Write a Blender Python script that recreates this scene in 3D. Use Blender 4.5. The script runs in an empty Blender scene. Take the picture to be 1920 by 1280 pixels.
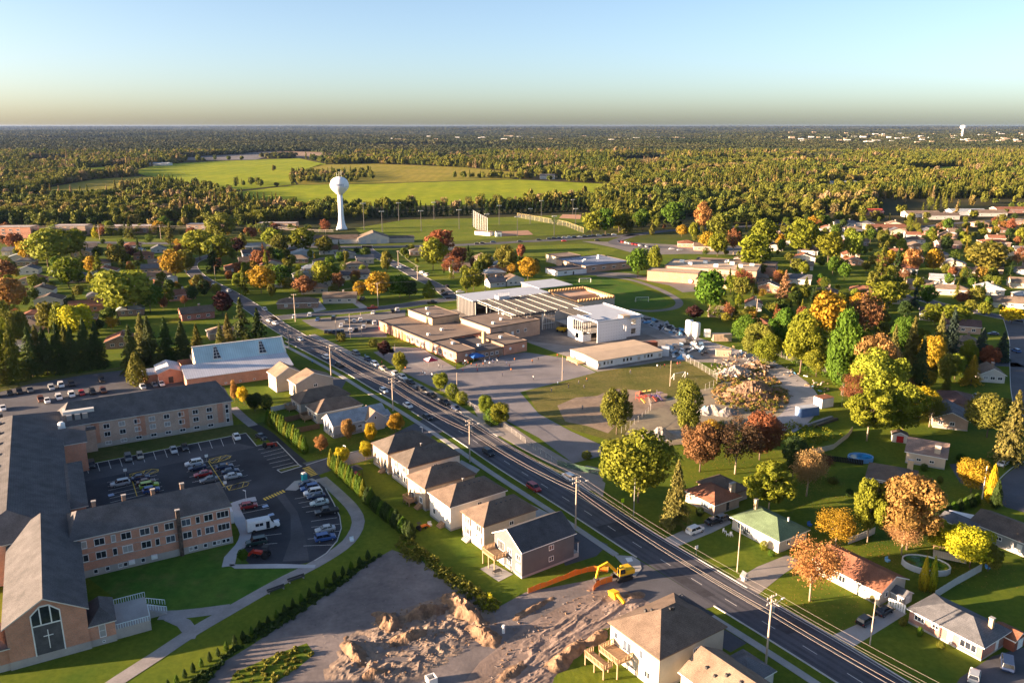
import bpy, bmesh, math, random
import numpy as np
from mathutils import Vector, Matrix
R = math.radians
random.seed(7); rng = np.random.default_rng(11)
SC = bpy.context.scene
COL = bpy.data.collections.new('place'); SC.collection.children.link(COL)

# ------------------------------------------------------------------ camera
H, F, YH = 90.0, 1520.0, 236.0            # camera height in m, focal length and horizon row for a 1920 x 1280 frame
P = math.atan((640 - YH) / F)
cd = bpy.data.cameras.new('camera'); cam = bpy.data.objects.new('camera', cd); SC.collection.objects.link(cam)
cam.location = (0, 0, H); cam.rotation_euler = (math.pi / 2 - P, 0, 0)
cd.sensor_width = 36; cd.lens = 36 * F / 1920; cd.clip_start = 1; cd.clip_end = 80000
SC.camera = cam

# ------------------------------------------------------------------ sky, sun, exposure
SUN_EL, SUN_TO = 8.5, 11.5               # elevation; compass direction (deg from +X) the shadows fall towards
w = bpy.data.worlds.new('World'); SC.world = w; w.use_nodes = True
nt = w.node_tree; nt.nodes.clear()
out = nt.nodes.new('ShaderNodeOutputWorld'); bg = nt.nodes.new('ShaderNodeBackground'); sky = nt.nodes.new('ShaderNodeTexSky')
sky.sky_type = 'NISHITA'; sky.sun_disc = False; sky.sun_elevation = R(SUN_EL)
sky.sun_rotation = R(90 - (SUN_TO + 180)); sky.altitude = 150; sky.air_density = 0.6; sky.dust_density = 1.65; sky.ozone_density = 1.0
bg.inputs[1].default_value = 0.05
nt.links.new(sky.outputs[0], bg.inputs[0]); nt.links.new(bg.outputs[0], out.inputs[0])
sl = bpy.data.lights.new('sun', 'SUN'); sun = bpy.data.objects.new('sun', sl); SC.collection.objects.link(sun)
sl.energy = 5.0; sl.angle = R(0.5); sl.color = (1.0, 0.69, 0.44)
_d = Vector((math.cos(R(SUN_TO)) * math.cos(R(SUN_EL)), math.sin(R(SUN_TO)) * math.cos(R(SUN_EL)), -math.sin(R(SUN_EL))))
sun.rotation_euler = _d.to_track_quat('-Z', 'Y').to_euler(); sun.location = (-200, -50, 200)
SC.view_settings.view_transform = 'Standard'; SC.view_settings.look = 'None'; SC.view_settings.gamma = 1
SC.view_settings.use_curve_mapping = False; SC.view_settings.exposure = 2.7
SC.cycles.max_bounces = 5; SC.cycles.diffuse_bounces = 3; SC.cycles.glossy_bounces = 2; SC.cycles.transparent_max_bounces = 8
SC.cycles.volume_bounces = 0; SC.cycles.transmission_bounces = 2
SC.cycles.use_denoising = True
try: SC.cycles.denoiser = 'OPENIMAGEDENOISE'
except Exception: pass

# ------------------------------------------------------------------ surveying: a spot on the photograph's ground -> metres
CP, SP = math.cos(P), math.sin(P)
def G(px, py, z=0.0):
    cx = (px - 960) / F; cy = -(py - 640) / F
    t = (z - H) / (-SP + cy * CP)
    return (cx * t, (CP + cy * SP) * t)
def S(x, y, z=0.0):
    zz = z - H; dep = y * CP - zz * SP
    return (960 + F * x / dep, 640 - F * (y * SP + zz * CP) / dep)
def depth(x, y, z=0.0): return y * CP - (z - H) * SP
def height_at(x, y, hpx):                 # metres of an upright at (x,y) that is hpx photo pixels tall
    y0 = S(x, y, 0)[1]; a, b = 0.0, 120.0
    for _ in range(30):
        m = (a + b) / 2
        if y0 - S(x, y, m)[1] < hpx: a = m
        else: b = m
    return a
def inpoly(p, poly):
    x, y = p; c = False; n = len(poly); j = n - 1
    for i in range(n):
        xi, yi = poly[i]; xj, yj = poly[j]
        if (yi > y) != (yj > y) and x < (xj - xi) * (y - yi) / (yj - yi) + xi: c = not c
        j = i
    return c

# ------------------------------------------------------------------ materials
MATS = {}
def _nodes(name):
    m = bpy.data.materials.new(name); m.use_nodes = True; n = m.node_tree; n.nodes.clear()
    o = n.nodes.new('ShaderNodeOutputMaterial'); b = n.nodes.new('ShaderNodeBsdfPrincipled'); n.links.new(b.outputs[0], o.inputs[0])
    b.inputs['Specular IOR Level'].default_value = 0.25
    return m, n, b, o
def _coord(n, world=True):
    if world: return n.nodes.new('ShaderNodeNewGeometry').outputs['Position']
    return n.nodes.new('ShaderNodeTexCoord').outputs['Object']
def _noise(n, vec, scale, detail=4, rough=0.6):
    t = n.nodes.new('ShaderNodeTexNoise'); t.inputs['Scale'].default_value = scale; t.inputs['Detail'].default_value = detail
    t.inputs['Roughness'].default_value = rough; n.links.new(vec, t.inputs['Vector']); return t.outputs['Fac']
def _ramp(n, fac, stops):
    r = n.nodes.new('ShaderNodeValToRGB'); e = r.color_ramp.elements
    while len(e) < len(stops): e.new(0.5)
    for i, (p, c) in enumerate(stops): e[i].position = p; e[i].color = (c[0], c[1], c[2], 1)
    n.links.new(fac, r.inputs[0]); return r.outputs[0]
def _mix(n, a, b, fac, mode='MIX'):
    m = n.nodes.new('ShaderNodeMix'); m.data_type = 'RGBA'; m.blend_type = mode
    if isinstance(fac, float): m.inputs[0].default_value = fac
    else: n.links.new(fac, m.inputs[0])
    for k, v in ((6, a), (7, b)):
        if isinstance(v, tuple): m.inputs[k].default_value = (v[0], v[1], v[2], 1)
        else: n.links.new(v, m.inputs[k])
    return m.outputs[2]
def _bump(n, b, fac, strength, dist):
    u = n.nodes.new('ShaderNodeBump'); u.inputs['Strength'].default_value = strength; u.inputs['Distance'].default_value = dist
    n.links.new(fac, u.inputs['Height']); n.links.new(u.outputs[0], b.inputs['Normal'])
def sc(c, k): return tuple(min(1, v * k) for v in c)
def stone(name, c, var=0.25, s1=0.25, s2=3.0, rough=0.9, bump=0.0, world=True, c2=None):
    """two scales of noise round a base colour: asphalt, concrete, stucco, soil"""
    key = ('stone', name)
    if key in MATS: return MATS[key]
    m, n, b, o = _nodes(name); v = _coord(n, world)
    a = _noise(n, v, s1, 5); d = _noise(n, v, s2, 3)
    col = _ramp(n, a, [(0.3, sc(c, 1 - var)), (0.72, c2 or sc(c, 1 + var))])
    g = _ramp(n, d, [(0.3, (1 - var * .7,) * 3), (0.7, (1 + 0,) * 3)])
    n.links.new(_mix(n, col, g, 1.0, 'MULTIPLY'), b.inputs['Base Color']); b.inputs['Roughness'].default_value = rough
    if bump: _bump(n, b, d, 0.6, bump)
    MATS[key] = m; return m
def paint(c, rough=0.55, metal=0.0, name='paint', var=0.10):
    key = ('paint', tuple(round(x, 3) for x in c), rough, metal)
    if key in MATS: return MATS[key]
    m, n, b, o = _nodes(name); a = _noise(n, _coord(n, True), 0.9, 4)
    n.links.new(_ramp(n, a, [(0.3, sc(c, 1 - var)), (0.7, sc(c, 1 + var * .5))]), b.inputs['Base Color'])
    b.inputs['Roughness'].default_value = rough; b.inputs['Metallic'].default_value = metal
    MATS[key] = m; return m
def shingle(c):
    key = ('shingle', tuple(round(x, 3) for x in c))
    if key in MATS: return MATS[key]
    m, n, b, o = _nodes('asphalt_shingle'); v = _coord(n, True)
    a = _noise(n, v, 0.35, 4); d = _noise(n, v, 6.0, 2)
    wv = n.nodes.new('ShaderNodeTexWave'); wv.bands_direction = 'Z'; wv.inputs['Scale'].default_value = 2.2; wv.inputs['Distortion'].default_value = 0.6
    n.links.new(v, wv.inputs['Vector'])
    col = _ramp(n, a, [(0.3, sc(c, .74)), (0.7, sc(c, 1.24))])
    col = _mix(n, col, _ramp(n, d, [(0.3, (.62, .62, .62)), (0.7, (1.15, 1.15, 1.15))]), 0.9, 'MULTIPLY')
    col = _mix(n, col, _ramp(n, wv.outputs['Fac'], [(0, (.8, .8, .8)), (0.35, (1, 1, 1))]), 0.6, 'MULTIPLY')
    n.links.new(col, b.inputs['Base Color']); b.inputs['Roughness'].default_value = 0.95; b.inputs['Specular IOR Level'].default_value = 0.1
    _bump(n, b, d, 0.4, 0.03); MATS[key] = m; return m
def siding(c, period=0.22):
    key = ('siding', tuple(round(x, 3) for x in c))
    if key in MATS: return MATS[key]
    m, n, b, o = _nodes('lap_siding'); v = _coord(n, True); a = _noise(n, v, 0.5, 4)
    wv = n.nodes.new('ShaderNodeTexWave'); wv.bands_direction = 'Z'; wv.wave_profile = 'SAW'; wv.inputs['Scale'].default_value = 1.0 / period * 0.159 * 2
    n.links.new(v, wv.inputs['Vector'])
    col = _ramp(n, a, [(0.3, sc(c, .9)), (0.7, sc(c, 1.06))])
    col = _mix(n, col, _ramp(n, wv.outputs['Fac'], [(0, (.78, .78, .78)), (0.3, (1, 1, 1))]), 0.7, 'MULTIPLY')
    n.links.new(col, b.inputs['Base Color']); b.inputs['Roughness'].default_value = 0.7
    _bump(n, b, wv.outputs['Fac'], 0.5, 0.02); MATS[key] = m; return m
def brick(c):
    key = ('brick', tuple(round(x, 3) for x in c))
    if key in MATS: return MATS[key]
    m, n, b, o = _nodes('brickwork'); v = _coord(n, False); a = _noise(n, v, 0.4, 4); sx = n.nodes.new('ShaderNodeSeparateXYZ'); n.links.new(v, sx.inputs[0]); ad = n.nodes.new('ShaderNodeMath'); ad.operation = 'ADD'; n.links.new(sx.outputs[0], ad.inputs[0]); n.links.new(sx.outputs[1], ad.inputs[1])
    mp = n.nodes.new('ShaderNodeCombineXYZ'); n.links.new(ad.outputs[0], mp.inputs[0]); n.links.new(sx.outputs[2], mp.inputs[1])
    t = n.nodes.new('ShaderNodeTexBrick'); t.inputs['Scale'].default_value = 3.2; t.inputs['Mortar Size'].default_value = 0.02
    t.inputs['Color1'].default_value = (*sc(c, 1.12), 1); t.inputs['Color2'].default_value = (*sc(c, .82), 1); t.inputs['Mortar'].default_value = (*sc((.45, .42, .38), .8), 1)
    n.links.new(mp.outputs[0], t.inputs['Vector'])
    col = _mix(n, t.outputs[0], _ramp(n, a, [(0.3, (.8, .8, .8)), (0.7, (1.1, 1.1, 1.1))]), 1.0, 'MULTIPLY')
    n.links.new(col, b.inputs['Base Color']); b.inputs['Roughness'].default_value = 0.9; MATS[key] = m; return m
def seam_metal(c, period=0.8):
    key = ('seam', tuple(round(x, 3) for x in c))
    if key in MATS: return MATS[key]
    m, n, b, o = _nodes('standing_seam_metal'); v = _coord(n, False); a = _noise(n, v, 0.12, 5)
    wv = n.nodes.new('ShaderNodeTexWave'); wv.bands_direction = 'X'; wv.inputs['Scale'].default_value = 1.0 / period * .159 * 2
    n.links.new(v, wv.inputs['Vector'])
    col = _ramp(n, a, [(0.3, sc(c, .8)), (0.7, sc(c, 1.1))])
    col = _mix(n, col, _ramp(n, wv.outputs['Fac'], [(0, (.72, .74, .76)), (0.2, (1, 1, 1))]), 0.8, 'MULTIPLY')
    n.links.new(col, b.inputs['Base Color']); b.inputs['Roughness'].default_value = 0.45; b.inputs['Metallic'].default_value = 0.25
    MATS[key] = m; return m
def grass(name, lo, hi, s1=0.06, s2=0.9, stripes=None, dry=.45):
    key = ('grass', name)
    if key in MATS: return MATS[key]
    m, n, b, o = _nodes(name); v = _coord(n, True)
    a = _noise(n, v, s1, 6, 0.65); d = _noise(n, v, s2, 5, 0.7); e = _noise(n, v, 9.0, 2)
    col = _ramp(n, a, [(0.32, lo), (0.68, hi)])
    col = _mix(n, col, _ramp(n, d, [(0.3, (.6, .66, .55)), (0.7, (1.15, 1.1, 1.1))]), 0.85, 'MULTIPLY')
    col = _mix(n, col, _ramp(n, e, [(0.3, (.7, .7, .7)), (0.7, (1.15, 1.15, 1.15))]), 0.6, 'MULTIPLY')
    f = _noise(n, v, .11, 5, .7); pm = _ramp(n, f, [(.52, (0, 0, 0)), (.72, (1, 1, 1))]); sb_ = n.nodes.new('ShaderNodeMath'); sb_.operation = 'MULTIPLY'; sb_.inputs[1].default_value = dry; n.links.new(pm, sb_.inputs[0]); col = _mix(n, col, (.20, .165, .06), sb_.outputs[0])
    if stripes:
        wv = n.nodes.new('ShaderNodeTexWave'); wv.inputs['Scale'].default_value = stripes; wv.inputs['Distortion'].default_value = 3
        n.links.new(v, wv.inputs['Vector'])
        col = _mix(n, col, _ramp(n, wv.outputs['Fac'], [(0, (.9, .92, .9)), (1, (1.08, 1.06, 1.0))]), 0.7, 'MULTIPLY')
    n.links.new(col, b.inputs['Base Color']); b.inputs['Roughness'].default_value = 1.0; b.inputs['Specular IOR Level'].default_value = 0.05
    _bump(n, b, d, 0.5, 0.25); MATS[key] = m; return m
def leafmat(name, per_object=True, stops=None, trans=0.28, nscale=.006, rnd=.35):
    """foliage: colour carried by the object (or picked at random per tree), broken up by noise; light passes through the leaves"""
    m, n, b, o = _nodes(name); oi = n.nodes.new('ShaderNodeObjectInfo')
    if per_object: base = oi.outputs['Color']
    else:
        nz = _noise(n, oi.outputs['Location'], nscale, 4); ns = n.nodes.new('ShaderNodeMath'); ns.operation = 'MULTIPLY'; ns.inputs[1].default_value = 2.2; n.links.new(nz, ns.inputs[0])
        ad = n.nodes.new('ShaderNodeMath'); ad.operation = 'MULTIPLY_ADD'; ad.inputs[1].default_value = rnd
        n.links.new(oi.outputs['Random'], ad.inputs[0]); n.links.new(ns.outputs[0], ad.inputs[2])
        sb = n.nodes.new('ShaderNodeMath'); sb.operation = 'SUBTRACT'; sb.inputs[1].default_value = .6 + rnd / 2; n.links.new(ad.outputs[0], sb.inputs[0])
        base = _ramp(n, sb.outputs[0], stops)
    v = n.nodes.new('ShaderNodeTexCoord').outputs['Object']
    a = _noise(n, v, 0.8, 3); d = _noise(n, v, 3.5, 2)
    col = _mix(n, base, _ramp(n, a, [(0.3, (.62, .70, .6)), (0.7, (1.3, 1.2, 1.05))]), 0.9, 'MULTIPLY')
    col = _mix(n, col, _ramp(n, d, [(0.3, (.75, .78, .75)), (0.7, (1.15, 1.12, 1.1))]), 0.8, 'MULTIPLY')
    n.links.new(col, b.inputs['Base Color']); b.inputs['Roughness'].default_value = 0.75; b.inputs['Specular IOR Level'].default_value = 0.12
    t = n.nodes.new('ShaderNodeBsdfTranslucent'); n.links.new(col, t.inputs[0])
    x = n.nodes.new('ShaderNodeMixShader'); x.inputs[0].default_value = trans
    n.links.new(b.outputs[0], x.inputs[1]); n.links.new(t.outputs[0], x.inputs[2]); n.links.new(x.outputs[0], o.inputs[0])
    return m
def objcolor(name, rough=0.35, coat=0.0, metal=0.0):
    m, n, b, o = _nodes(name); oi = n.nodes.new('ShaderNodeObjectInfo'); a = _noise(n, _coord(n, False), 2.0, 3)
    n.links.new(_mix(n, oi.outputs['Color'], _ramp(n, a, [(0.3, (.85, .85, .85)), (0.7, (1, 1, 1))]), 0.7, 'MULTIPLY'), b.inputs['Base Color'])
    b.inputs['Roughness'].default_value = rough; b.inputs['Coat Weight'].default_value = coat; b.inputs['Metallic'].default_value = metal
    b.inputs['Specular IOR Level'].default_value = 0.5
    return m
def glassmat(name='window_glass', c=(0.02, 0.025, 0.035), rough=0.08):
    key = ('glass', name)
    if key in MATS: return MATS[key]
    m, n, b, o = _nodes(name); a = _noise(n, _coord(n, True), 0.7, 2)
    n.links.new(_ramp(n, a, [(0.35, sc(c, .7)), (0.65, sc(c, 1.5))]), b.inputs['Base Color'])
    b.inputs['Roughness'].default_value = rough; b.inputs['Specular IOR Level'].default_value = 0.6; MATS[key] = m; return m
def meshnet(name, c, opacity):
    key = ('net', name)
    if key in MATS: return MATS[key]
    m, n, b, o = _nodes(name); n.links.new(_ramp(n, _noise(n, _coord(n, True), 1.5, 2), [(0.3, sc(c, .85)), (0.7, c)]), b.inputs['Base Color'])
    t = n.nodes.new('ShaderNodeBsdfTransparent'); x = n.nodes.new('ShaderNodeMixShader'); x.inputs[0].default_value = opacity
    n.links.new(t.outputs[0], x.inputs[1]); n.links.new(b.outputs[0], x.inputs[2]); n.links.new(x.outputs[0], o.inputs[0]); MATS[key] = m; return m

ASPH_OLD = stone('worn_asphalt', (.095, .097, .112), .22, .12, 2.5, .9)
ASPH_ROAD = stone('road_asphalt', (.088, .090, .108), .26, .10, 3.0, .85)
ASPH_NEW = stone('fresh_asphalt', (.028, .031, .042), .35, .08, 2.5, .8, c2=(.06, .063, .078))
CONC = stone('concrete', (.36, .35, .34), .16, .2, 3.0, .9)
CONC_W = stone('kerb_concrete', (.5, .49, .47), .12, .3, 3.0, .9)
GRAVEL = stone('gravel', (.27, .245, .225), .25, .12, 4.0, 1.0, .03)
SOIL = stone('bare_soil', (.16, .145, .15), .32, .09, 1.1, 1.0, .05, c2=(.27, .235, .225))
CLAY = stone('dug_clay', (.18, .12, .085), .45, .5, 2.6, 1.0, .12, c2=(.34, .22, .14))
LAWN = grass('lawn', (.065, .13, .018), (.17, .195, .022), .05, .35, .22)
LAWN_DRY = grass('dry_grass', (.10, .115, .03), (.20, .17, .06))
TURF = grass('sports_turf', (.10, .15, .018), (.17, .20, .025), .03, .5)
FIELD_G = grass('hay_field', (.20, .27, .014), (.30, .33, .02), .008, .06, .01)
FIELD_Y = grass('ripe_field', (.20, .20, .025), (.32, .26, .05), .008, .08, .02)
WHITE = paint((.78, .78, .77), .6, name='white_paint'); OFFW = paint((.62, .60, .56), .7, name='off_white_paint')
YELLOWL = paint((.75, .50, .06), .7, name='yellow_line_paint'); GLASS = glassmat(); BLACK = paint((.02, .02, .022), .5, name='black_rubber')
STEEL = paint((.42, .42, .42), .4, .6, name='galvanised_steel'); WOOD = paint((.36, .24, .14), .8, name='weathered_wood')
POLE = paint((.42, .34, .27), .9, name='pole_timber'); DARKM = paint((.06, .06, .065), .5, .3, name='dark_metal')

# ------------------------------------------------------------------ mesh helpers
def mesh(name, V, Fc, mats, mi=None, smooth=False):
    me = bpy.data.meshes.new(name); me.from_pydata(V, [], Fc)
    for m in (mats if isinstance(mats, (list, tuple)) else [mats]): me.materials.append(m)
    if mi is not None: me.polygons.foreach_set('material_index', mi)
    if smooth: me.polygons.foreach_set('use_smooth', [True] * len(me.polygons))
    me.update(); return me
def link(name, me, parent=None, loc=None, rz=None, color=None):
    o = bpy.data.objects.new(name, me); COL.objects.link(o)
    if parent is not None: o.parent = parent
    if loc is not None: o.location = loc
    if rz is not None: o.rotation_euler = (0, 0, rz)
    if color is not None: o.color = (*color, 1)
    return o
THINGS = []
def tag(o, label, cat, group=None):
    o['label'] = label; o['category'] = cat
    if group: o['group'] = group
    THINGS.append(o); return o
def thing(name, label, cat, loc=(0, 0, 0), rz=0.0, group=None):
    o = link(name, None, None, loc, rz); o.empty_display_size = 0.5
    return tag(o, label, cat, group)
def kind(o, k): o['kind'] = k; return o
class MB:
    def __init__(s): s.v = []; s.f = []; s.m = []
    def add(s, V, Fc, mi=0):
        b = len(s.v); s.v += [tuple(p) for p in V]; s.f += [tuple(i + b for i in f) for f in Fc]; s.m += [mi] * len(Fc); return s
    def box(s, x0, x1, y0, y1, z0, z1, mi=0):
        return s.add([(x0, y0, z0), (x1, y0, z0), (x1, y1, z0), (x0, y1, z0), (x0, y0, z1), (x1, y0, z1), (x1, y1, z1), (x0, y1, z1)],
                     [(0, 3, 2, 1), (4, 5, 6, 7), (0, 1, 5, 4), (1, 2, 6, 5), (2, 3, 7, 6), (3, 0, 4, 7)], mi)
    def prism(s, poly, z0, z1, mi=0, bottom=True):
        n = len(poly); V = [(x, y, z0) for x, y in poly] + [(x, y, z1) for x, y in poly]
        Fc = [tuple(range(n, 2 * n))] + [(i, (i + 1) % n, n + (i + 1) % n, n + i) for i in range(n)]
        if bottom: Fc.append(tuple(range(n - 1, -1, -1)))
        return s.add(V, Fc, mi)
    def bar(s, a, b, r, n=6, r2=None, mi=0):
        a = Vector(a); b = Vector(b); d = (b - a).normalized(); u = d.orthogonal().normalized(); v = d.cross(u); r2 = r if r2 is None else r2
        V = [tuple(a + (u * math.cos(2 * math.pi * i / n) + v * math.sin(2 * math.pi * i / n)) * r) for i in range(n)]
        V += [tuple(b + (u * math.cos(2 * math.pi * i / n) + v * math.sin(2 * math.pi * i / n)) * r2) for i in range(n)]
        return s.add(V, [(i, (i + 1) % n, n + (i + 1) % n, n + i) for i in range(n)] + [tuple(range(n - 1, -1, -1)), tuple(range(n, 2 * n))], mi)
    def beam(s, a, b, w_, h_, mi=0):       # square-section member
        a = Vector(a); b = Vector(b); d = (b - a).normalized(); up = Vector((0, 0, 1)) if abs(d.z) < .95 else Vector((1, 0, 0))
        sx = d.cross(up).normalized() * (w_ / 2); sz = sx.cross(d).normalized() * (h_ / 2)
        V = [tuple(p + q) for p in (a, b) for q in (-sx - sz, sx - sz, sx + sz, -sx + sz)]
        return s.add(V, [(0, 1, 5, 4), (1, 2, 6, 5), (2, 3, 7, 6), (3, 0, 4, 7), (3, 2, 1, 0), (4, 5, 6, 7)], mi)
    def lathe(s, prof, n=24, c=(0, 0), mi=0):
        V = []; Fc = []
        for r, z in prof: V += [(c[0] + r * math.cos(2 * math.pi * i / n), c[1] + r * math.sin(2 * math.pi * i / n), z) for i in range(n)]
        for k in range(len(prof) - 1): Fc += [(k * n + i, k * n + (i + 1) % n, (k + 1) * n + (i + 1) % n, (k + 1) * n + i) for i in range(n)]
        Fc += [tuple(range(n - 1, -1, -1)), tuple(range((len(prof) - 1) * n, len(prof) * n))]
        return s.add(V, Fc, mi)
    def build(s, name, mats, parent=None, smooth=False, **k):
        return link(name, mesh(name, s.v, s.f, mats, s.m, smooth), parent, **k)
def fix_normals(o):
    bm = bmesh.new(); bm.from_mesh(o.data); bmesh.ops.recalc_face_normals(bm, faces=bm.faces); bm.to_mesh(o.data); bm.free()

# ------------------------------------------------------------------ ground sheets
ZL = [0.0]
def sheet(name, pts, mat, z, px=True, parent=None):
    """flat polygon laid on the ground; pts in photo pixels or metres"""
    W_ = [G(*p) for p in pts] if px else pts
    bm = bmesh.new(); vs = [bm.verts.new((x, y, z)) for x, y in W_]; bm.faces.new(vs)
    bmesh.ops.recalc_face_normals(bm, faces=bm.faces)
    if bm.faces[:][0].normal.z < 0: bmesh.ops.reverse_faces(bm, faces=bm.faces)
    bmesh.ops.triangulate(bm, faces=bm.faces); me = bpy.data.meshes.new(name); bm.to_mesh(me); bm.free(); me.materials.append(mat)
    o = link(name, me, parent)
    if parent is None: kind(o, 'structure')
    return o
def smoothline(pts, step=4.0):
    """metres polyline -> Catmull-Rom resampled"""
    P_ = [Vector((*p, 0)) for p in pts]; outp = []
    for i in range(len(P_) - 1):
        p0 = P_[max(i - 1, 0)]; p1 = P_[i]; p2 = P_[i + 1]; p3 = P_[min(i + 2, len(P_) - 1)]
        n = max(1, int((p2 - p1).length / step))
        for k in range(n):
            t = k / n
            q = 0.5 * ((2 * p1) + (p2 - p0) * t + (2 * p0 - 5 * p1 + 4 * p2 - p3) * t * t + (3 * p1 - p0 - 3 * p2 + p3) * t ** 3)
            outp.append((q.x, q.y))
    outp.append((P_[-1].x, P_[-1].y)); return outp
def offset(line, d):
    """line shifted d metres to its left"""
    o = []
    for i in range(len(line)):
        a = Vector(line[max(i - 1, 0)]); b = Vector(line[min(i + 1, len(line) - 1)]); t = (b - a).normalized()
        o.append((line[i][0] - t.y * d, line[i][1] + t.x * d))
    return o
def ribbon(name, la, lb, mat, z, parent=None, z1=None):
    """strip between two lines of the same length; with z1 a kerb-like solid"""
    n = len(la); V = [(x, y, z if z1 is None else z1) for x, y in la] + [(x, y, z if z1 is None else z1) for x, y in lb]
    Fc = [(i, i + 1, n + i + 1, n + i) for i in range(n - 1)]
    if z1 is not None:
        V += [(x, y, z) for x, y in la] + [(x, y, z) for x, y in lb]
        Fc += [(2 * n + i, 2 * n + i + 1, i + 1, i) for i in range(n - 1)] + [(n + i, n + i + 1, 3 * n + i + 1, 3 * n + i) for i in range(n - 1)]
        Fc += [(0, n, 3 * n, 2 * n), (n - 1, 3 * n - 1, 4 * n - 1, 2 * n - 1)]
    o = link(name, mesh(name, V, Fc, mat), parent); fix_normals(o)
    if z1 is None and o.data.polygons[0].normal.z < 0: o.data.flip_normals()
    if parent is None: kind(o, 'structure')
    return o
def line_between(l, a, b):
    """part of a resampled line from fraction a to b"""
    n = len(l); return l[int(a * (n - 1)):int(b * (n - 1)) + 1]
def pxline(pts, step=4.0): return smoothline([G(*p) for p in pts], step)
def kerb(name, line, w_=0.18, h_=0.13, z=0.0, parent=None, mat=None):
    return ribbon(name, offset(line, w_ / 2), offset(line, -w_ / 2), mat or CONC_W, z, parent, z + h_)
# ------------------------------------------------------------------ terrain
def hill(x, y):
    t = min(max((y - 2600) / 6000, 0), 1); t = t * t * (3 - 2 * t)
    h = t * (13 + 12 * math.sin(x / 2300 + 1.3) * math.sin(y / 1900 + .7) + 9 * math.sin(x / 900 + y / 1500) + 5 * math.sin(x / 410 - y / 700))
    h += 38 * min(max((y - 9000) / 12000, 0), 1); k = min(max((y - 19000) / 6500, 0), 1); return h * (1 - k) + (89.5 + .8 * math.sin(x / 1700) + .7 * math.sin(x / 640 + 2)) * k
def ground_sheet():
    xs = sorted(set([-s * v for s in (-1, 1) for v in (0, 60, 150, 300, 600, 1000, 1500, 2200, 3000, 4000, 5000, 6200, 7500, 9000, 11000, 14000, 18000, 23000)]))
    ys = [-1500, -400, 0, 120, 300, 600, 1000, 1500, 2000, 2600, 3000, 3400, 3800, 4300, 4900, 5500, 6200, 7000, 8000, 9000, 10000, 11500, 13000, 15000, 17500, 19000, 21000, 23000, 25500, 27000]
    V = [(x, y, hill(x, y)) for y in ys for x in xs]; n = len(xs)
    Fc = [(j * n + i, j * n + i + 1, (j + 1) * n + i + 1, (j + 1) * n + i) for j in range(len(ys) - 1) for i in range(n - 1)]
    m, nn, b, o = _nodes('ground_cover'); v = _coord(nn, True)
    sep = nn.nodes.new('ShaderNodeSeparateXYZ'); nn.links.new(v, sep.inputs[0])
    a = _noise(nn, v, .05, 6, .65); d = _noise(nn, v, .9, 5, .7); f = _noise(nn, v, .006, 5)
    near = _ramp(nn, a, [(.32, (.06, .115, .016)), (.68, (.15, .175, .02))])
    near = _mix(nn, near, _ramp(nn, d, [(.3, (.6, .66, .55)), (.7, (1.15, 1.1, 1.05))]), .85, 'MULTIPLY')
    far = _ramp(nn, f, [(.35, (.028, .036, .014)), (.65, (.07, .06, .028))])
    mr = nn.nodes.new('ShaderNodeMapRange'); mr.inputs[1].default_value = 560; mr.inputs[2].default_value = 760; nn.links.new(sep.outputs[1], mr.inputs[0])
    nn.links.new(_mix(nn, near, far, mr.outputs[0]), b.inputs['Base Color']); b.inputs['Roughness'].default_value = 1; b.inputs['Specular IOR Level'].default_value = .05
    g = link('ground', mesh('ground', V, Fc, m, smooth=True)); kind(g, 'structure')
ground_sheet()

FIELDS = {
 'hay_field': ([(432, 362), (560, 347), (700, 345), (965, 337), (1150, 346), (1110, 365), (1000, 372), (860, 385), (690, 387), (560, 387), (470, 380)], FIELD_G),
 'ripe_field': ([(545, 326), (600, 309), (700, 307), (870, 314), (985, 325), (960, 336), (700, 344), (560, 346)], FIELD_Y),
 'far_pasture': ([(245, 322), (300, 308), (420, 302), (560, 297), (612, 308), (545, 325), (555, 346), (430, 358), (330, 345)], FIELD_G),
 'small_pasture': ([(60, 358), (180, 336), (280, 330), (315, 338), (215, 354), (150, 364)], FIELD_Y),
 'quarry_floor': ([(335, 296), (430, 290), (505, 284), (520, 290), (480, 300), (350, 301)], stone('quarry_stone', (.12, .12, .13), .3, .02, .2, 1)),
 'quarry_bank': ([(500, 290), (520, 283), (600, 286), (690, 294), (560, 297)], stone('quarry_clay', (.25, .17, .11), .3, .02, .2, 1)),
}
for i, (p, m_) in enumerate([([(560, 284), (640, 281), (700, 284), (620, 287)], FIELD_Y), ([(985, 269), (1060, 267), (1075, 270), (990, 272)], FIELD_Y), ([(780, 292), (860, 288), (905, 291), (840, 296)], LAWN_DRY), ([(1130, 300), (1230, 294), (1280, 299), (1180, 306)], LAWN_DRY), ([(130, 318), (230, 310), (250, 316), (150, 326)], FIELD_G), ([(1480, 296), (1560, 292), (1600, 297), (1510, 302)], FIELD_Y), ([(30, 300), (110, 296), (150, 300), (60, 306)], LAWN_DRY), ([(1690, 318), (1790, 312), (1830, 318), (1730, 326)], FIELD_G), ([(180, 283), (300, 279), (330, 283), (210, 288)], FIELD_Y), ([(1330, 276), (1430, 273), (1450, 276), (1350, 280)], LAWN_DRY), ([(820, 277), (930, 275), (940, 278), (840, 280)], FIELD_G)]): FIELDS[f'distant_clearing{i}'] = (p, m_)
for k, (p, m_) in FIELDS.items(): gx, gy = G(*p[0]); sheet(k.rstrip('0123456789'), p, m_, .3 + max(hill(*G(*q)) for q in p))
SPORT = [(665, 428), (760, 412), (900, 409), (1085, 402), (1120, 418), (1098, 437), (860, 452), (745, 457), (690, 450)]
sheet('ball_field', SPORT, TURF, .02)
sheet('school_field', [(975, 462), (1100, 457), (1160, 468), (1130, 480), (1010, 484), (935, 476)], TURF, .02)
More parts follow.
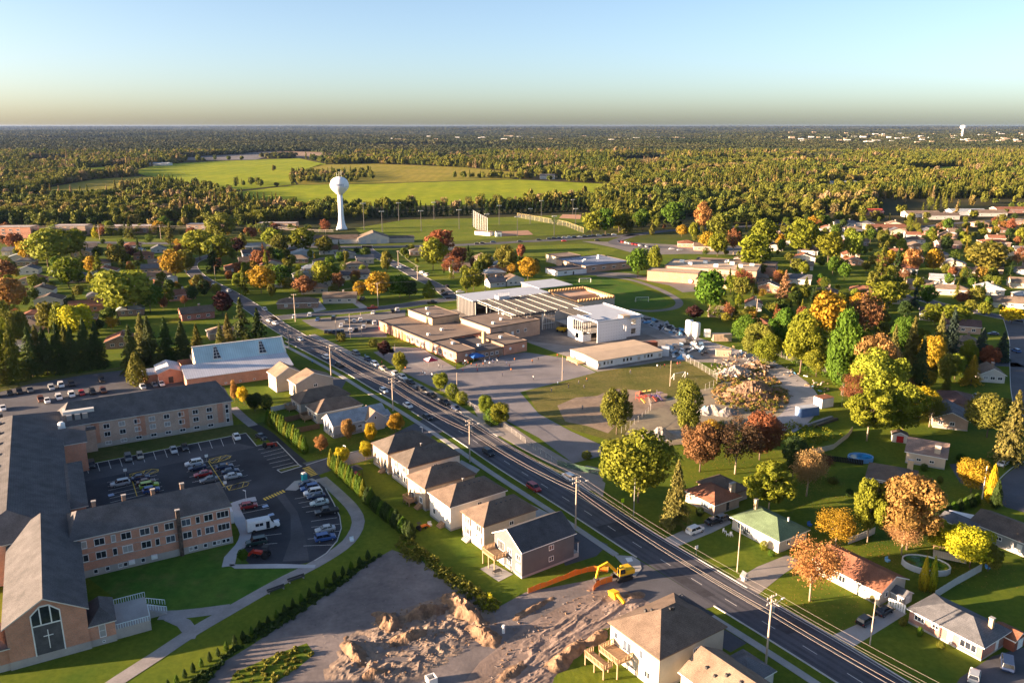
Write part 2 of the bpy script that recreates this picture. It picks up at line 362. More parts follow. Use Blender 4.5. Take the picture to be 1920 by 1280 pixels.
sheet('infield', [(1055, 402), (1090, 403), (1088, 411), (1048, 409)], stone('infield_clay', (.42, .24, .15), .12, .1, 1), .06)
sheet('soccer_field', [(1058, 527), (1110, 518), (1180, 530), (1235, 552), (1258, 568), (1240, 578), (1160, 578), (1120, 560)], grass('soccer_turf', (.05, .12, .02), (.09, .16, .022)), .02)
sheet('verge', [(120, 443), (330, 441), (480, 444), (700, 458), (640, 452), (420, 452), (150, 452)], TURF, .02)

# ------------------------------------------------------------------ main road
KL = pxline([(535, 640), (575, 660), (650, 700), (700, 730), (765, 767), (855, 824), (930, 875), (1017, 930), (1080, 970), (1187, 1040), (1330, 1130), (1450, 1204), (1570, 1280), (1680, 1350)])
KR = pxline([(580, 628), (650, 662), (730, 700), (775, 722), (850, 764), (905, 800), (980, 848), (1050, 890), (1135, 940), (1220, 995), (1317, 1052), (1412, 1108), (1570, 1198), (1690, 1270), (1790, 1330)])
def resample(l, n):
    d = [0]
    for a, b in zip(l, l[1:]): d.append(d[-1] + math.dist(a, b))
    o = []; j = 0
    for k in range(n):
        t = d[-1] * k / (n - 1)
        while j < len(d) - 2 and d[j + 1] < t: j += 1
        u = (t - d[j]) / max(1e-6, d[j + 1] - d[j]); o.append((l[j][0] + (l[j + 1][0] - l[j][0]) * u, l[j][1] + (l[j + 1][1] - l[j][1]) * u))
    return o
NR = 90
KL = resample(KL, NR); KR = resample(KR, NR)
def lane(f): return [(a[0] + (b[0] - a[0]) * f, a[1] + (b[1] - a[1]) * f) for a, b in zip(KL, KR)]
road = ribbon('main_road', KL, KR, ASPH_ROAD, .03)
RO = dict(parent=road)
def dashes(line, on, off, w_, mat, name='lane_dash', z=.045, skip=()):
    L = resample(line, 2 * int(sum(math.dist(a, b) for a, b in zip(line, line[1:]))))
    i = 0; k = 0
    while i + int(on * 2) < len(L):
        seg = L[i:i + int(on * 2) + 1]
        if not any(a <= i / len(L) <= b for a, b in skip): ribbon(name, offset(seg, w_ / 2), offset(seg, -w_ / 2), mat, z, road)
        i += int((on + off) * 2); k += 1
LINEY = paint((.62, .52, .36), .8, name='faded_yellow_paint')
for f_, on, off, m_ in ((.35, 3, 6, OFFW),): dashes(lane(f_), on, off, .13, m_)
TYRE_D = stone('tyre_darkened_asphalt', (.066, .068, .083), .3, .2, 2.0, .8); PATCH = stone('patched_asphalt', (.05, .051, .062), .3, .3, 2.0, .85)
for f_ in (.10, .24, .42, .56, .74, .88): l = lane(f_); ribbon('tyre_track', offset(l, .35), offset(l, -.35), TYRE_D, .034, road)
for a_, b_, f0, f1 in ((.08, .11, .04, .3), (.2, .215, .35, .62), (.3, .34, .68, .92), (.43, .445, .05, .33), (.52, .56, .36, .6), (.74, .755, .1, .95), (.83, .86, .05, .3), (.9, .91, .4, .9)):
    p0, p1 = lane(f0), lane(f1); i0, i1 = int(a_ * (NR - 1)), max(int(b_ * (NR - 1)), int(a_ * (NR - 1)) + 1); ribbon('road_patch', p0[i0:i1 + 1], p1[i0:i1 + 1], PATCH, .038, road)
edge = lane(.66); ribbon('centre_line', offset(edge, .07), offset(edge, -.07), LINEY, .045, road)
edge = lane(.93); ribbon('edge_line', offset(edge, .05), offset(edge, -.05), OFFW, .045, road)
# kerbs and footways; the left kerb opens for the side street under construction
def frac(px, py): x, y = G(px, py); return min(range(NR), key=lambda k: math.hypot(KL[k][0] - x, KL[k][1] - y)) / (NR - 1)
gap = (frac(1187, 1042), frac(1330, 1132))
for a, b in ((0, .37), (.40, gap[0]), (gap[1], 1)): kerb('kerb', line_between(KL, a, b), .3, .13)
for a, b in ((0, .30), (.31, .52), (.60, .70), (.735, .86), (.88, 1)): kerb('kerb', line_between(KR, a, b), .22, .11)
for a, b in ((0, frac(1172, 1032)), (gap[1], 1)):
    l = line_between(KL, a, b); ribbon('sidewalk', offset(l, -2.3), offset(l, -3.9), CONC, 0, None, .09)
    l2 = resample(l, max(2, int(sum(math.dist(p, q) for p, q in zip(l, l[1:])) / 6)))
l = line_between(KR, 0, .52); ribbon('sidewalk', offset(l, .35), offset(l, 2.6), stone('old_pavement', (.26, .245, .24), .18, .2, 3), 0, None, .08)
# rounded corner of the footway where the side street begins
c0 = G(1187, 1046)
sheet('corner_ramp', [(1150, 1040), (1187, 1043), (1200, 1052), (1203, 1066), (1192, 1080), (1180, 1082), (1180, 1068), (1165, 1056)], CONC, .10)
sheet('tactile_plate', [(1172, 1046), (1184, 1045), (1187, 1052), (1177, 1054)], WHITE, .108)
# side street (mud over asphalt) and its far kerb
sheet('side_street', [(1183, 1040), (1340, 1136), (1290, 1150), (1240, 1140), (1200, 1120), (1160, 1100), (1175, 1085), (1196, 1070), (1198, 1055)], ASPH_OLD, .026)

def street(name, pts, w_, mat=None, z=.028, kerbs=True, step=5):
    l = pxline(pts, step); o = ribbon(name, offset(l, w_ / 2), offset(l, -w_ / 2), mat or ASPH_OLD, z)
    if kerbs:
        for s_ in (1, -1): kerb('kerb', offset(l, s_ * (w_ / 2 + .1)), .2, .1, parent=o)
    return l
ST = {}
ST['north'] = street('north_street', [(560, 634), (520, 610), (485, 585), (450, 562), (415, 542), (380, 524), (360, 507), (358, 494), (372, 486), (400, 478)], 8.5)
ST['cross'] = street('cross_street', [(505, 598), (560, 592), (650, 584), (740, 575), (800, 566), (850, 560)], 9)
ST['up'] = street('upper_street', [(850, 560), (825, 540), (790, 522), (750, 500), (712, 482), (690, 468), (688, 460)], 8)
ST['far'] = street('far_road', [(-40, 450), (200, 455), (420, 458), (620, 463), (760, 462), (870, 459), (980, 453), (1090, 447), (1190, 440), (1260, 432), (1400, 424), (1560, 412)], 11, kerbs=False)
ST['mid'] = street('school_street', [(1190, 440), (1150, 455), (1200, 462), (1290, 464), (1400, 462)], 9, kerbs=False)
ST['right'] = street('right_street', [(1715, 556), (1760, 570), (1810, 580), (1870, 593), (1930, 604), (2000, 618)], 8)
ST['rv'] = street('edge_street', [(1900, 600), (1913, 640), (1916, 680), (1922, 740), (1940, 800)], 8)
ST['rb'] = street('branch_street', [(1775, 668), (1820, 676), (1860, 682), (1915, 684)], 6, kerbs=False)
ST['ff'] = street('back_street', [(1560, 412), (1640, 420), (1720, 425), (1800, 418), (1920, 410)], 8, kerbs=False)
sheet('turning_circle', [(1866, 915), (1885, 890), (1920, 865), (2000, 860), (2000, 1000), (1925, 962), (1885, 950), (1868, 935)], ASPH_OLD, .03)
for k in ('edge',): kerb('kerb', pxline([(1860, 918), (1880, 892), (1918, 866), (1990, 850)], 2), .2, .1)

# ------------------------------------------------------------------ car park of the long brick building
LOT = sheet('car_park', [(130, 878), (461, 812), (480, 836), (519, 828), (574, 873), (600, 893), (625, 942), (637, 968), (640, 990), (632, 1014), (612, 1037), (588, 1052), (540, 1062), (470, 1060), (452, 1040), (464, 1005), (452, 975), (436, 940), (130, 965)], ASPH_NEW, .03)
sheet('worn_drive', [(515, 925), (530, 921), (558, 960), (572, 1005), (580, 1050), (530, 1052), (545, 1010), (545, 965)], stone('dusty_asphalt', (.085, .085, .095), .3, .1, 1.5), .036, parent=LOT)
sheet('worn_lane', [(150, 884), (300, 852), (440, 830), (480, 838), (330, 868), (160, 902)], stone('dusty_asphalt', (.085, .085, .095)), .036, parent=LOT)
sheet('exit_drive', [(568, 868), (620, 856), (680, 842), (740, 812), (795, 785), (832, 808), (770, 835), (690, 862), (640, 875), (592, 892)], ASPH_OLD, .027)
def pline(a, b, w_=.13, mat=None, name='stall_line', z=.045):
    A = Vector(G(*a)); B = Vector(G(*b)); d = (B - A).normalized() * (w_ / 2); n_ = Vector((-d.y, d.x))
    return sheet(name, [tuple(A + n_), tuple(B + n_), tuple(B - n_), tuple(A - n_)], mat or OFFW, z, False, LOT)
for i in range(14):
    t = i / 13; pline((161 + 274 * t, 871 - 52.5 * t), (166 + 274.5 * t, 887 - 55 * t))
for a, b in (((484, 843), (508, 838)), ((489, 850), (529, 840)), ((494, 856), (534, 846)), ((500, 862), (539, 853)), ((505, 869), (545, 860)), ((511, 876), (550, 867)),
             ((553, 935), (585, 929)), ((560, 943), (592, 937)), ((566, 951), (597, 945)), ((574, 960), (606, 954)), ((583, 977), (632, 970)), ((584, 988), (637, 982)), ((588, 999), (638, 995)), ((577, 1010), (632, 1007)), ((569, 1023), (624, 1021)),
             ((455, 962), (505, 952)), ((478, 1006), (528, 1000)), ((470, 1022), (520, 1018)), ((470, 950), (500, 944))): pline(a, b)
for (a, b) in (((246, 894), (257, 930)), ((390, 864), (421, 912))):
    pline(a, b, .2, YELLOWL, 'yellow_line')
    for k in range(6):
        t = k / 5; q = (a[0] + (b[0] - a[0]) * t, a[1] + (b[1] - a[1]) * t); s_ = 1 + .12 * t
        pline(q, (q[0] + 45 * s_, q[1] - 10.5 * s_)); pline(q, (q[0] - 45 * s_, q[1] + 10.5 * s_))
for poly in ([(243, 889), (285, 879), (297, 880), (296, 884), (280, 889), (250, 897)], [(392, 861), (425, 853), (433, 855), (430, 859), (398, 868)], [(425, 912), (458, 903), (467, 905), (464, 910), (430, 919)]):
    l = [G(*p) for p in poly]; l = smoothline(l + [l[0]], 1.5); ribbon('island_outline', offset(l, .1), offset(l, -.1), YELLOWL, .045, LOT)
    a, b = l[0], l[len(l) // 2]
    for k in range(1, 7):
        t = k / 7.5; q0 = S(l[int(t * len(l) / 2)][0], l[int(t * len(l) / 2)][1]); m1 = l[-1 - int((t + .06) * len(l) / 2) % len(l)]; q1 = S(*m1); pline(q0, q1, .15, YELLOWL, 'hatch_line')
for a, b, n_ in (((494, 936), (534, 919), 8), ((571, 876), (588, 892), 7)):
    for k in range(n_):
        t = (k + .2) / n_; q = (a[0] + (b[0] - a[0]) * t, a[1] + (b[1] - a[1]) * t)
        if n_ == 8: pline((q[0] - 1, q[1] - 2), (q[0] + 4, q[1] + 2), .45, YELLOWL, 'crossing_bar')
        else: pline((q[0] - 4, q[1] + 2), (q[0] + 9, q[1] - 2), .45, YELLOWL, 'crossing_bar')
for q in ((497, 947), (508, 963), (518, 974), (208, 926)): sheet('accessible_bay', [(q[0] - 6, q[1] + 1), (q[0] + 4, q[1] - 2), (q[0] + 7, q[1] + 2), (q[0] - 4, q[1] + 5)], paint((.35, .45, .62), .8, name='pale_blue_paint'), .045, parent=LOT)
for pts in ([(143, 940), (130, 878), (461, 812), (481, 836), (519, 828), (563, 874)], [(610, 915), (625, 942), (637, 968), (640, 990), (632, 1014), (612, 1037), (590, 1051)], [(574, 872), (620, 857), (680, 843)]):
    l = []
    for a, b in zip(pts, pts[1:]): l += [G(a[0] + (b[0] - a[0]) * t, a[1] + (b[1] - a[1]) * t) for t in (0, .25, .5, .75)]
    l.append(G(*pts[-1])); kerb('kerb', l, .22, .14, parent=LOT)
sheet('planted_island', [(521, 880), (560, 872), (564, 875), (527, 884)], LAWN_DRY, .13, parent=LOT)
l = [G(*p) for p in [(520, 881), (560, 871), (566, 874), (527, 886), (520, 881)]]; kerb('kerb', l, .3, .14, parent=LOT)
sheet('kerbed_island', [(534, 919), (552, 902), (585, 897), (600, 903), (568, 912), (555, 920)], CONC, .12, parent=LOT)
# footpaths
def path(name, pts, w_, mat, z=.05): l = pxline(pts, 2.5); return ribbon(name, offset(l, w_ / 2), offset(l, -w_ / 2), mat, z)
PAVE = stone('paved_path', (.30, .28, .275), .2, .3, 2.5)
path('walking_path', [(602, 896), (640, 930), (663, 955), (672, 978), (662, 1004), (640, 1027), (590, 1058), (540, 1083), (490, 1110), (420, 1150), (360, 1185), (300, 1225), (230, 1270), (170, 1310)], 3.0, PAVE)
path('path_spur', [(300, 1153), (330, 1152), (370, 1148), (430, 1140)], 3.0, PAVE, .046)
path('path_loop', [(318, 1156), (345, 1168), (358, 1185), (352, 1198)], 2.6, PAVE, .048)
path('rear_path', [(436, 764), (455, 782), (475, 798)], 3, PAVE, .04)
path('black_path', [(472, 796), (500, 812), (530, 838), (565, 868)], 3.2, ASPH_NEW, .038)
path('entry_walk', [(428, 1062), (432, 1044), (452, 1022), (461, 1000), (452, 980), (442, 960), (437, 945), (480, 935)], 2.6, stone('pale_walk', (.42, .42, .44), .1, .3, 3), .10)
sheet('entry_apron', [(428, 1058), (440, 1066), (590, 1065), (592, 1059), (520, 1057), (462, 1058)], stone('pale_walk', (.42, .42, .44)), .10)
sheet('rear_car_park', [(-60, 745), (60, 716), (200, 697), (240, 693), (300, 700), (340, 712), (420, 725), (430, 745), (-60, 850)], ASPH_OLD, .02)
sheet('rear_verge', [(-40, 735), (60, 712), (180, 696), (235, 686), (235, 690), (60, 719), (-40, 745)], LAWN_DRY, .05)
sheet('lawn_strip', [(120, 850), (437, 797), (500, 790), (480, 830), (460, 810), (130, 874)], grass('worn_lawn', (.055, .085, .02), (.12, .12, .045)), .012)
sheet('courtyard_lawn', [(162, 1080), (437, 1020), (470, 1060), (590, 1062), (540, 1080), (480, 1112), (420, 1148), (300, 1153), (240, 1140)], grass('mown_lawn', (.05, .14, .022), (.10, .17, .03), .09, .6, .06), .012)

# ------------------------------------------------------------------ building lot with dug soil
sheet('building_lot', [(350, 1330), (420, 1240), (470, 1210), (560, 1150), (640, 1095), (700, 1050), (735, 1030), (790, 1050), (830, 1085), (890, 1120), (930, 1140), (985, 1110), (1140, 1080), (1200, 1082), (1210, 1110), (1290, 1148), (1180, 1170), (1120, 1180), (1090, 1220), (1050, 1330)], SOIL, .016)
sheet('dirt_track', [(830, 1330), (900, 1240), (990, 1170), (1080, 1120), (1160, 1098), (1200, 1112), (1230, 1140), (1150, 1165), (1080, 1210), (990, 1330)], stone('packed_clay', (.25, .19, .16), .28, .15, 1.2, 1, .1), .022)
sheet('weed_patch', [(440, 1260), (520, 1225), (575, 1205), (590, 1225), (560, 1250), (500, 1290), (420, 1300)], LAWN, .02)
sheet('side_yard', [(905, 1330), (1060, 1215), (1110, 1240), (1200, 1310), (1180, 1350)], LAWN, .018)

# ------------------------------------------------------------------ school grounds
YARD = stone('school_yard_asphalt', (.20, .19, .20), .22, .08, 2, .95)
sheet('school_yard', [(745, 652), (858, 692), (905, 672), (985, 660), (1065, 672), (1118, 698), (1050, 716), (975, 735), (1010, 775), (1070, 808), (1130, 835), (1136, 852), (1075, 868), (1010, 820), (930, 778), (855, 745), (800, 720), (760, 700), (700, 660)], YARD, .02)
sheet('worn_field', [(985, 734), (1052, 718), (1120, 697), (1240, 678), (1300, 676), (1340, 705), (1345, 722), (1290, 735), (1210, 760), (1160, 830), (1075, 806), (1010, 774)], LAWN_DRY, .024)
sheet('bare_ground', [(1045, 760), (1080, 745), (1120, 742), (1150, 728), (1200, 732), (1252, 738), (1246, 760), (1218, 768), (1190, 788), (1160, 792), (1140, 812), (1100, 798), (1060, 790), (1052, 776)], stone('trodden_soil', (.27, .205, .15), .3, .1, .8), .028)
sheet('gravel_yard', [(985, 640), (1068, 610), (1200, 588), (1245, 602), (1300, 632), (1345, 648), (1400, 668), (1470, 700), (1515, 735), (1535, 765), (1500, 800), (1450, 806), (1470, 775), (1480, 745), (1455, 715), (1400, 695), (1340, 680), (1250, 676), (1120, 697), (1062, 668)], GRAVEL, .018)
sheet('spoil_yard', [(1190, 772), (1250, 742), (1345, 724), (1350, 700), (1400, 690), (1455, 712), (1482, 745), (1470, 778), (1448, 806), (1380, 812), (1300, 830), (1230, 838), (1175, 825), (1160, 806)], stone('yard_soil', (.27, .215, .165), .3, .12, 1.2, 1, c2=(.34, .30, .2)), .021)
sheet('school_car_park', [(565, 600), (650, 592), (760, 580), (760, 600), (725, 615), (725, 632), (640, 632), (585, 612)], stone('pale_asphalt', (.17, .16, .155), .2, .1, 2), .022)
sheet('front_lawn', [(640, 634), (726, 618), (780, 650), (735, 662), (700, 655)], LAWN, .02)
sheet('front_walk', [(735, 650), (790, 652), (855, 690), (820, 702), (775, 685), (745, 672)], stone('old_pavement', (.26, .245, .24)), .03)
sheet('far_yard', [(1050, 515), (1080, 508), (1180, 512), (1215, 520), (1320, 530), (1330, 545), (1280, 548), (1255, 535), (1180, 520), (1110, 516)], stone('pale_asphalt', (.17, .16, .155)), .03)
path('ring_path', [(1120, 517), (1180, 524), (1230, 540), (1262, 556), (1274, 568), (1262, 578), (1220, 583), (1180, 580)], 4, stone('pale_asphalt', (.17, .16, .155)), .034)
sheet('far_lot', [(1090, 452), (1190, 455), (1290, 460), (1400, 462), (1395, 478), (1290, 476), (1200, 478), (1150, 464)], stone('pale_asphalt', (.17, .16, .155)), .026)
sheet('gravel_shoulder', [(905, 798), (985, 845), (1060, 885), (1130, 932), (1135, 905), (1100, 880), (1060, 860), (1000, 825), (930, 778), (880, 752)], GRAVEL, .016)
path('haul_road', [(1200, 598), (1240, 612), (1290, 634), (1345, 652), (1400, 668), (1450, 690), (1490, 718), (1508, 745), (1500, 772), (1475, 795), (1450, 808)], 9.5, stone('haul_gravel', (.34, .325, .33), .18, .15, 2.5, 1), .033)
# driveways: short slabs of asphalt or concrete
for i, (pts, m_) in enumerate([
    ([(1240, 1012), (1300, 985), (1365, 972), (1372, 980), (1335, 998), (1268, 1025)], CONC), ([(1370, 1092), (1420, 1062), (1475, 1040), (1505, 1052), (1470, 1075), (1420, 1115)], GRAVEL),
    ([(1562, 1190), (1640, 1155), (1685, 1140), (1700, 1150), (1660, 1175), (1600, 1212)], CONC), ([(1770, 1320), (1800, 1270), (1860, 1230), (1930, 1210), (1940, 1270), (1850, 1330)], ASPH_OLD),
    ([(1075, 995), (1140, 1020), (1118, 1042), (1060, 1060), (1050, 1040)], ASPH_OLD), ([(1360, 1180), (1400, 1205), (1370, 1222), (1330, 1200)], ASPH_OLD),
    ([(1060, 898), (1100, 872), (1135, 880), (1125, 915), (1095, 922)], GRAVEL), ([(1780, 870), (1830, 865), (1868, 925), (1800, 905)], ASPH_OLD),
    ([(620, 705), (650, 712), (640, 730), (600, 722)], ASPH_OLD), ([(700, 760), (726, 772), (705, 788), (680, 775)], ASPH_OLD),
    ([(865, 862), (900, 880), (880, 900), (845, 880)], CONC), ([(905, 895), (935, 912), (915, 930), (880, 912)], CONC), ([(985, 940), (1030, 962), (1010, 985), (965, 965)], CONC),
    ([(590, 585), (612, 580), (600, 565), (580, 568)], CONC), ([(675, 578), (690, 576), (668, 562), (655, 564)], CONC)]):
    sheet('driveway', pts, m_, .021 + .0004 * i)
# ------------------------------------------------------------------ building kit: local frame, origin at the corner nearest the camera, x to the upper right, y to the upper left
WCACHE = {}; _rw = random.Random(3); PANES = [GLASS, paint((.34, .33, .32), .6, name='drawn_blind'), glassmat('pale_glass', (.06, .075, .10), .1)]
def window(parent, wall, u, z, w_, h_, nv=2, frame=None, off=0.0, name='window', glass=None, nh=1):
    frame = frame or WHITE; glass = glass or _rw.choices(PANES, (6, 2, 2))[0]; key = (round(w_, 2), round(h_, 2), nv, nh, frame.name, (glass or GLASS).name)
    if key not in WCACHE:
        t = .09 if w_ < 1.4 else .11; mb = MB()
        mb.box(-w_ / 2, w_ / 2, -.12, 0, -t * .4, t); mb.box(-w_ / 2, w_ / 2, -.10, 0, h_ - t, h_)
        mb.box(-w_ / 2, -w_ / 2 + t, -.10, 0, t, h_ - t); mb.box(w_ / 2 - t, w_ / 2, -.10, 0, t, h_ - t)
        for k in range(1, nv): x = -w_ / 2 + w_ * k / nv; mb.box(x - .035, x + .035, -.085, 0, t, h_ - t)
        for k in range(1, nh): zz = h_ * k / nh; mb.box(-w_ / 2 + t, w_ / 2 - t, -.08, 0, zz - .03, zz + .03)
        g = MB().box(-w_ / 2 + t * .9, w_ / 2 - t * .9, -.045, -.01, t * .9, h_ - t * .9)
        WCACHE[key] = (mesh('window', mb.v, mb.f, frame), mesh('pane', g.v, g.f, glass or GLASS))
    a, b = WCACHE[key]
    loc, rz = ((u, -off, z), 0) if wall == 'S' else ((-off, u, z), -math.pi / 2)
    o = link(name, a, parent, loc, rz); link('pane', b, o); return o
def roof_mesh(x0, x1, y0, y1, e, rise, typ, ov=.4, inset=None, th=.2):
    """solid roof: mats 0 covering, 1 eave boards; typ hip (ridge along the longer side), gx, gy"""
    X0, X1, Y0, Y1 = x0 - ov, x1 + ov, y0 - ov, y1 + ov; mb = MB()
    alongx = typ == 'gx' or (typ in ('hip', 'hipx') and (typ == 'hipx' or (X1 - X0) >= (Y1 - Y0)))
    if typ == 'hipy': alongx = False
    if alongx:
        i = 0 if typ == 'gx' else (inset if inset is not None else (Y1 - Y0) / 2); i = min(i, (X1 - X0) / 2 - .05)
        ra, rb = (X0 + i, (Y0 + Y1) / 2, e + rise), (X1 - i, (Y0 + Y1) / 2, e + rise)
    else:
        i = 0 if typ == 'gy' else (inset if inset is not None else (X1 - X0) / 2); i = min(i, (Y1 - Y0) / 2 - .05)
        ra, rb = ((X0 + X1) / 2, Y0 + i, e + rise), ((X0 + X1) / 2, Y1 - i, e + rise)
    c = [(X0, Y0), (X1, Y0), (X1, Y1), (X0, Y1)]
    V = [(*p, e) for p in c] + [(*p, e - th) for p in c] + [ra, rb, (ra[0], ra[1], ra[2] - th * 1.2), (rb[0], rb[1], rb[2] - th * 1.2)]
    if alongx: top = [(0, 1, 9, 8), (2, 3, 8, 9)]; ends = [(3, 0, 8), (1, 2, 9)]
    else: top = [(1, 2, 9, 8), (3, 0, 8, 9)]; ends = [(0, 1, 8), (2, 3, 9)]
    if typ in ('gx', 'gy'):
        bot = [tuple({0: 4, 1: 5, 2: 6, 3: 7, 8: 10, 9: 11}[i] for i in f[::-1]) for f in top]
        if alongx: rim = [(0, 8, 10, 4), (3, 7, 10, 8), (1, 5, 11, 9), (2, 9, 11, 6), (0, 4, 5, 1), (2, 6, 7, 3)]
        else: rim = [(0, 4, 10, 8), (1, 8, 10, 5), (3, 9, 11, 7), (2, 6, 11, 9), (1, 5, 6, 2), (3, 7, 4, 0)]
        mb.add(V, top + bot + rim); mb.m = [0] * 2 + [1] * (len(bot) + len(rim))
    else:
        rim = [(0, 4, 5, 1), (1, 5, 6, 2), (2, 6, 7, 3), (3, 7, 4, 0), (7, 6, 5, 4)]
        mb.add(V[:10], top + ends + rim); mb.m = [0] * 4 + [1] * 5
    return mb
def walls_mesh(x0, x1, y0, y1, e, rise=0, typ='hip', z0=0.0):
    c = [(x0, y0), (x1, y0), (x1, y1), (x0, y1)]; V = [(*p, z0) for p in c] + [(*p, e) for p in c]
    Fc = [(0, 1, 5, 4), (1, 2, 6, 5), (2, 3, 7, 6), (3, 0, 4, 7), (4, 5, 6, 7)]; mb = MB()
    k = .97
    if typ == 'gx':
        V += [(x0, (y0 + y1) / 2, e + rise * k), (x1, (y0 + y1) / 2, e + rise * k)]; Fc = Fc[:4] + [(7, 4, 8), (5, 6, 9), (4, 5, 9, 8), (6, 7, 8, 9)]
    if typ == 'gy':
        V += [((x0 + x1) / 2, y0, e + rise * k), ((x0 + x1) / 2, y1, e + rise * k)]; Fc = Fc[:4] + [(4, 5, 8), (6, 7, 9), (5, 6, 9, 8), (7, 4, 8, 9)]
    mb.add(V, Fc); return mb
def part_box(parent, name, b, mat): return MB().box(*b).build(name, mat, parent)
def wing(root, x0, x1, y0, y1, e, rise, typ, wall, roof, trim=None, ov=.4, found=.5, fmat=None, inset=None):
    walls_mesh(x0, x1, y0, y1, e - .05, rise * (1 - ov / max(1, min(x1 - x0, y1 - y0) / 2 + ov)), typ).build('wall', wall, root)
    r = roof_mesh(x0, x1, y0, y1, e, rise, typ, ov, inset).build('roof', [roof, trim or WHITE], root)
    if found: MB().prism([(x0 - .05, y0 - .05), (x1 + .05, y0 - .05), (x1 + .05, y1 + .05), (x0 - .05, y1 + .05)], 0, found, bottom=False).build('foundation', fmat or CONC, root)
    return r
def chimney(root, x, y, z0, z1, mat, w_=.8, d_=.6):
    o = MB().box(x - w_ / 2, x + w_ / 2, y - d_ / 2, y + d_ / 2, z0, z1).build('chimney', mat, root)
    MB().box(x - w_ / 2 - .08, x + w_ / 2 + .08, y - d_ / 2 - .08, y + d_ / 2 + .08, z1 + .003, z1 + .15).build('cap', CONC, o); return o
def vents(root, pts):
    for x, y, z in pts: MB().box(x - .2, x + .2, y - .2, y + .2, z - .3, z + .32).build('roof_vent', DARKM, root)
def door(root, wall, u, z, w_=.95, h_=2.1, mat=None, off=0.0, name='door'):
    loc, rz = ((u, -off, z), 0) if wall == 'S' else ((-off, u, z), -math.pi / 2)
    o = MB().box(-w_ / 2, w_ / 2, -.08, 0, 0, h_).build(name, mat or DARKM, root, loc=loc, rz=rz)
    MB().box(w_ / 2 - .18, w_ / 2 - .08, -.15, -.083, h_ * .45, h_ * .45 + .12).build('handle', STEEL, o); return o
def steps(root, x, y, n=4, w_=1.6, dirx=-1, mat=None):
    """wooden or concrete steps leading down from the wall x=0 towards -x"""
    mb = MB()
    for k in range(n): mb.box(x - .3 * (k + 1), x - .3 * k, y - w_ / 2, y + w_ / 2, 0, .2 * (n - k))
    return mb.build('steps', mat or WOOD, root)
def deck(root, x0, x1, y0, y1, z, mat=None):
    m_ = mat or WOOD; o = MB().box(x0, x1, y0, y1, z - .18, z).build('deck', m_, root)
    n = int((y1 - y0) / .5)
    for k in range(n): MB().box(x0 + .002, x1, y0 + (y1 - y0) * k / n, y0 + (y1 - y0) * (k + .9) / n, z + .002, z + .03).build('plank', m_, o)
    for (a, b) in (((x0, y0), (x0, y1)), ((x0, y0), (x1, y0)), ((x0, y1), (x1, y1))):
        mb = MB(); L_ = math.dist(a, b); k_ = int(L_ / .35)
        mb.beam((*a, z + 1.05), (*b, z + 1.05), .12, .1); mb.beam((*a, z + .15), (*b, z + .15), .08, .08)
        for i in range(k_ + 1): t = i / k_; q = (a[0] + (b[0] - a[0]) * t, a[1] + (b[1] - a[1]) * t); mb.box(q[0] - .06, q[0] + .06, q[1] - .06, q[1] + .06, z + .1, z + 1.02)
        mb.build('railing', m_, o)
    for q in ((x0 + .12, y0 + .12), (x0 + .12, y1 - .12), (x0 + .12, (y0 + y1) / 2)): MB().box(q[0] - .1, q[0] + .1, q[1] - .1, q[1] + .1, 0, z - .185).build('post', m_, o)
    return o
def place(px, py, z, ang, dx=0, dy=0):
    x, y = G(px, py, z); c, s_ = math.cos(R(ang)), math.sin(R(ang)); return (x + dx * c - dy * s_, y + dx * s_ + dy * c, 0)
HOUSES = []      # footprints in metres, to keep trees off them
def house(name, label, px, py, ang, X, Y, e, rise, typ, wall, roof, trim=None, ov=.4, corner='B', found=.5, cat='house', group=None, zpx=None):
    dx, dy = (ov, ov) if corner == 'B' else (ov, -Y - ov)
    loc = place(px, py, e if zpx is None else zpx, ang, dx, dy)
    r = thing(name, label, cat, loc, R(ang), group)
    wing(r, 0, X, 0, Y, e, rise, typ, wall, roof, trim, ov, found)
    c, s_ = math.cos(R(ang)), math.sin(R(ang)); HOUSES.append((loc[0] + (X * c - Y * s_) / 2, loc[1] + (X * s_ + Y * c) / 2, .6 * math.hypot(X, Y)))
    return r

ROOF_DK = shingle((.125, .108, .096)); ROOF_BR = shingle((.16, .122, .098)); ROOF_TAN = shingle((.22, .17, .13)); ROOF_GY = shingle((.13, .135, .15)); ROOF_NAVY = shingle((.08, .082, .092))
ROOF_RED = shingle((.24, .11, .07)); ROOF_GRN = shingle((.13, .19, .115)); ROOF_LG = shingle((.30, .34, .38))
TAN_W = siding((.42, .33, .25)); CREAM_W = siding((.50, .43, .34)); WHITE_W = siding((.56, .53, .49)); GREY_W = siding((.30, .30, .31)); SLATE_W = siding((.12, .122, .135)); BEIGE_W = siding((.40, .35, .30)); PALE_W = siding((.42, .44, .48))
BR_RED = brick((.36, .10, .065)); BR_OR = brick((.55, .235, .135)); BR_PK = brick((.33, .15, .12)); BR_TAN = brick((.46, .30, .21)); BR_BR = brick((.26, .15, .10)); BR_YEL = brick((.52, .36, .20)); BR_CRM = brick((.55, .45, .34))
BROWN_T = paint((.16, .10, .07), .6, name='brown_trim')

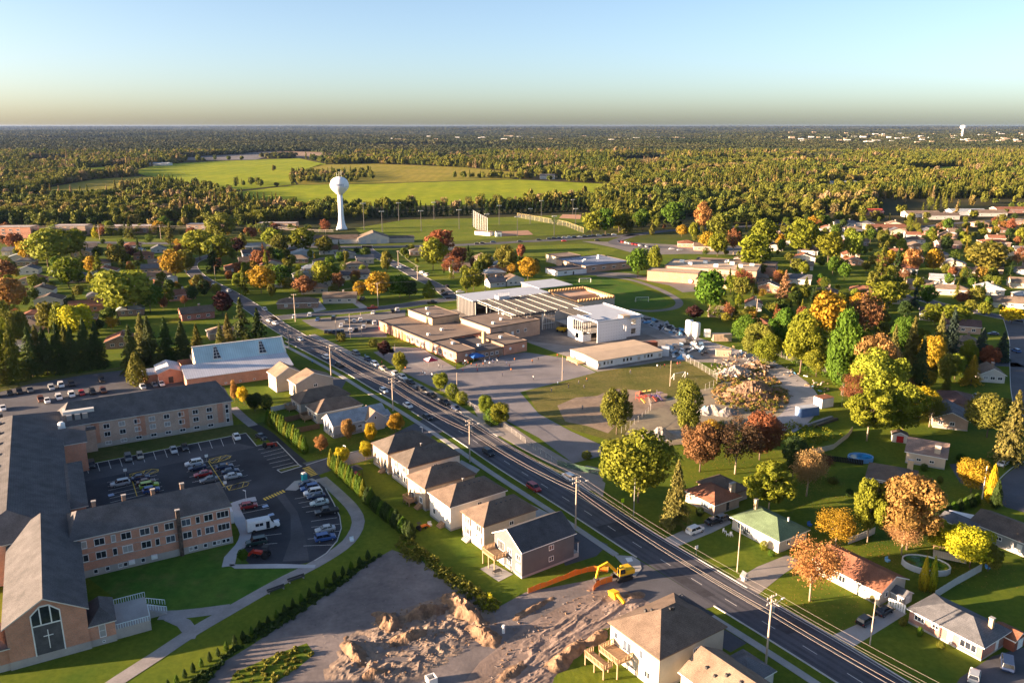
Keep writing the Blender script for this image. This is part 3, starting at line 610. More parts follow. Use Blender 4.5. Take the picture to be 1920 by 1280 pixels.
# ---- six two-storey houses between the dirt lot and the road
A = 35.5
rows = [
 ('tan two-storey house with hip roof beside the yellow cedar hedge', 726, 851, 14.6, 9.0, 'hip', TAN_W, ROOF_DK, BROWN_T),
 ('white-walled hip-roofed house, second in the row from the cedar hedge', 764, 878, 15.4, 9.2, 'hip', WHITE_W, ROOF_DK, BROWN_T),
 ('tan house with brown hip roof and small rear deck, third from the hedge', 796, 916, 14.2, 8.8, 'hip', TAN_W, ROOF_BR, BROWN_T),
 ('white house with plain rear wall and wooden rear steps, red ride-on toys behind', 843, 952, 15.4, 9.4, 'hip', paint((.60, .57, .54), .8, name='white_stucco'), ROOF_BR, WHITE),
 ('cream house with dark shutters next to the slate-sided house', 906, 988, 14.2, 8.8, 'hip', CREAM_W, ROOF_BR, BROWN_T),
 ('slate-sided gable house with raised wooden deck at the end of the row', 978, 1037, 13.8, 10.0, 'gx', SLATE_W, ROOF_NAVY, WHITE)]
MROW = []
for i, (lb, px, py, X, Y, typ, wm, rm, tm) in enumerate(rows):
    r = house('row_house', lb, px, py, A, X, Y, 6.1, 2.9 if typ == 'hip' else 3.1, typ, wm, rm, tm, group='two-storey houses along the near side of the road'); MROW.append(r)
    fr = WHITE
    for z in (1.35, 3.95):
        if i in (0, 1, 4):
            for u in (Y * .22, Y * .72):
                if not (z < 2 and u < Y * .5 and i != 1): window(r, 'W', u, z, 1.5, 1.5, 2, fr)
                else: window(r, 'W', u, .5, 1.7, 2.1, 2, fr)
                if i in (1, 4):
                    for s_ in (-1, 1): MB().box(-.06, 0, -.22, .22, -.05, 1.55).build('shutter', DARKM, r, loc=(0, u + s_ * 1.0, z))
        if i == 2: window(r, 'W', Y * .25, z, 1.4, 1.5, 2, fr); window(r, 'W', Y * .7, z if z > 2 else .5, 1.6, 1.5 if z > 2 else 2.1, 2, fr)
        if i == 3: window(r, 'W', Y * .78, z, 1.0, 1.4, 1, fr)
        if i == 5:
            for u in (Y * .12, Y * .42): window(r, 'W', u, z if z < 2 else 3.6, 1.5, 1.4, 2, fr)
            window(r, 'W', Y * .74, z - .6 if z < 2 else 3.3, 2.4, 2.1, 3, fr)
            window(r, 'S', X * .55, z + .2, 1.3, 1.1, 2, fr)
        else: window(r, 'S', X * .52, z + .2, 1.2, 1.0, 2, fr)
    if i in (0, 2, 3): steps(r, -.001, Y * .28 if i != 3 else Y * .35, 5, 1.8)
    if i == 4: steps(r, -.001, Y * .72, 4, 2.2, mat=CONC)
    if i == 2: deck(r, -2.2, -.06, Y * .5, Y * .85, 1.0)
    if i == 5:
        deck(r, -3.3, -.06, Y * .52, Y * .98, 2.9)
        MB().box(13.8 - .02, 15.2, 0.0, 3.2, .01, 1.1).build('porch', CONC, r)
        for q in (.15, 3.05): MB().box(15.0, 15.15, q - .08, q + .08, 1.103, 3.6).build('porch_post', WHITE, r)
        MB().box(13.82, 15.4, -.2, 3.4, 3.603, 3.8).build('porch_roof', ROOF_NAVY, r)
    for k in range(4): vents(r, [(X * (.4 + .09 * k), Y * .40, 6.1 + 2.9 * .72)])
    if i in (1, 3): chimney(r, X * .42, Y * .5, 7.2, 9.6, DARKM, .3, .3)
    MB().box(X - 3.4, X - .1, -.02, .0, .1, .12).build('sill_trim', WHITE, r)

# ---- five houses further up the same side, behind the brick residence
HR = []
def hrow(lb, px, py, X, Y, e, rise, typ, wm, rm, tm=None):
    r = house('street_house', lb, px, py, A, X, Y, e, rise, typ, wm, rm, tm, group='houses on the upper stretch of the road'); HR.append(r); return r
r = hrow('beige gabled two-storey house farthest up the road by the metal-roofed church', 516, 708, 9.5, 8.2, 5.6, 3.0, 'gy', BEIGE_W, ROOF_TAN)
window(r, 'W', 2, 1.0, 1.2, 1.6, 2); window(r, 'W', 6, 3.6, 1.2, 1.3, 2); window(r, 'W', 2, 3.6, 1.2, 1.3, 2); door(r, 'W', 5.6, .5, 1.2, 2.2, WHITE)
r = hrow('beige house with wide grey gable end, second from the church', 553, 721, 13.5, 6.6, 5.2, 3.0, 'gy', BEIGE_W, ROOF_TAN)
window(r, 'W', 1.8, 1.0, 1.2, 1.6, 2); window(r, 'W', 4.8, 3.3, 1.2, 1.2, 2); window(r, 'S', 7, 3.0, 1.4, 1.1, 2)
r = hrow('brown hip-roofed bungalow between the beige gables and the grey house', 562, 757, 17.0, 8.6, 3.6, 2.8, 'hip', BEIGE_W, ROOF_BR, BROWN_T)
window(r, 'W', 2.2, 1.0, 1.4, 1.4, 2); window(r, 'W', 5.8, .5, 1.8, 2.1, 2); deck(r, -2.6, -.06, 3.8, 8.2, .8)
r = hrow('tan hip-roofed bungalow with fenced rear patio beside the light grey house', 594, 776, 15.0, 8.8, 3.6, 2.8, 'hip', CREAM_W, ROOF_BR, WHITE)
window(r, 'W', 2.2, 1.0, 1.6, 1.4, 2); window(r, 'W', 6, .5, 1.8, 2.1, 2); deck(r, -2.8, -.06, 4.2, 8.4, .8)
r = hrow('pale grey house with light blue-grey roof and small cross gable', 624, 800, 17.5, 7.8, 3.9, 2.7, 'gx', PALE_W, ROOF_LG)
wing(r, 10.2, 16.2, -1.0, 5.0, 3.75, 2.6, 'gy', PALE_W, ROOF_TAN, WHITE, .35, 0)
window(r, 'S', 8.4, 1.7, 1.3, .9, 2); window(r, 'S', 13.2, 3.6, .7, 1.0, 1, off=1.0); door(r, 'S', 9.6, .4, 1, 2.2, WHITE); window(r, 'W', 2, 1, 1.4, 1.4, 2); window(r, 'W', 5.6, 1, 1.4, 1.4, 2)
MB().box(0, 17.5, -.06, 0, 0, 1.1).build('stone_skirt', stone('stone_veneer', (.34, .33, .33), .3, 1.5, 4), r, loc=(0, -.003, 0))
MB().box(16.5, 19.5, .6, 7.2, 0, 2.6).build('garage_wall', PALE_W, r); roof_mesh(16.5, 19.5, .6, 7.2, 2.6, 1.6, 'gx', .3).build('garage_roof', [ROOF_LG, WHITE], r)

# ---- nearest houses on the dirt lot's far side
r = house('corner_house', 'large cream house with brown hip roof and two-level deck below the dirt lot', 1237, 1237, A - 1, 15.4, 12.0, 6.6, 3.6, 'hip', CREAM_W, ROOF_BR, BROWN_T)
for u in (1.5, 4.2): window(r, 'W', u, 4.0, .9, 1.6, 1)
window(r, 'W', 7.6, 3.2, 2.2, 2.1, 2); window(r, 'W', 10.4, 4.2, 1.0, 1.3, 1); window(r, 'W', 6.5, .6, 2.0, 2.1, 2); window(r, 'W', 2.6, 1.2, 1.3, 1.3, 2)
window(r, 'S', 8.6, 3.8, 1.4, 1.3, 3)
deck(r, -3.4, -.06, 6.2, 11.0, 2.9); deck(r, -5.4, -3.42, 7.4, 12.4, 1.9)
vents(r, [(4.5, 8.2, 9.2), (5.2, 7.4, 9.4), (5.9, 6.6, 9.5), (7.6, 5.4, 9.9), (8.1, 5.2, 9.9)])
wing(r, 12.4, 18.0, 5.2, 12.6, 5.2, 2.4, 'hip', CREAM_W, ROOF_NAVY, BROWN_T, .35, .4)
r = house('near_bungalow', 'house with mottled tan shingle roof cut off by the picture edge', 1271, 1259, A - 1, 9.5, 16, 4.2, 2.9, 'gy', WHITE_W, ROOF_TAN, WHITE, corner='A')
wing(r, 7.6, 14.0, 8.6, 15.0, 3.2, 2.0, 'hip', WHITE_W, ROOF_GY, WHITE, .35, .3)
for q in ((2.5, 13, 5.8), (3.2, 9.5, 6.3), (3.6, 7, 6.4), (2.2, 11.0, 5.6)): vents(r, [q])

# ---- bungalows across the road
def bung(lb, px, py, ang, X, Y, e, rise, typ, wm, rm, tm=None, **k): return house('bungalow', lb, px, py, ang, X, Y, e, rise, typ, wm, rm, tm, ov=.5, found=.4, group='bungalows across the road', **k)
r = bung('cream bungalow with green hip roof and white lawn chairs', 1462, 1016, 33, 9.4, 13.2, 3.0, 2.3, 'hip', siding((.47, .43, .38)), ROOF_GRN)
for u, w_ in ((10.8, 1.6), (8.6, 2.0)): window(r, 'W', u, 1.0, w_, 1.5, 3)
door(r, 'W', 6.6, .4, 1.0, 2.1, WHITE); window(r, 'S', 3, 1.3, 1.2, 1.0, 2); chimney(r, 6.2, 12.0, 3.2, 6.2, BR_YEL, .7, .7); chimney(r, 6.5, 3.0, 3.6, 5.3, WHITE, .25, .25)
r = bung('bungalow with orange-red gable roof behind the bare orange tree', 1652, 1113, 33.5, 8.6, 14.6, 3.0, 2.2, 'gy', siding((.48, .42, .35)), ROOF_RED)
window(r, 'W', 3.2, .9, 2.6, 1.6, 3); window(r, 'W', 8.2, 1.0, 1.6, 1.4, 2); door(r, 'W', 5.6, .4, 1.0, 2.1, WHITE); window(r, 'S', 2.2, 1.2, 1.0, 1.2, 1)
r = bung('pink-brick bungalow with dark hip roof and tall yellow chimney', 1846, 1215, 33, 8.4, 13.4, 3.0, 2.0, 'hip', BR_PK, ROOF_GY)
window(r, 'W', 2.4, .9, 3.0, 1.5, 3); door(r, 'W', 5.6, .4, 1.0, 2.1, WHITE); window(r, 'W', 8.4, 1.6, 1.3, .8, 2); window(r, 'W', 11.4, 1.4, 2.0, 1.1, 3); chimney(r, 5.4, 1.6, 3.2, 5.6, BR_YEL, .7, .7); door(r, 'S', 5.0, .4, .9, 2.0, WHITE)
r = bung('pinkish brick bungalow with orange-brown hip roof and wide pale chimney', 1340, 948, 33, 8.6, 9.4, 3.0, 2.3, 'hip', brick((.46, .33, .27)), ROOF_RED)
wing(r, 6.4, 14.0, 2.2, 11.5, 2.9, 2.0, 'hip', brick((.46, .33, .27)), ROOF_BR, BROWN_T, .45, .3)
window(r, 'W', 3.0, 1.0, 2.6, 1.4, 3); chimney(r, 7.6, 1.6, 3.0, 6.0, brick((.50, .42, .36)), 1.6, .7); door(r, 'S', 4.6, .4, .9, 2.0)
r = bung('grey-sided bungalow with white back door at the picture edge', 1815, 977, 33, 9.0, 18, 3.3, 1.9, 'gy', siding((.30, .31, .33)), ROOF_BR, corner='A')
window(r, 'W', 15.2, 1.3, 1.9, 1.3, 3); window(r, 'W', 11.8, 1.5, 1.4, .9, 2); door(r, 'W', 7.4, .4, 1.1, 2.1, WHITE); window(r, 'W', 5.4, 1.5, 1.0, .9, 2)
r = bung('low blue-roofed outbuilding next to the white tent shelter', 1757, 970, 33, 5.0, 7.2, 2.5, 1.0, 'gy', GREY_W, ROOF_GY, corner='A')
r = bung('tan brick house with pink-brown gable roof and white chimney by the oval pool', 1696, 846, -30, 9.6, 12.0, 3.4, 2.2, 'gx', siding((.58, .47, .36)), shingle((.26, .19, .16)))
window(r, 'S', 3.2, 1.2, 1.2, .8, 2); window(r, 'S', 6.4, 1.2, 1.2, .8, 2); chimney(r, 7.4, 1.2, 3.4, 6.0, BR_CRM, 1.5, .7)
r = bung('brown-roofed house half hidden by the big orange maple', 1622, 894, -28, 11.0, 10.0, 3.0, 2.2, 'hip', BR_PK, ROOF_BR)
chimney(r, 9.4, 8.6, 3.2, 6.2, BR_YEL, 1.4, .8); window(r, 'S', 3.0, 1.1, 1.6, 1.2, 2)
r = bung('house with dark red hip roof and lit brown face beside the parked pickup', 1757, 752, -22, 10.5, 11.5, 3.0, 2.4, 'hip', BR_BR, shingle((.17, .10, .085)), BROWN_T); window(r, 'S', 4.5, 1.1, 1.8, 1.2, 2)
r = bung('house with white gable end and grey roof above the hedge', 1748, 783, -21, 9.5, 12.5, 3.2, 2.4, 'gy', BR_TAN, shingle((.16, .15, .16)), WHITE)
for u in (2.0, 5.2): window(r, 'S', u, 1.2, 1.4, 1.2, 2)

# ---- long brick residence with chapel (one building)
r = CH = thing('brick_residence', 'large U-shaped brick residence with dark roofs and a gabled chapel wing', 'building', place(437, 1017, 0, 29.8), R(29.8))
BRK = brick((.60, .26, .155)); BRT = brick((.56, .39, .30)); DKR = shingle((.108, .106, .112)); BASE = stone('rendered_base', (.42, .38, .35), .12, .4, 2)
def rwing(x0, x1, y0, y1, e, rise, typ, wm, inset=None):
    wing(r, x0, x1, y0, y1, e, rise, typ, wm, DKR, OFFW, .5, 0, inset=inset)
rwing(-31, 0, 0, 13.2, 9.0, 3.3, 'hip', BRK, 2.2)
MB().box(-31, .06, -.06, 0, 0, 1.6).build('base_course', BASE, r, loc=(0, -.003, 0)); MB().box(.0, .06, .0, 13.2, 0, 1.6).build('base_course', BASE, r, loc=(.003, 0, 0))
for z, hh in ((6.6, 1.6), (3.6, 1.6)):
    MB().box(-30.5, 0, -.05, 0, z - .25, z - .1).build('sill_band', BASE, r, loc=(0, -.002, 0))
    MB().box(-30.5, 0, -.05, 0, z + hh + .1, z + hh + .22).build('lintel_band', BASE, r, loc=(0, -.002, 0))
    for x, w_, nv in ((-29.3, 2.0, 2), (-26, 2.0, 2), (-23.4, .9, 1), (-21, 2.0, 2), (-17.4, 2.0, 2), (-15.2, .9, 1), (-12.6, 1.9, 2), (-9.2, 1.9, 2), (-6.8, .9, 1), (-4.6, 1.9, 2), (-1.6, 2.6, 3)): window(r, 'S', x, z, w_, hh, nv)
for x in (-27.4, -25.2, -22.8, -21.8, -18.4, -8.8, -7.8, -5.8, -3.9, -3.0, -1.9, -1.0): window(r, 'S', x, .55, .85, .95, 1, off=.065)
for x in (-20.6, -16.2): MB().box(x - .6, x + .6, -.7, -.07, .9, 1.7).build('air_conditioner', WHITE, r)
chimney(r, -10.7, -.35, 0, 10.8, stone('ivy_flue', (.12, .09, .075), .5, 1.5, 3), .8, .6)
for x, y in ((-26, 7.6), (-20.2, 7.6), (-14.4, 7.6), (-8.4, 7.6)): chimney(r, x, y, 11.6, 13.2, BR_BR, .8, .6)
MB().box(1.2, 2.2, 9.5, 13.0, 0, 3.0).build('entry_canopy', WHITE, r)
# north wing
rwing(-31, 15.4, 76.3, 91.5, 8.0, 4.8, 'hip', BRT, 3.2)
MB().box(-30, 15.46, -.06, 0, 0, 1.5).build('base_course', BASE, r, loc=(0, 76.297, 0))
k = 0
for x in [-27.6 + 4.05 * i for i in range(10)]:
    for z, hh in ((5.5, 1.45), (3.1, 1.45), (.7, 1.0)):
        if z < 1 and x < -24: continue
        window(r, 'S', x, z, 1.7, hh, 2, off=-76.3 + (.065 if z < 1 else 0))
    k += 1
    if k % 3 == 0: MB().box(x - 1.9 - 2.1, x - 1.9, -.05, 0, 1.5, 7.7).build('brick_panel', BR_OR, r, loc=(0, 76.298, 0))
MB().box(11.2, 12.8, -.05, 0, 1.5, 7.7).build('brick_panel', BR_OR, r, loc=(0, 76.298, 0))
for z in (1.2, 2.7, 4.2, 5.7): window(r, 'S', 14.0, z, 1.0, 1.4, 1, off=-76.3 + .06)
MB().box(-31, -22.5, 74.0, 76.2, 0, 6.6).build('stair_block', BRT, r); MB().box(-31.2, -22.3, 73.8, 76.25, 6.6, 6.8).build('stair_roof', DKR, r)
# cut-in roof terrace with plant machinery
MB().box(-30, -22, 79.5, 83.5, 8.1, 11.2).build('plant_screen', OFFW, r)
for x in (-28.5, -26.4, -24.5): MB().box(x - .7, x + .7, 77.6, 79.3, 8.6, 10.6).build('plant_unit', STEEL, r)
# west block with vents along its lit slope
rwing(-53, -31, 5.0, 88, 9.0, 3.6, 'hipy', BRT, 9)
for i in range(8):
    y = 26 + 8.3 * i; MB().box(-45.6, -44.6, y - .7, y + .7, 10.9, 12.2).build('roof_dormer', DARKM, r)
rwing(-34, -25.5, 60, 73.5, 8.4, 2.2, 'gx', BRK)
rwing(-33, -27.5, 18, 46, 8.2, 1.2, 'hip', BRK)
MB().lathe([(.9, 8.5), (.9, 11.2), (.5, 11.6)], 10, (-30.6, 70)).build('stack', WHITE, r)
# chapel
x0, x1, y0, y1 = -42, -29.8, -26.6, 9
rwing(x0, x1, y0, y1, 8.2, 4.0, 'gy', BRK)
MB().box(-42.1, -29.7, -.08, 0, 0, 1.5).build('base_course', BASE, r, loc=(0, y0 - .003, 0))
MB().add([(-38.0, -.06, 1.5), (-33.8, -.06, 1.5), (-33.8, -.06, 7.0), (-38.0, -.06, 7.0), (-38.0, 0, 1.5), (-33.8, 0, 1.5), (-33.8, 0, 7.0), (-38.0, 0, 7.0)], [(0, 1, 2, 3), (0, 3, 7, 4), (1, 5, 6, 2), (3, 2, 6, 7)]).build('slate_panel', stone('slate', (.10, .10, .11), .3, .6, 3), r, loc=(0, y0 - .002, 0))
fz = MB()
for a, b in (((-38.1, 1.4), (-38.1, 9.2)), ((-33.7, 1.4), (-33.7, 9.2)), ((-38.1, 7.1), (-33.7, 7.1)), ((-38.1, 9.2), (-36.6, 10.6)), ((-36.6, 10.6), (-35.2, 10.6)), ((-35.2, 10.6), (-33.7, 9.2)), ((-36.7, 7.1), (-36.7, 10.5)), ((-35.1, 7.1), (-35.1, 10.5))): fz.beam((a[0], -.1, a[1]), (b[0], -.1, b[1]), .16, .2)
wf = fz.build('chapel_window', WHITE, r, loc=(0, y0, 0))
for p in ([(-38, 7.2), (-36.8, 7.2), (-36.8, 10.3), (-38, 9.2)], [(-36.6, 7.2), (-35.2, 7.2), (-35.2, 10.5), (-36.6, 10.5)], [(-35.0, 7.2), (-33.8, 7.2), (-33.8, 9.2), (-35.0, 10.3)]):
    MB().add([(x, -.07, z) for x, z in p] + [(x, -.02, z) for x, z in p], [(0, 1, 2, 3), (0, 4, 5, 1), (1, 5, 6, 2), (2, 6, 7, 3), (3, 7, 4, 0)]).build('pane', GLASS, wf)
cr = MB().box(-.07, .07, -.1, 0, 0, 3.6).build('cross', WHITE, r, loc=(-35.9, y0 - .07, 2.4)); MB().box(-.75, .75, -.09, -.01, 2.4, 2.54).build('cross_arm', WHITE, cr)
for xa, xb in ((-29.8, -25.6), (-46.2, -42.0)):
    walls_mesh(xa + .003, xb - .003, y0 + .3, y0 + 8, 4.3).build('side_wall', BRK, r)
    roof_mesh(xa + .3, xb - .1, y0 + .3, y0 + 8, 4.3, 2.2, 'hip', .4).build('side_roof', [DKR, OFFW], r)
    MB().box(xa, xb, -.07, 0, 0, 1.3).build('base_course', BASE, r, loc=(0, y0 + .297, 0)); window(r, 'S', (xa + xb) / 2, 1.5, 1.1, 2.6, 1, off=-(y0 + .3), nh=2)
    window(r, 'S', (xa + xb) / 2, .4, .5, .4, 1, off=-(y0 + .3) + .075)
te = MB().box(-25.6, -19.8, -26.0, -17.0, 0, 2.0).build('terrace', BASE, r)
MB().box(-25.55, -19.9, -25.9, -17.1, 2.003, 2.05).build('terrace_floor', CONC, te)
RAILG = paint((.62, .70, .72), .4, name='railing_paint')
for a, b in (((-25.6, -26), (-19.8, -26)), ((-19.8, -26), (-19.8, -22)), ((-25.6, -17), (-19.8, -17)), ((-19.8, -22), (-16.6, -22)), ((-19.8, -19.4), (-16.6, -19.4))):
    mb = MB(); n = int(math.dist(a, b) / .4); s_ = 1 if a[0] == -19.8 and b[0] > -19 else 0
    mb.beam((*a, 3.0), (*b, 3.0 - s_ * 1.4), .1, .1)
    for i in range(n + 1): t = i / n; mb.box(a[0] + (b[0] - a[0]) * t - .05, a[0] + (b[0] - a[0]) * t + .05, a[1] + (b[1] - a[1]) * t - .05, a[1] + (b[1] - a[1]) * t + .05, 2.02 - s_ * t * 1.4, 2.98 - s_ * t * 1.4)
    mb.build('railing', RAILG, te)
mb = MB()
for k in range(8): mb.box(-19.79 + .4 * k, -19.39 + .4 * k, -22, -19.4, 0, 1.75 - .23 * k)
mb.build('stairs', CONC, te)

# ---- modern church with standing-seam roofs
r = thing('metal_roof_church', 'modern church with pale standing-seam metal roofs and triangular windows', 'church', place(345, 718, 0, 28.5), R(28.5))
SEAM = seam_metal((.52, .54, .60)); SEAMT = seam_metal((.45, .62, .66))
MB().add([(0, -9.7, 0), (37, -9.7, 0), (37, 15, 0), (0, 15, 0), (0, -9.7, 4.3), (37, -9.7, 4.3), (37, 15, 4.8), (0, 15, 4.8), (0, 1, 6.2), (37, 1, 6.2)], [(0, 1, 5, 4), (1, 2, 6, 9, 5), (2, 3, 7, 6), (3, 0, 4, 8, 7)]).build('wall', BR_OR, r)
MB().add([(-.4, -10.1, 4.3), (37.4, -10.1, 4.3), (37.4, 1.2, 6.35), (-.4, 1.2, 6.35), (-.4, -10.1, 4.1), (37.4, -10.1, 4.1), (37.4, 1.2, 6.15), (-.4, 1.2, 6.15)], [(0, 1, 2, 3), (0, 4, 5, 1), (1, 5, 6, 2), (2, 6, 7, 3), (3, 7, 4, 0)]).build('lower_roof', SEAM, r)
up = MB().add([(4.7, 1.1, 6.3), (37.2, 1.1, 6.3), (37.2, 6.9, 11.2), (4.7, 6.9, 11.2), (4.7, 15.2, 5.0), (37.2, 15.2, 5.0)], [(0, 1, 2, 3), (2, 5, 4, 3)]).build('upper_roof', SEAMT, r)
MB().add([(4.75, 1.3, 6.2), (4.75, 15, 5.0), (4.75, 6.9, 11.0)], [(0, 2, 1)]).build('gable_end', BR_CRM, r); MB().add([(37.1, 1.3, 6.2), (37.1, 15, 5.0), (37.1, 6.9, 11.0)], [(0, 1, 2)]).build('gable_end', BR_CRM, r)
MB().box(4.5, 5.1, 1.0, 15.2, 4.9, 6.2).build('gable_trim', BR_CRM, r); MB().beam((37.3, 1.0, 6.5), (37.3, 6.9, 11.4), .4, .5).build('ridge_trim', OFFW, r); MB().beam((4.5, 6.9, 11.25), (37.4, 6.9, 11.25), .5, .3).build('ridge_cap', OFFW, r)
for x in (12.5, 29.0):
    def on(u, t): return (x + u, 1.1 + 5.8 * t - .25, 6.3 + 4.9 * t + .12)
    f = MB().add([on(-1.5, .12), on(1.5, .12), on(.45, .9), on(-.45, .9), (x - 1.5, 2.4, 6.4), (x + 1.5, 2.4, 6.4), (x + .45, 6.8, 10.4), (x - .45, 6.8, 10.4)], [(0, 1, 2, 3), (0, 4, 5, 1), (1, 5, 6, 2), (3, 7, 4, 0)]).build('spire_window', OFFW, r)
    for k in range(4):
        for s_ in (-1, 1):
            t0 = .16 + .18 * k; t1 = t0 + .15; wa = (1.5 - 1.05 * (t0 - .12) / .78) * .88; wb = (1.5 - 1.05 * (t1 - .12) / .78) * .86
            q = [on(s_ * .08, t0), on(s_ * wa, t0), on(s_ * wb, t1), on(s_ * .08, t1)]; q = [(p_[0], p_[1] - .06, p_[2] + .05) for p_ in q]
            MB().add(q, [(0, 1, 2, 3) if s_ > 0 else (3, 2, 1, 0)]).build('pane', GLASS, f)
wing(r, -8, -.1, 2, 14, 4.2, 1.6, 'gy', BR_OR, SEAM, OFFW, .4, 0); wing(r, -12.5, -6, 6, 14, 3.2, 1.2, 'gx', BR_OR, SEAM, OFFW, .4, 0)
window(r, 'W', 4.5, 1.2, 1.4, 1.2, 2, off=8); door(r, 'S', -4, .2, 1.6, 2.3, DARKM, off=-2)
for x in range(3, 37, 5): window(r, 'S', x, .6, .9, .5, 1, off=9.7)

# ---- flat-roofed school
FLATR = stone('ballasted_roof', (.20, .155, .125), .2, .15, 2.5, 1); DKFLAT = stone('dark_membrane', (.07, .07, .078), .2, .15, 2.5, 1); EDGE = paint((.10, .075, .06), .6, name='roof_edging')
def block(root, x0, x1, y0, y1, z, wm, rm, name='', z0=0, em=None):
    MB().add([(x0, y0, z0), (x1, y0, z0), (x1, y1, z0), (x0, y1, z0), (x0, y0, z), (x1, y0, z), (x1, y1, z), (x0, y1, z)], [(0, 1, 5, 4), (1, 2, 6, 5), (2, 3, 7, 6), (3, 0, 4, 7)]).build(name + 'wall', wm, root)
    MB().box(x0 - .12, x1 + .12, y0 - .12, y1 + .12, z, z + .12, 0).build(name + 'roof', [rm], root)
    mb = MB(); h_ = z + .38
    for q in ((x0 - .2, x1 + .2, y0 - .2, y0 + .1), (x0 - .2, x1 + .2, y1 - .1, y1 + .2), (x0 - .2, x0 + .1, y0 + .1, y1 - .1), (x1 - .1, x1 + .2, y0 + .1, y1 - .1)): mb.box(*q, z - .05, h_)
    mb.build(name + 'parapet', em or EDGE, root)
r = SCH = thing('brick_school', 'sprawling flat-roofed brick school beside the playground', 'school', place(856, 680, 0, 36), R(36))
block(r, 0, 9.0, 0, 20, 4.0, BR_OR, FLATR); block(r, .03, 27, 20.2, 66, 4.1, BR_OR, FLATR); block(r, 9.2, 21, -2.0, 20, 3.3, BR_BR, DKFLAT)
block(r, 21.2, 33, -2.2, 16, 4.2, BR_OR, FLATR); block(r, 15.4, 29.6, 44.5, 66.4, 7.2, BR_YEL, FLATR); block(r, 27.2, 54, 16.2, 40, 6.6, BR_TAN, FLATR)
for k in range(9): window(r, 'W', 4 + 4.2 * k + (1.5 if k > 3 else 0), 1.0, 2.6, 2.2, 3)
for k in range(4): MB().box(-.3, 0, .0, .8, 0, 3.6).build('brick_pier', BR_RED, r, loc=(-.003, 44 + 5.5 * k, 0))
door(r, 'W', 42.0, 0, 2.4, 2.8, paint((.55, .24, .05), .5, name='orange_door')); door(r, 'W', 61.0, 0, 2.4, 2.8, paint((.55, .24, .05), .5, name='orange_door'))
for x in (11, 13, 15.5, 18): window(r, 'S', x, 1.1, 1.3, 1.3, 2, off=2.0)
for x, y0_ in ((4.5, 0), (7.4, 0), (24.4, 2.2), (31, 2.2)): MB().lathe([(.05, 0), (.6, .02), (.6, .1), (.05, .12)], 14).build('basketball_board', WHITE, r, loc=(x, -y0_ - .15, 2.4)).rotation_euler = (math.pi / 2, 0, 0)
window(r, 'S', 42, 2.6, 1.4, 1.4, 2, off=-16.2); window(r, 'S', 46, 2.6, 1.4, 1.4, 2, off=-16.2); door(r, 'S', 39, 1, 1.2, 2.6, WHITE, off=-16.2)
c = MB().lathe([(.9, 3.3), (.9, 8.0), (.7, 8.2)], 14, (18.8, 8.5)).build('chimney', BR_YEL, r)
for x, y, z in ((6, 12, 4.2), (14, 34, 4.2), (5, 30, 4.2), (18, 52, 7.4), (40, 26, 6.8), (33, 22, 6.8), (27, 8, 4.4), (47, 34, 6.8), (23, 62, 7.4), (14, 5, 3.5)): MB().box(x - .6, x + .6, y - .6, y + .6, z - .06, z + .9).build('roof_unit', OFFW, r)

# ---- white portable classroom block
r = thing('portable_block', 'long white portable classroom block with flat beige roof', 'building', place(1120, 693, 0, 29), R(29))
WPAN = siding((.72, .73, .75)); BEIGER = stone('beige_membrane', (.46, .36, .26), .1, .2, 2)
MB().box(.05, 31.2, .05, 18.6, 0, .6).build('skirting', stone('grey_skirt', (.22, .21, .21), .2, .5, 3), r)
walls_mesh(0, 31.3, 0, 18.7, 3.4, z0=.6).build('wall', WPAN, r)
MB().add([(-.3, -.3, 3.35), (31.6, -.3, 3.35), (31.6, 19, 3.35), (-.3, 19, 3.35), (-.3, -.3, 3.55), (31.6, -.3, 3.55), (31.6, 19, 3.55), (-.3, 19, 3.55), (-.3, 9.3, 4.0), (31.6, 9.3, 4.0)], [(4, 5, 9, 8), (6, 7, 8, 9), (0, 1, 5, 4), (1, 2, 6, 9, 5), (2, 3, 7, 6), (3, 0, 4, 8, 7), (3, 2, 1, 0)]).build('roof', [BEIGER, EDGE], r)
for x in (3.2, 4.9, 6.6, 12.4, 14.1, 15.8, 22.6, 24.3, 26.0): window(r, 'S', x, 1.5, 1.0, 1.35, 1, frame=OFFW)
for x in (.8, 19.6, 30): MB().box(x - .5, x + .5, -.3, 0, 1.2, 2.4).build('heat_pump', STEEL, r)
for y in (4, 6.5): window(r, 'W', y, 1.6, .6, .6, 1)
wd = deck(r, -3.6, -.06, 8.5, 16, .7, paint((.55, .36, .2), .8, name='new_timber'))

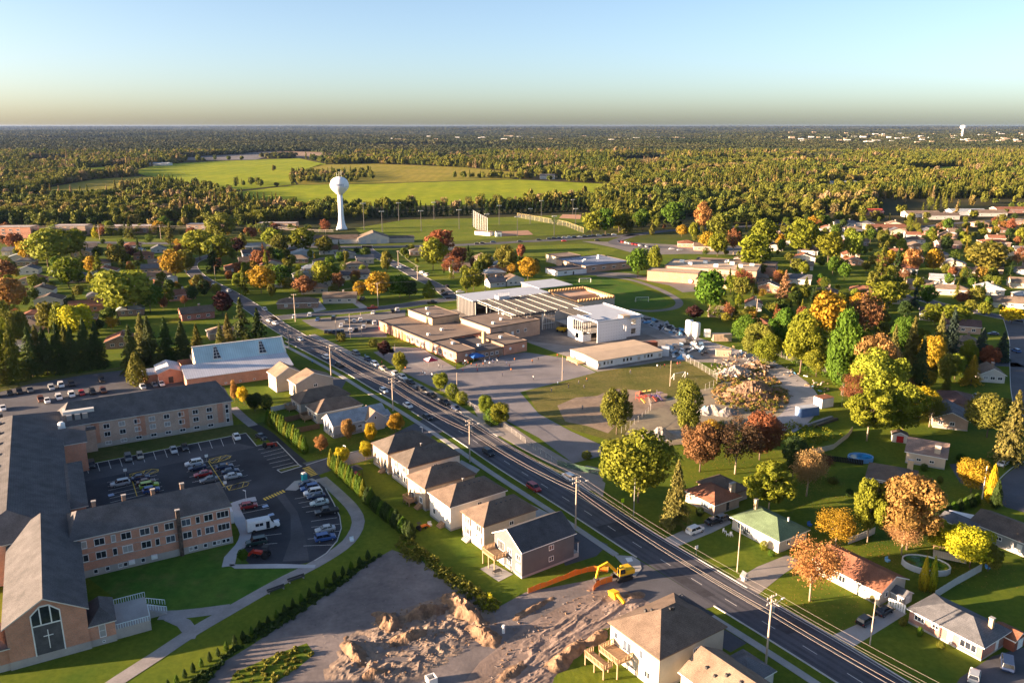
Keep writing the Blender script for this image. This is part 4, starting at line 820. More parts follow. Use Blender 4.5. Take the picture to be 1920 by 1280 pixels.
# ---- school extension under construction
r = thing('school_extension', 'unfinished school extension with white sheathing, steel frame and open roof joists', 'building', place(1120, 693, 0, 29), R(29))
def dotted():
    m, n, b, o = _nodes('white_sheathing'); v = _coord(n, False); mp = n.nodes.new('ShaderNodeMapping'); mp.inputs['Scale'].default_value = (.72, .72, .72); n.links.new(v, mp.inputs[0])
    sx = n.nodes.new('ShaderNodeSeparateXYZ'); n.links.new(mp.outputs[0], sx.inputs[0])
    def fr(i, k=1.0):
        a = n.nodes.new('ShaderNodeMath'); a.operation = 'FRACT'; n.links.new(sx.outputs[i], a.inputs[0]); s_ = n.nodes.new('ShaderNodeMath'); s_.operation = 'SUBTRACT'; s_.inputs[1].default_value = .5; n.links.new(a.outputs[0], s_.inputs[0])
        q = n.nodes.new('ShaderNodeMath'); q.operation = 'MULTIPLY'; n.links.new(s_.outputs[0], q.inputs[0]); n.links.new(s_.outputs[0], q.inputs[1]); return q.outputs[0]
    ad = n.nodes.new('ShaderNodeMath'); ad.operation = 'ADD'; n.links.new(fr(0), ad.inputs[0]); n.links.new(fr(2), ad.inputs[1])
    n.links.new(_ramp(n, ad.outputs[0], [(.012, (.42, .43, .46)), (.03, (.62, .64, .68))]), b.inputs['Base Color']); b.inputs['Roughness'].default_value = .6; return m
_c, _s = math.cos(R(29)), math.sin(R(29)); _o = place(1120, 693, 0, 29)
sheet('site_ground', [(_o[0] + x * _c - y * _s, _o[1] + x * _s + y * _c) for x, y in ((-8, 58), (16, 26), (50, 26), (52, 66), (66, 70), (66, 134), (38, 136), (36, 122), (-8, 122))], stone('site_soil', (.20, .175, .155), .3, .2, 1.5, 1), .024, False)
SHEATH = dotted(); MEMB = stone('white_membrane', (.40, .44, .50), .06, .2, 1, .6); STUD = paint((.46, .45, .43), .5, .4, name='steel_framing'); DKST = paint((.07, .068, .068), .6, .2, name='dark_steel'); OSB = paint((.56, .33, .15), .85, name='formwork_timber')
def wallpan(x0, x1, y, z0, z1, holes=(), wall='S', mat=SHEATH, name='sheathing'):
    """a sheathed wall made of panels left round its openings; holes (u0,u1,z0,z1)"""
    us = sorted({x0, x1, *[h[0] for h in holes], *[h[1] for h in holes]}); zs = sorted({z0, z1, *[h[2] for h in holes], *[h[3] for h in holes]})
    for a, b in zip(us, us[1:]):
        for c, d in zip(zs, zs[1:]):
            if any(h[0] <= a and b <= h[1] and h[2] <= c and d <= h[3] for h in holes): continue
            if wall == 'S': MB().box(a, b, y, y + .25, c, d).build(name, mat, r)
            else: MB().box(y, y + .25, a, b, c, d).build(name, mat, r)
wallpan(22.5, 38, 32.5, 0, 9.2, [(36.2, 37.6, 3.6, 6.6)]); wallpan(38, 47.2, 34.6, 0, 8.8, [(42, 44.6, 1.2, 3.6), (42, 44.6, 5.2, 7.8)])
wallpan(34.9, 63, 47.0, 0, 8.8, (), 'E'); wallpan(37.5, 49, 18.0, 0, 4.4, [(40, 42.8, .8, 3.2)], 'W'); wallpan(45, 49, 18.0, 4.4, 8.6, (), 'W')
wallpan(18.2, 22.5, 37.2, 0, 3.0, ()); MB().box(18.2, 22.4, 37.25, 49, 8.7, 8.95).build('roof_deck', MEMB, r)
for k in range(5): MB().box(18.05, 18.2, 38 + 1.6 * k, 38.2 + 1.6 * k, 4.4, 8.6).build('stud', STUD, r)
for k in range(5): MB().box(18.6 + .85 * k, 18.75 + .85 * k, 37.25, 37.4, 3.0, 8.6).build('stud', STUD, r)
for z in (3.1, 5.6, 8.3): MB().box(18.1, 22.4, 37.05, 37.2, z, z + .3).build('beam', DKST, r)
MB().box(22.6, 47, 32.8, 48, 8.6, 8.85).build('roof_deck', MEMB, r); MB().box(30, 47, 48.02, 63, 8.6, 8.85).build('roof_deck', MEMB, r)
for q in ((22.3, 38.2, 32.3, 32.8), (37.9, 47.4, 34.4, 34.8), (46.9, 47.4, 34.8, 63.2), (22.3, 22.8, 32.8, 48)): MB().box(*q, 8.88, 9.5).build('parapet', MEMB, r)
MB().box(36.2, 40, 33.0, 36.5, 8.9, 10.2).build('roof_upstand', BEIGER, r); MB().box(24, 29, 36, 42, 8.86, 9.3).build('roof_curb', MEMB, r)
for k in range(7): MB().beam((22.6 + 1.05 * k, 48.1, 8.4), (22.6 + 1.05 * k, 63, 8.4), .14, .5).build('joist', DKST, r)
MB().box(20, 47, 35, 62, 3.9, 4.15).build('floor_slab', CONC, r); wallpan(20, 30, 62.6, 0, 8.2, [(22, 25, 0, 3)], 'S', CONC, 'block_wall')
# open steel frame
for x in (-2, 6, 14, 22, 30, 38):
    for y in (64, 76, 88, 100): MB().box(x - .24, x + .24, y - .24, y + .24, 0, 7.6).build('column', STUD if (x + y) % 3 else OFFW, r)
for y in (64, 76, 88, 100): MB().box(-2, 38, y - .2, y + .2, 7.61, 8.2).build('beam', DKST, r)
for k in range(27):
    x = -1 + 1.45 * k; MB().beam((x, 64, 8.5), (x, 100, 8.5), .22, .34).build('joist', DKST if k % 4 else STUD, r)
    if k % 2 == 0: MB().beam((x, 64, 7.5), (x, 99.8, 7.5), .2, .2).build('joist_chord', STUD, r)
for x in (14, 22): 
    for z in (2.6, 5.2): MB().box(x, x + 8, 63.9, 64.1, z, z + .25).build('beam', OFFW, r)
for k in range(9): MB().box(14.5 + .9 * k, 14.62 + .9 * k, 64.12, 64.25, 0, 7.5).build('stud', OFFW, r)
MB().box(-3.4, 40.4, 100.3, 119, 8.1, 8.4).build('roof_deck', MEMB, r); MB().box(40.6, 61.5, 111.5, 131, 8.3, 8.6).build('roof_deck', MEMB, r)
for k in range(12): MB().box(-3.2, -3.0, 100.6 + 1.6 * k, 100.8 + 1.6 * k, 0, 8.05).build('stud', STUD, r)
for k in range(14): MB().box(41, 41.2, 112 + 1.4 * k, 112.2 + 1.4 * k, 0, 8.2).build('stud', OFFW, r)
MB().box(-2.7, -2.4, 100.5, 117.9, 0, 7.8).build('block_wall', DKFLAT, r); MB().box(41.3, 41.6, 112, 130.8, 0, 8.1).build('block_wall', BR_TAN, r); MB().box(-2.6, 40, 118, 118.4, 0, 7.9).build('block_wall', CONC, r); MB().box(39.4, 39.8, 100.5, 118, 0, 7.9).build('block_wall', CONC, r); MB().box(8.5, 14.5, 96, 100, 0, 10.2).build('stair_core', MEMB, r)  # first wall coloured dark to stand in for shade behind the studs
# timber-topped walls of the hall
for q in ((41, 63, 76.0, 76.4), (41, 63, 102.6, 103), (41, 41.4, 76.4, 102.6), (62.6, 63, 76.4, 102.6)): MB().box(*q, 0, 7.6).build('block_wall', BR_CRM, r); MB().box(q[0] - .2, q[1] + .2, q[2] - .2, q[3] + .2, 7.61, 8.0).build('formwork', OSB, r)
for k in range(13): x = 41.5 + 1.7 * k; MB().box(x, x + .9, 75.6, 76.6, 8.01, 8.9).build('formwork_brace', OSB, r); MB().box(x, x + .9, 102.4, 103.4, 8.01, 8.9).build('formwork_brace', OSB, r)
for k in range(15): y = 77 + 1.7 * k; MB().box(62.2, 63.4, y, y + .9, 8.01, 8.9).build('formwork_brace', OSB, r)
MB().box(42, 62, 90, 90.4, 0, 7.4).build('block_wall', BR_TAN, r); MB().box(41.5, 62.4, 92, 102.4, 7.0, 7.2).build('floor_slab', BR_TAN, r)
# scaffold on the roof edge
for k in range(6): MB().bar((8.6 + 1.1 * k, 95.8, 0), (8.6 + 1.1 * k, 95.8, 12), .06).build('scaffold_pole', WHITE, r)
for z in (3, 6, 9, 12): MB().bar((8.4, 95.8, z), (14.4, 95.8, z), .06).build('scaffold_rail', WHITE, r)

# ---- two flat-roofed schools beyond
r = thing('far_school', 'low brick school with blue-grey flat roof and awnings behind the soccer field', 'school', place(1098, 512, 0, 30), R(30))
block(r, 0, 36, 0, 34, 4.2, BR_TAN, stone('blue_membrane', (.20, .24, .32), .15, .1, 1)); block(r, 2, 20, 34.2, 50, 5.0, BR_CRM, FLATR)
for x in (6, 14, 22, 30): window(r, 'S', x, 1.4, 2.4, 1.4, 3); MB().box(x - 1.5, x + 1.5, -1.0, -.13, 2.9, 3.2).build('awning', OFFW, r)
for y in (6, 14, 26): door(r, 'W', y, 0, 1.8, 2.6)
for x, y in ((8, 14), (12, 18), (24, 20), (30, 28)): MB().box(x, x + 1.4, y, y + 1.4, 4.26, 5.5).build('roof_unit', WHITE, r)
r = thing('storage_hut', 'small white flat-roofed hut beside the low brick school', 'hut', place(1045, 518, 0, 30), R(30)); block(r, 0, 22, 0, 14, 3.2, WPAN, DKFLAT); window(r, 'S', 6, 1.2, 2, 1.2, 2); door(r, 'S', 12, 0)
r = thing('orange_brick_school', 'orange-brick school with pale flat roofs and rooftop plant at the far yard', 'school', place(1213, 526, 0, -22), R(-22))
block(r, 0, 30, 0, 12, 6.0, BR_OR, BEIGER); block(r, 8, 62, 12.2, 40, 7.5, BR_TAN, BEIGER); block(r, 30.2, 58, -8, 12, 4.2, BR_YEL, BEIGER); block(r, 20, 70, 40.2, 62, 6.0, BR_OR, FLATR)
for x, y in ((20, 22), (28, 30), (36, 20), (44, 32), (50, 24), (14, 28), (40, 38), (56, 30)): MB().box(x, x + 2.6, y, y + 2, 7.56, 9.2).build('roof_unit', WHITE, r)
for k in range(4): window(r, 'S', 33 + 6 * k, 1.2, 2.6, 1.6, 3, off=8)
MB().lathe([(.05, 0), (1.2, .05), (1.2, .3), (.05, .35)], 12).build('basketball_board', WHITE, r, loc=(26, -.4, 1.5)).rotation_euler = (math.pi / 2, 0, 0)

# ---- hall below the water tower and long low flats
r = thing('community_hall', 'white community hall with tan gable roof and three garage bays below the water tower', 'hall', place(672, 458, 0, 12), R(12))
wing(r, 0, 24, 0, 16, 4.5, 4.5, 'gy', WHITE_W, ROOF_TAN); wing(r, -34, -.2, 4, 18, 3.6, 3, 'gx', WHITE_W, ROOF_BR); wing(r, -46, -34.2, -2, 18, 3.6, 4.5, 'gy', WHITE_W, ROOF_TAN); wing(r, 24.2, 44, 2, 14, 3.4, 1.6, 'gx', BEIGE_W, ROOF_DK)
for x in (4, 12, 20): door(r, 'S', x, 0, 4.6, 3.2, PALE_W, name='garage_door')
for x in (-30, -22, -12): window(r, 'S', x, 1.2, 2.4, 1.4, 3, off=-4)
FLATS = [('brick walk-up flats with balconies behind the maples, leftmost block', 10, 447, 36, 14, 9, BR_OR), ('brown brick flats, second block from the edge beyond the power line', 118, 442, 34, 14, 8, BR_TAN),
         ('long low block with pale roof and white window bays facing the power line', 222, 438, 52, 14, 6, BR_BR), ('low tan block half hidden by conifers beyond the power line', 372, 434, 40, 12, 6, BR_TAN), ('pale low block beside the orange tarpaulin near the water tower', 505, 432, 40, 12, 6, BR_TAN)]
for lb, px, py, X, Y, e, wm in FLATS:
    r = thing('apartment_block', lb, 'building', place(px - 22, py, 0, 3), R(3), 'low flats beyond the power line'); block(r, 0, X * .85, 0, Y, e, wm, stone('pale_gravel_roof', (.40, .36, .34), .15, .1, 1))
    for k in range(int(X / 7.5)):
        for z in ((1, 3.6, 6.2) if e > 7 else (1.2, 3.6)): window(r, 'S', 2.5 + 6 * k, z, 2.4, 1.3, 2)
# ---- suburb houses: (px,py of near corner, angle, X, Y, eave, roof type, wall, roof, label)
SUB = [
 (340, 603, 30, 15, 9, 3.4, 'gx', BR_RED, ROOF_BR, 'red-brick house with white basement next to the dark purple maple'), (392, 639, 28, 13, 9, 3.0, 'hip', BR_TAN, ROOF_TAN, 'tan bungalow between spruces behind the metal-roofed church'),
 (318, 566, 34, 13, 9, 3.0, 'gx', BR_OR, ROOF_RED, 'bungalow with orange gable roof below the white carport'), (276, 548, 34, 10, 8, 3.2, 'gy', WHITE_W, ROOF_RED, 'white gabled house by the big light-green willow'),
 (196, 656, 20, 12, 9, 3.2, 'gy', BR_BR, ROOF_RED, 'small house with orange gable and porch above the car park spruces'), (62, 575, 15, 13, 9, 3.0, 'gy', WHITE_W, ROOF_BR, 'white house with brown gable roof, lowest in the leftmost terrace of bungalows'),
 (48, 556, 15, 13, 9, 3.0, 'gy', WHITE_W, ROOF_BR, 'white house with brown gable roof, second lowest in the leftmost rank'), (32, 536, 15, 14, 9, 3.0, 'gy', BR_TAN, ROOF_RED, 'tan bungalow with orange roof, third up the leftmost rank'),
 (30, 516, 15, 12, 9, 3.0, 'gy', WHITE_W, ROOF_GY, 'white-gabled grey bungalow at the top of the leftmost rank'), (2, 480, 10, 12, 9, 3.4, 'gx', CREAM_W, ROOF_GY, 'cream house with grey roof under the copper maple at the edge'),
 (40, 605, 25, 14, 9, 3.0, 'hip', BR_PK, ROOF_RED, 'low brown-roofed house behind the olive poplars'), (282, 475, 20, 10, 8, 3.0, 'gy', WHITE_W, ROOF_GY, 'white gabled house near the dark pointed spruce'), (278, 503, 25, 12, 9, 3.0, 'gx', PALE_W, ROOF_TAN, 'pale house under the golden maple by the bend'),
 (230, 478, 15, 12, 9, 3.0, 'hip', GREY_W, ROOF_LG, 'grey-roofed house behind the dull plum tree'), (455, 484, 25, 13, 9, 3.0, 'gx', PALE_W, ROOF_NAVY, 'blue-grey house behind the round maples by the street bend'), (424, 512, 28, 17, 10, 3.0, 'hip', BR_BR, ROOF_RED, 'wide brown bungalow inside the street bend'),
 (555, 528, 30, 11, 8, 3.4, 'gy', GREY_W, ROOF_GY, 'grey gabled house above the brown maple'), (518, 580, 8, 20, 9, 3.0, 'hip', BR_BR, ROOF_BR, 'long dark-brown bungalow facing the cross street'), (604, 570, 6, 17, 9, 3.0, 'gx', siding((.50, .46, .40)), ROOF_TAN, 'tan bungalow with round bushes facing the cross street'),
 (628, 486, 15, 14, 10, 3.2, 'gy', GREY_W, ROOF_NAVY, 'dark-roofed house up the slope from the striped roof'), (645, 508, 18, 15, 11, 3.0, 'hip', BR_TAN, ROOF_TAN, 'house with broad lit tan roof beside the narrow cypress'), (640, 526, 18, 17, 9, 3.0, 'gx', WHITE_W, ROOF_NAVY, 'white bungalow with navy roof above the yellow maples'),
 (768, 480, 10, 13, 10, 3.0, 'hip', BR_BR, ROOF_DK, 'small brown hip-roofed house at the corner by the ball field'), (950, 537, 25, 11, 8, 3.6, 'gy', WHITE_W, ROOF_BR, 'white barn-gabled house behind the joist roof'), (918, 540, 25, 10, 8, 3.0, 'gx', PALE_W, ROOF_GY, 'blue-grey garage with low roof beside the barn-gabled house'),
 (488, 520, 25, 12, 8, 3.0, 'gx', WHITE_W, ROOF_DK, 'white house glimpsed behind the golden maple'), (20, 660, 10, 10, 8, 3.0, 'gx', WHITE_W, ROOF_GY, 'white house edge behind the tall poplars'), (590, 500, 25, 12, 9, 3.0, 'hip', PALE_W, ROOF_DK, 'dark hip-roofed house between yellow-green trees'),
 (1526, 556, -25, 11, 9, 3.0, 'hip', BR_BR, ROOF_BR, 'brown hip-roofed house next to the gold and orange maple'), (1590, 553, -25, 14, 10, 3.0, 'hip', BR_OR, ROOF_RED, 'house with pinkish-orange roof behind the brown maple'), (1700, 543, -20, 13, 10, 3.2, 'gx', BR_TAN, ROOF_TAN, 'tan house with broad lit roof beside the twin spruces'),
 (1745, 552, -18, 19, 10, 3.2, 'hip', BR_CRM, ROOF_TAN, 'long cream house with low dormer beside the tan house'), (1832, 553, -15, 13, 10, 3.6, 'gy', WHITE_W, ROOF_LG, 'white house with big white gable above the parked cars'), (1858, 576, -18, 18, 10, 3.0, 'gx', WHITE_W, ROOF_TAN, 'white bungalow with lit tan roof end at the edge street'),
 (1722, 600, -25, 18, 10, 3.2, 'gx', siding((.52, .46, .38)), ROOF_NAVY, 'wide house with navy roof behind the pale-green tree'), (1770, 622, -22, 14, 9, 3.2, 'gx', BR_TAN, shingle((.12, .08, .075)), 'house with dark maroon roof by the lawn corner'), (1790, 660, -18, 8, 8, 4.6, 'hip', BR_YEL, ROOF_TAN, 'square tan two-storey house beside the dark spruces'),
 (1325, 594, -20, 11, 9, 3.0, 'hip', BR_TAN, ROOF_TAN, 'small tan house beside the round dark-green maple'), (1395, 583, -15, 8, 8, 3.6, 'gy', WHITE_W, ROOF_RED, 'white gabled house with red roof by the utility pole'), (1390, 618, -20, 12, 9, 3.0, 'hip', BR_PK, ROOF_RED, 'low pink-roofed house behind the cement silos bushes'),
 (1835, 716, -15, 8, 9, 3.0, 'gy', WHITE_W, ROOF_TAN, 'small white house with porch beside the golden conifer'), (1560, 700, -25, 12, 8, 3.0, 'hip', WHITE_W, ROOF_LG, 'white-roofed house glimpsed behind the tall green maple'), (1895, 540, -15, 14, 10, 3.4, 'gx', CREAM_W, ROOF_TAN, 'cream gabled house at the picture edge above the street'),
 (1270, 464, -10, 14, 12, 3.0, 'hip', BR_OR, ROOF_RED, 'orange-roofed house at the corner beyond the far school'), (1300, 470, -10, 16, 12, 3.0, 'gx', BR_TAN, ROOF_BR, 'brown house behind the far school street'),
 (1430, 470, -10, 14, 10, 3.0, 'gy', WHITE_W, ROOF_GY, 'white gabled house deep among trees right of the far schools'), (1570, 425, 0, 22, 12, 3.2, 'hip', WHITE_W, ROOF_GY, 'pale hip-roofed house in the distant tree belt'), (1620, 404, 0, 20, 12, 4.0, 'gx', BR_RED, paint((.55, .10, .06), .6, name='red_metal'), 'far house with bright red roof'),
 (1628, 434, 0, 34, 14, 3.4, 'gx', BR_TAN, ROOF_RED, 'long far house with lit orange roof'), (1842, 462, -8, 20, 12, 3.2, 'hip', BR_BR, ROOF_RED, 'brown-roofed far house near the edge street trees'), (1760, 466, -8, 16, 12, 3.2, 'gx', BR_PK, ROOF_BR, 'far pinkish house half hidden behind maples'),
 (1700, 408, 0, 34, 14, 4, 'gx', WHITE_W, ROOF_TAN, 'far white terrace with tan roof, first of the distant row'), (1742, 412, 0, 30, 14, 4, 'gx', WHITE_W, ROOF_BR, 'far white terrace with brown roof, second of the distant row'), (1784, 404, 0, 36, 14, 4, 'gx', PALE_W, ROOF_LG, 'far pale-blue terrace in the distant row'),
 (1826, 406, 0, 34, 14, 4, 'gx', WHITE_W, ROOF_TAN, 'far white terrace with tan roof near the end of the distant row'), (1868, 400, 0, 36, 14, 4, 'gx', BR_PK, ROOF_RED, 'far pink terrace with red-brown roof at the end of the distant row'), (1560, 348, 0, 40, 20, 4, 'gx', WHITE_W, ROOF_LG, 'white farm building in a clearing of the far wood'),
 (1012, 336, 0, 26, 14, 6, 'gx', WHITE_W, ROOF_GY, 'white farmhouse at the edge of the hay field'), (275, 311, 0, 50, 24, 5, 'gx', WHITE_W, ROOF_LG, 'white farm sheds beside the far pasture'), (820, 470, 5, 12, 9, 3, 'gx', PALE_W, ROOF_DK, 'dark-roofed bungalow behind the big copper maple'),
 (1480, 505, -20, 14, 10, 3, 'gx', WHITE_W, ROOF_TAN, 'white house among the trees above the park lawn'), (1460, 440, -5, 16, 11, 3, 'hip', BR_TAN, ROOF_GY, 'grey-roofed house in the shade of the orange maples'), (690, 545, 10, 10, 8, 3, 'gx', WHITE_W, ROOF_GY, 'small white garage at the end of the tan bungalow')]
# further houses filling the streets
_rs = random.Random(5)
WN = [(WHITE_W, 'white'), (BR_TAN, 'tan brick'), (BR_OR, 'orange-brick'), (PALE_W, 'pale blue-grey'), (CREAM_W, 'cream'), (BR_BR, 'brown brick')]; RN = [(ROOF_TAN, 'tan'), (ROOF_BR, 'brown'), (ROOF_GY, 'grey'), (ROOF_RED, 'orange-brown'), (ROOF_LG, 'pale grey')]
_st = [q for l in ST.values() for q in l]
for poly, n, an, nm in (([(0, 470), (200, 464), (350, 474), (340, 560), (200, 600), (0, 640)], 24, 18, 'in the left suburb'), ([(400, 470), (690, 478), (690, 540), (560, 556), (420, 540)], 12, 15, 'between the two suburb streets'), ([(1360, 470), (1930, 476), (1930, 600), (1700, 610), (1640, 560), (1400, 560)], 26, -18, 'in the right suburb'), ([(1400, 424), (1930, 420), (1930, 470), (1400, 470)], 26, -8, 'in the far right suburb'), ([(700, 476), (940, 482), (940, 530), (860, 540)], 5, 15, 'along the upper street')):
    k = tries = 0; xs = [p[0] for p in poly]; ys = [p[1] for p in poly]
    while k < n and tries < 3000:
        tries += 1; px, py = _rs.uniform(min(xs), max(xs)), _rs.uniform(min(ys), max(ys))
        if not inpoly((px, py), poly) or inpoly((px, py), [(1440, 515), (1560, 500), (1640, 505), (1640, 545), (1500, 545)]): continue
        x, y = G(px, py)
        if any(math.hypot(x - a, y - b) < 13 for a, b in _st) or any(math.hypot(x - G(q[0], q[1])[0], y - G(q[0], q[1])[1]) < 21 for q in SUB) or any(math.hypot(x - q[0], y - q[1]) < q[2] + 9 for q in HOUSES): continue
        (wm, wn), (rm, rn) = _rs.choice(WN), _rs.choice(RN); typ = _rs.choice(['hip', 'gx', 'gy']); SUB.append((px, py, an + _rs.choice([0, 0, 90]) * 0 + _rs.uniform(-6, 6), _rs.uniform(11, 15), _rs.uniform(8.5, 10.5), _rs.uniform(2.9, 3.6), typ, wm, rm, f"{wn} house with {rn} {'hip' if typ == 'hip' else 'gable'} roof {nm}")); k += 1
for i, (px, py, an, X, Y, e, typ, wm, rm, lb) in enumerate(SUB):
    r = house('suburb_house', lb, px, py, an, X, Y, e, 2.0 if typ == 'hip' else 2.4, typ, wm, rm, WHITE if i % 3 else BROWN_T, ov=.45, found=0, zpx=0, group='suburban houses')
    for u in (X * .22, X * .5, X * .8): window(r, 'S', u, 1.1, 1.6, 1.2, 2)
    for u in (Y * .3, Y * .72): window(r, 'W', u, 1.1, 1.4, 1.2, 2)
    if i % 2 == 0: chimney(r, X * .6, Y * .55, e + .5, e + 3.2, BR_CRM if i % 4 else BR_BR, .9, .7)
    vents(r, [(X * .35, Y * .42, e + 1.5)])
# ------------------------------------------------------------------ trees
LEAF = leafmat('foliage'); BARK = stone('bark', (.16, .12, .09), .35, 1.5, 6, 1, world=False); BARK_PALE = stone('pale_bark', (.38, .30, .22), .25, 1.5, 6, 1, world=False)
def quad_mesh(name, C, N, Sz, mat, asp=.8):
    n = len(C); N = N / np.linalg.norm(N, axis=1, keepdims=True)
    ref = rng.normal(size=(n, 3)); T = np.cross(N, ref); T /= np.linalg.norm(T, axis=1, keepdims=True); B = np.cross(N, T)
    a = (T * Sz[:, None] * .5); b = (B * Sz[:, None] * .5 * asp)
    j = lambda: rng.uniform(.6, 1.25, (n, 1))
    V = np.stack([C - a * j() - b * j(), C + a * j() - b * j(), C + a * j() + b * j(), C - a * j() + b * j()], 1).reshape(-1, 3)
    me = bpy.data.meshes.new(name); me.vertices.add(4 * n); me.vertices.foreach_set('co', V.astype(np.float32).ravel())
    me.loops.add(4 * n); me.loops.foreach_set('vertex_index', np.arange(4 * n, dtype=np.int32))
    me.polygons.add(n); me.polygons.foreach_set('loop_start', np.arange(0, 4 * n, 4, dtype=np.int32))
    try: me.polygons.foreach_set('loop_total', np.full(n, 4, dtype=np.int32))
    except Exception: pass
    me.materials.append(mat); me.update(calc_edges=True); me.validate(); return me
def unit(n): v = rng.normal(size=(n, 3)); return v / np.linalg.norm(v, axis=1, keepdims=True)
def lobes(kind_):
    """lobe centres and radii of a crown in a tree 1 high, crown radius .5"""
    L = []; nl = {'round': 54, 'tall': 46, 'wide': 56, 'open': 44, 'bare': 40}[kind_]
    ox, oy = rng.uniform(-.07, .07, 2)
    for _ in range(nl):
        d = unit(1)[0]; d[2] = d[2] * .9 + .15; k = rng.uniform(.35, 1) ** .5
        hz = {'round': .45, 'tall': .47, 'wide': .42, 'open': .42, 'bare': .42}[kind_]; cz = {'round': .54, 'tall': .52, 'wide': .55, 'open': .57, 'bare': .57}[kind_]
        rr = rng.uniform(.06, .2) if kind_ != 'open' else rng.uniform(.05, .14)
        taper = 1 - .35 * max(0, d[2]) if kind_ == 'tall' else 1
        out = .42 - rr * .45 + rng.uniform(-.05, .05); L.append((np.array([d[0] * out * k * taper + ox * .5, d[1] * out * k * taper + oy * .5, cz + d[2] * (hz - .07) * k]), rr))
    return L
def crown_mesh(name, kind_, nq, leaf, mat=None):
    L = lobes(kind_); C = []; N = []
    w_ = np.array([l[1] ** 2 for l in L]); w_ /= w_.sum()
    for (c, r_), k in zip(L, w_):
        n = int(nq * k) + 4; d = unit(n); d[:, 2] += .22; d /= np.linalg.norm(d, axis=1, keepdims=True)
        rad = r_ * (rng.uniform(.72, 1.12, n) if kind_ != 'bare' else rng.uniform(.2, 1.35, n))
        C.append(c + d * rad[:, None] * np.array([1, 1, .85])); N.append(d + rng.normal(size=(n, 3)) * (.42 if kind_ != 'bare' else 1.0))
    C = np.concatenate(C); N = np.concatenate(N)
    if kind_ != 'bare':
        inside = np.zeros(len(C), bool)
        for c, r_ in L: inside |= (np.linalg.norm((C - c) / np.array([1, 1, .85]), axis=1) < r_ * .62)
        keep = ~inside | (rng.random(len(C)) < .15); C = C[keep]; N = N[keep]
    return quad_mesh(name, C, N, rng.uniform(.4, 1.5, len(C)) * leaf, mat or LEAF), L
def trunk_mesh(name, L, r0=.022, limbs=7, mat=None, z1=.62):
    mb = MB(); mb.bar((0, 0, -.01), (.01, .005, .3), r0, 7, r0 * .75); mb.bar((.01, .005, .29), (0, .01, z1), r0 * .75, 6, r0 * .3)
    for k in range(min(limbs, len(L))):
        c = L[k][0]; z0 = .24 + .24 * k / max(1, limbs); m_ = ((c[0]) * .45, c[1] * .45, z0 + (c[2] - z0) * .55)
        mb.bar((0, 0, z0), m_, r0 * .42, 5, r0 * .26); mb.bar(m_, tuple(c), r0 * .26, 4, r0 * .08)
    return mesh(name, mb.v, mb.f, mat or BARK, smooth=True)
def spruce_mesh(name, nb, per, leaf, mat=None, droop=.1, pw=.85, z0=.07):
    C = []; N = []
    for i in range(nb):
        t = (i + rng.random()) / nb; z = z0 + (1 - z0) * t ** 1.0; r_ = .5 * (1 - t) ** pw * rng.uniform(.72, 1.1) + .012
        az = rng.uniform(0, 2 * math.pi); n = max(3, int(per * (r_ * 1.6 + .25)))
        s_ = np.sort(rng.uniform(.1, 1, n)); x = s_ * r_; zz = z - droop * s_ ** 1.5 * r_ * 2 * .6 + .02 * s_ * s_
        sw = rng.normal(size=n) * .028 * (1 - s_ * .4) * (1.2 - t)
        C.append(np.stack([x * math.cos(az) - sw * math.sin(az), x * math.sin(az) + sw * math.cos(az), zz + rng.normal(size=n) * .008], 1))
        N.append(np.stack([np.full(n, math.cos(az) * .55), np.full(n, math.sin(az) * .55), np.full(n, .8)], 1) + rng.normal(size=(n, 3)) * .38)
    C = np.concatenate(C); N = np.concatenate(N); return quad_mesh(name, C, N, rng.uniform(.6, 1.3, len(C)) * leaf, mat or LEAF, .6)
def column_mesh(name, nq, leaf, mat=None, round_=False):
    d = unit(nq); lob = 1 + .13 * np.sin(5 * np.arctan2(d[:, 1], d[:, 0]) + 3 * d[:, 2] * 2) + rng.normal(size=nq) * .06
    p = d * np.array([.46, .46, .5]) * lob[:, None]
    if not round_: k = np.clip(1.15 - .75 * (p[:, 2] + .5), .15, 1); p[:, :2] *= k[:, None]
    p[:, 2] += .5; p[:, 2] = np.clip(p[:, 2], .01, None)
    return quad_mesh(name, p, d + rng.normal(size=(nq, 3)) * .4, rng.uniform(.6, 1.3, nq) * leaf, mat or LEAF)
PROTO = {}
for kd, nv in (('round', 3), ('tall', 2), ('wide', 2), ('open', 2), ('bare', 2)):
    for lod, nq, lf in (('n', 13000, .030), ('m', 2600, .060)):
        if kd == 'bare': nq = int(nq * .7); lf = lf * .62
        PROTO[kd, lod] = []
        for k in range(nv):
            cm, L = crown_mesh('crown', kd, nq, lf)
            PROTO[kd, lod].append((cm, trunk_mesh('trunk', L, .02, 20 if kd in ('open', 'bare') else 7, BARK_PALE if kd in ('open', 'bare') else BARK)))
SPT = mesh('trunk', *(lambda m: (m.v, m.f))(MB().bar((0, 0, -.01), (0, 0, .95), .022, 6, .004)), BARK)
for lod, nb, per, lf in (('n', 260, 50, .040), ('m', 110, 24, .068)): PROTO['spruce', lod] = [(spruce_mesh('crown', nb, per, lf, droop=dr), SPT) for dr in (.14, .2)]
for lod, nq, lf in (('n', 2600, .055), ('m', 700, .10)):
    PROTO['column', lod] = [(column_mesh('crown', nq, lf), SPT), (column_mesh('crown', nq, lf), SPT)]; PROTO['bush', lod] = [(column_mesh('crown', nq, lf, round_=True), SPT)]
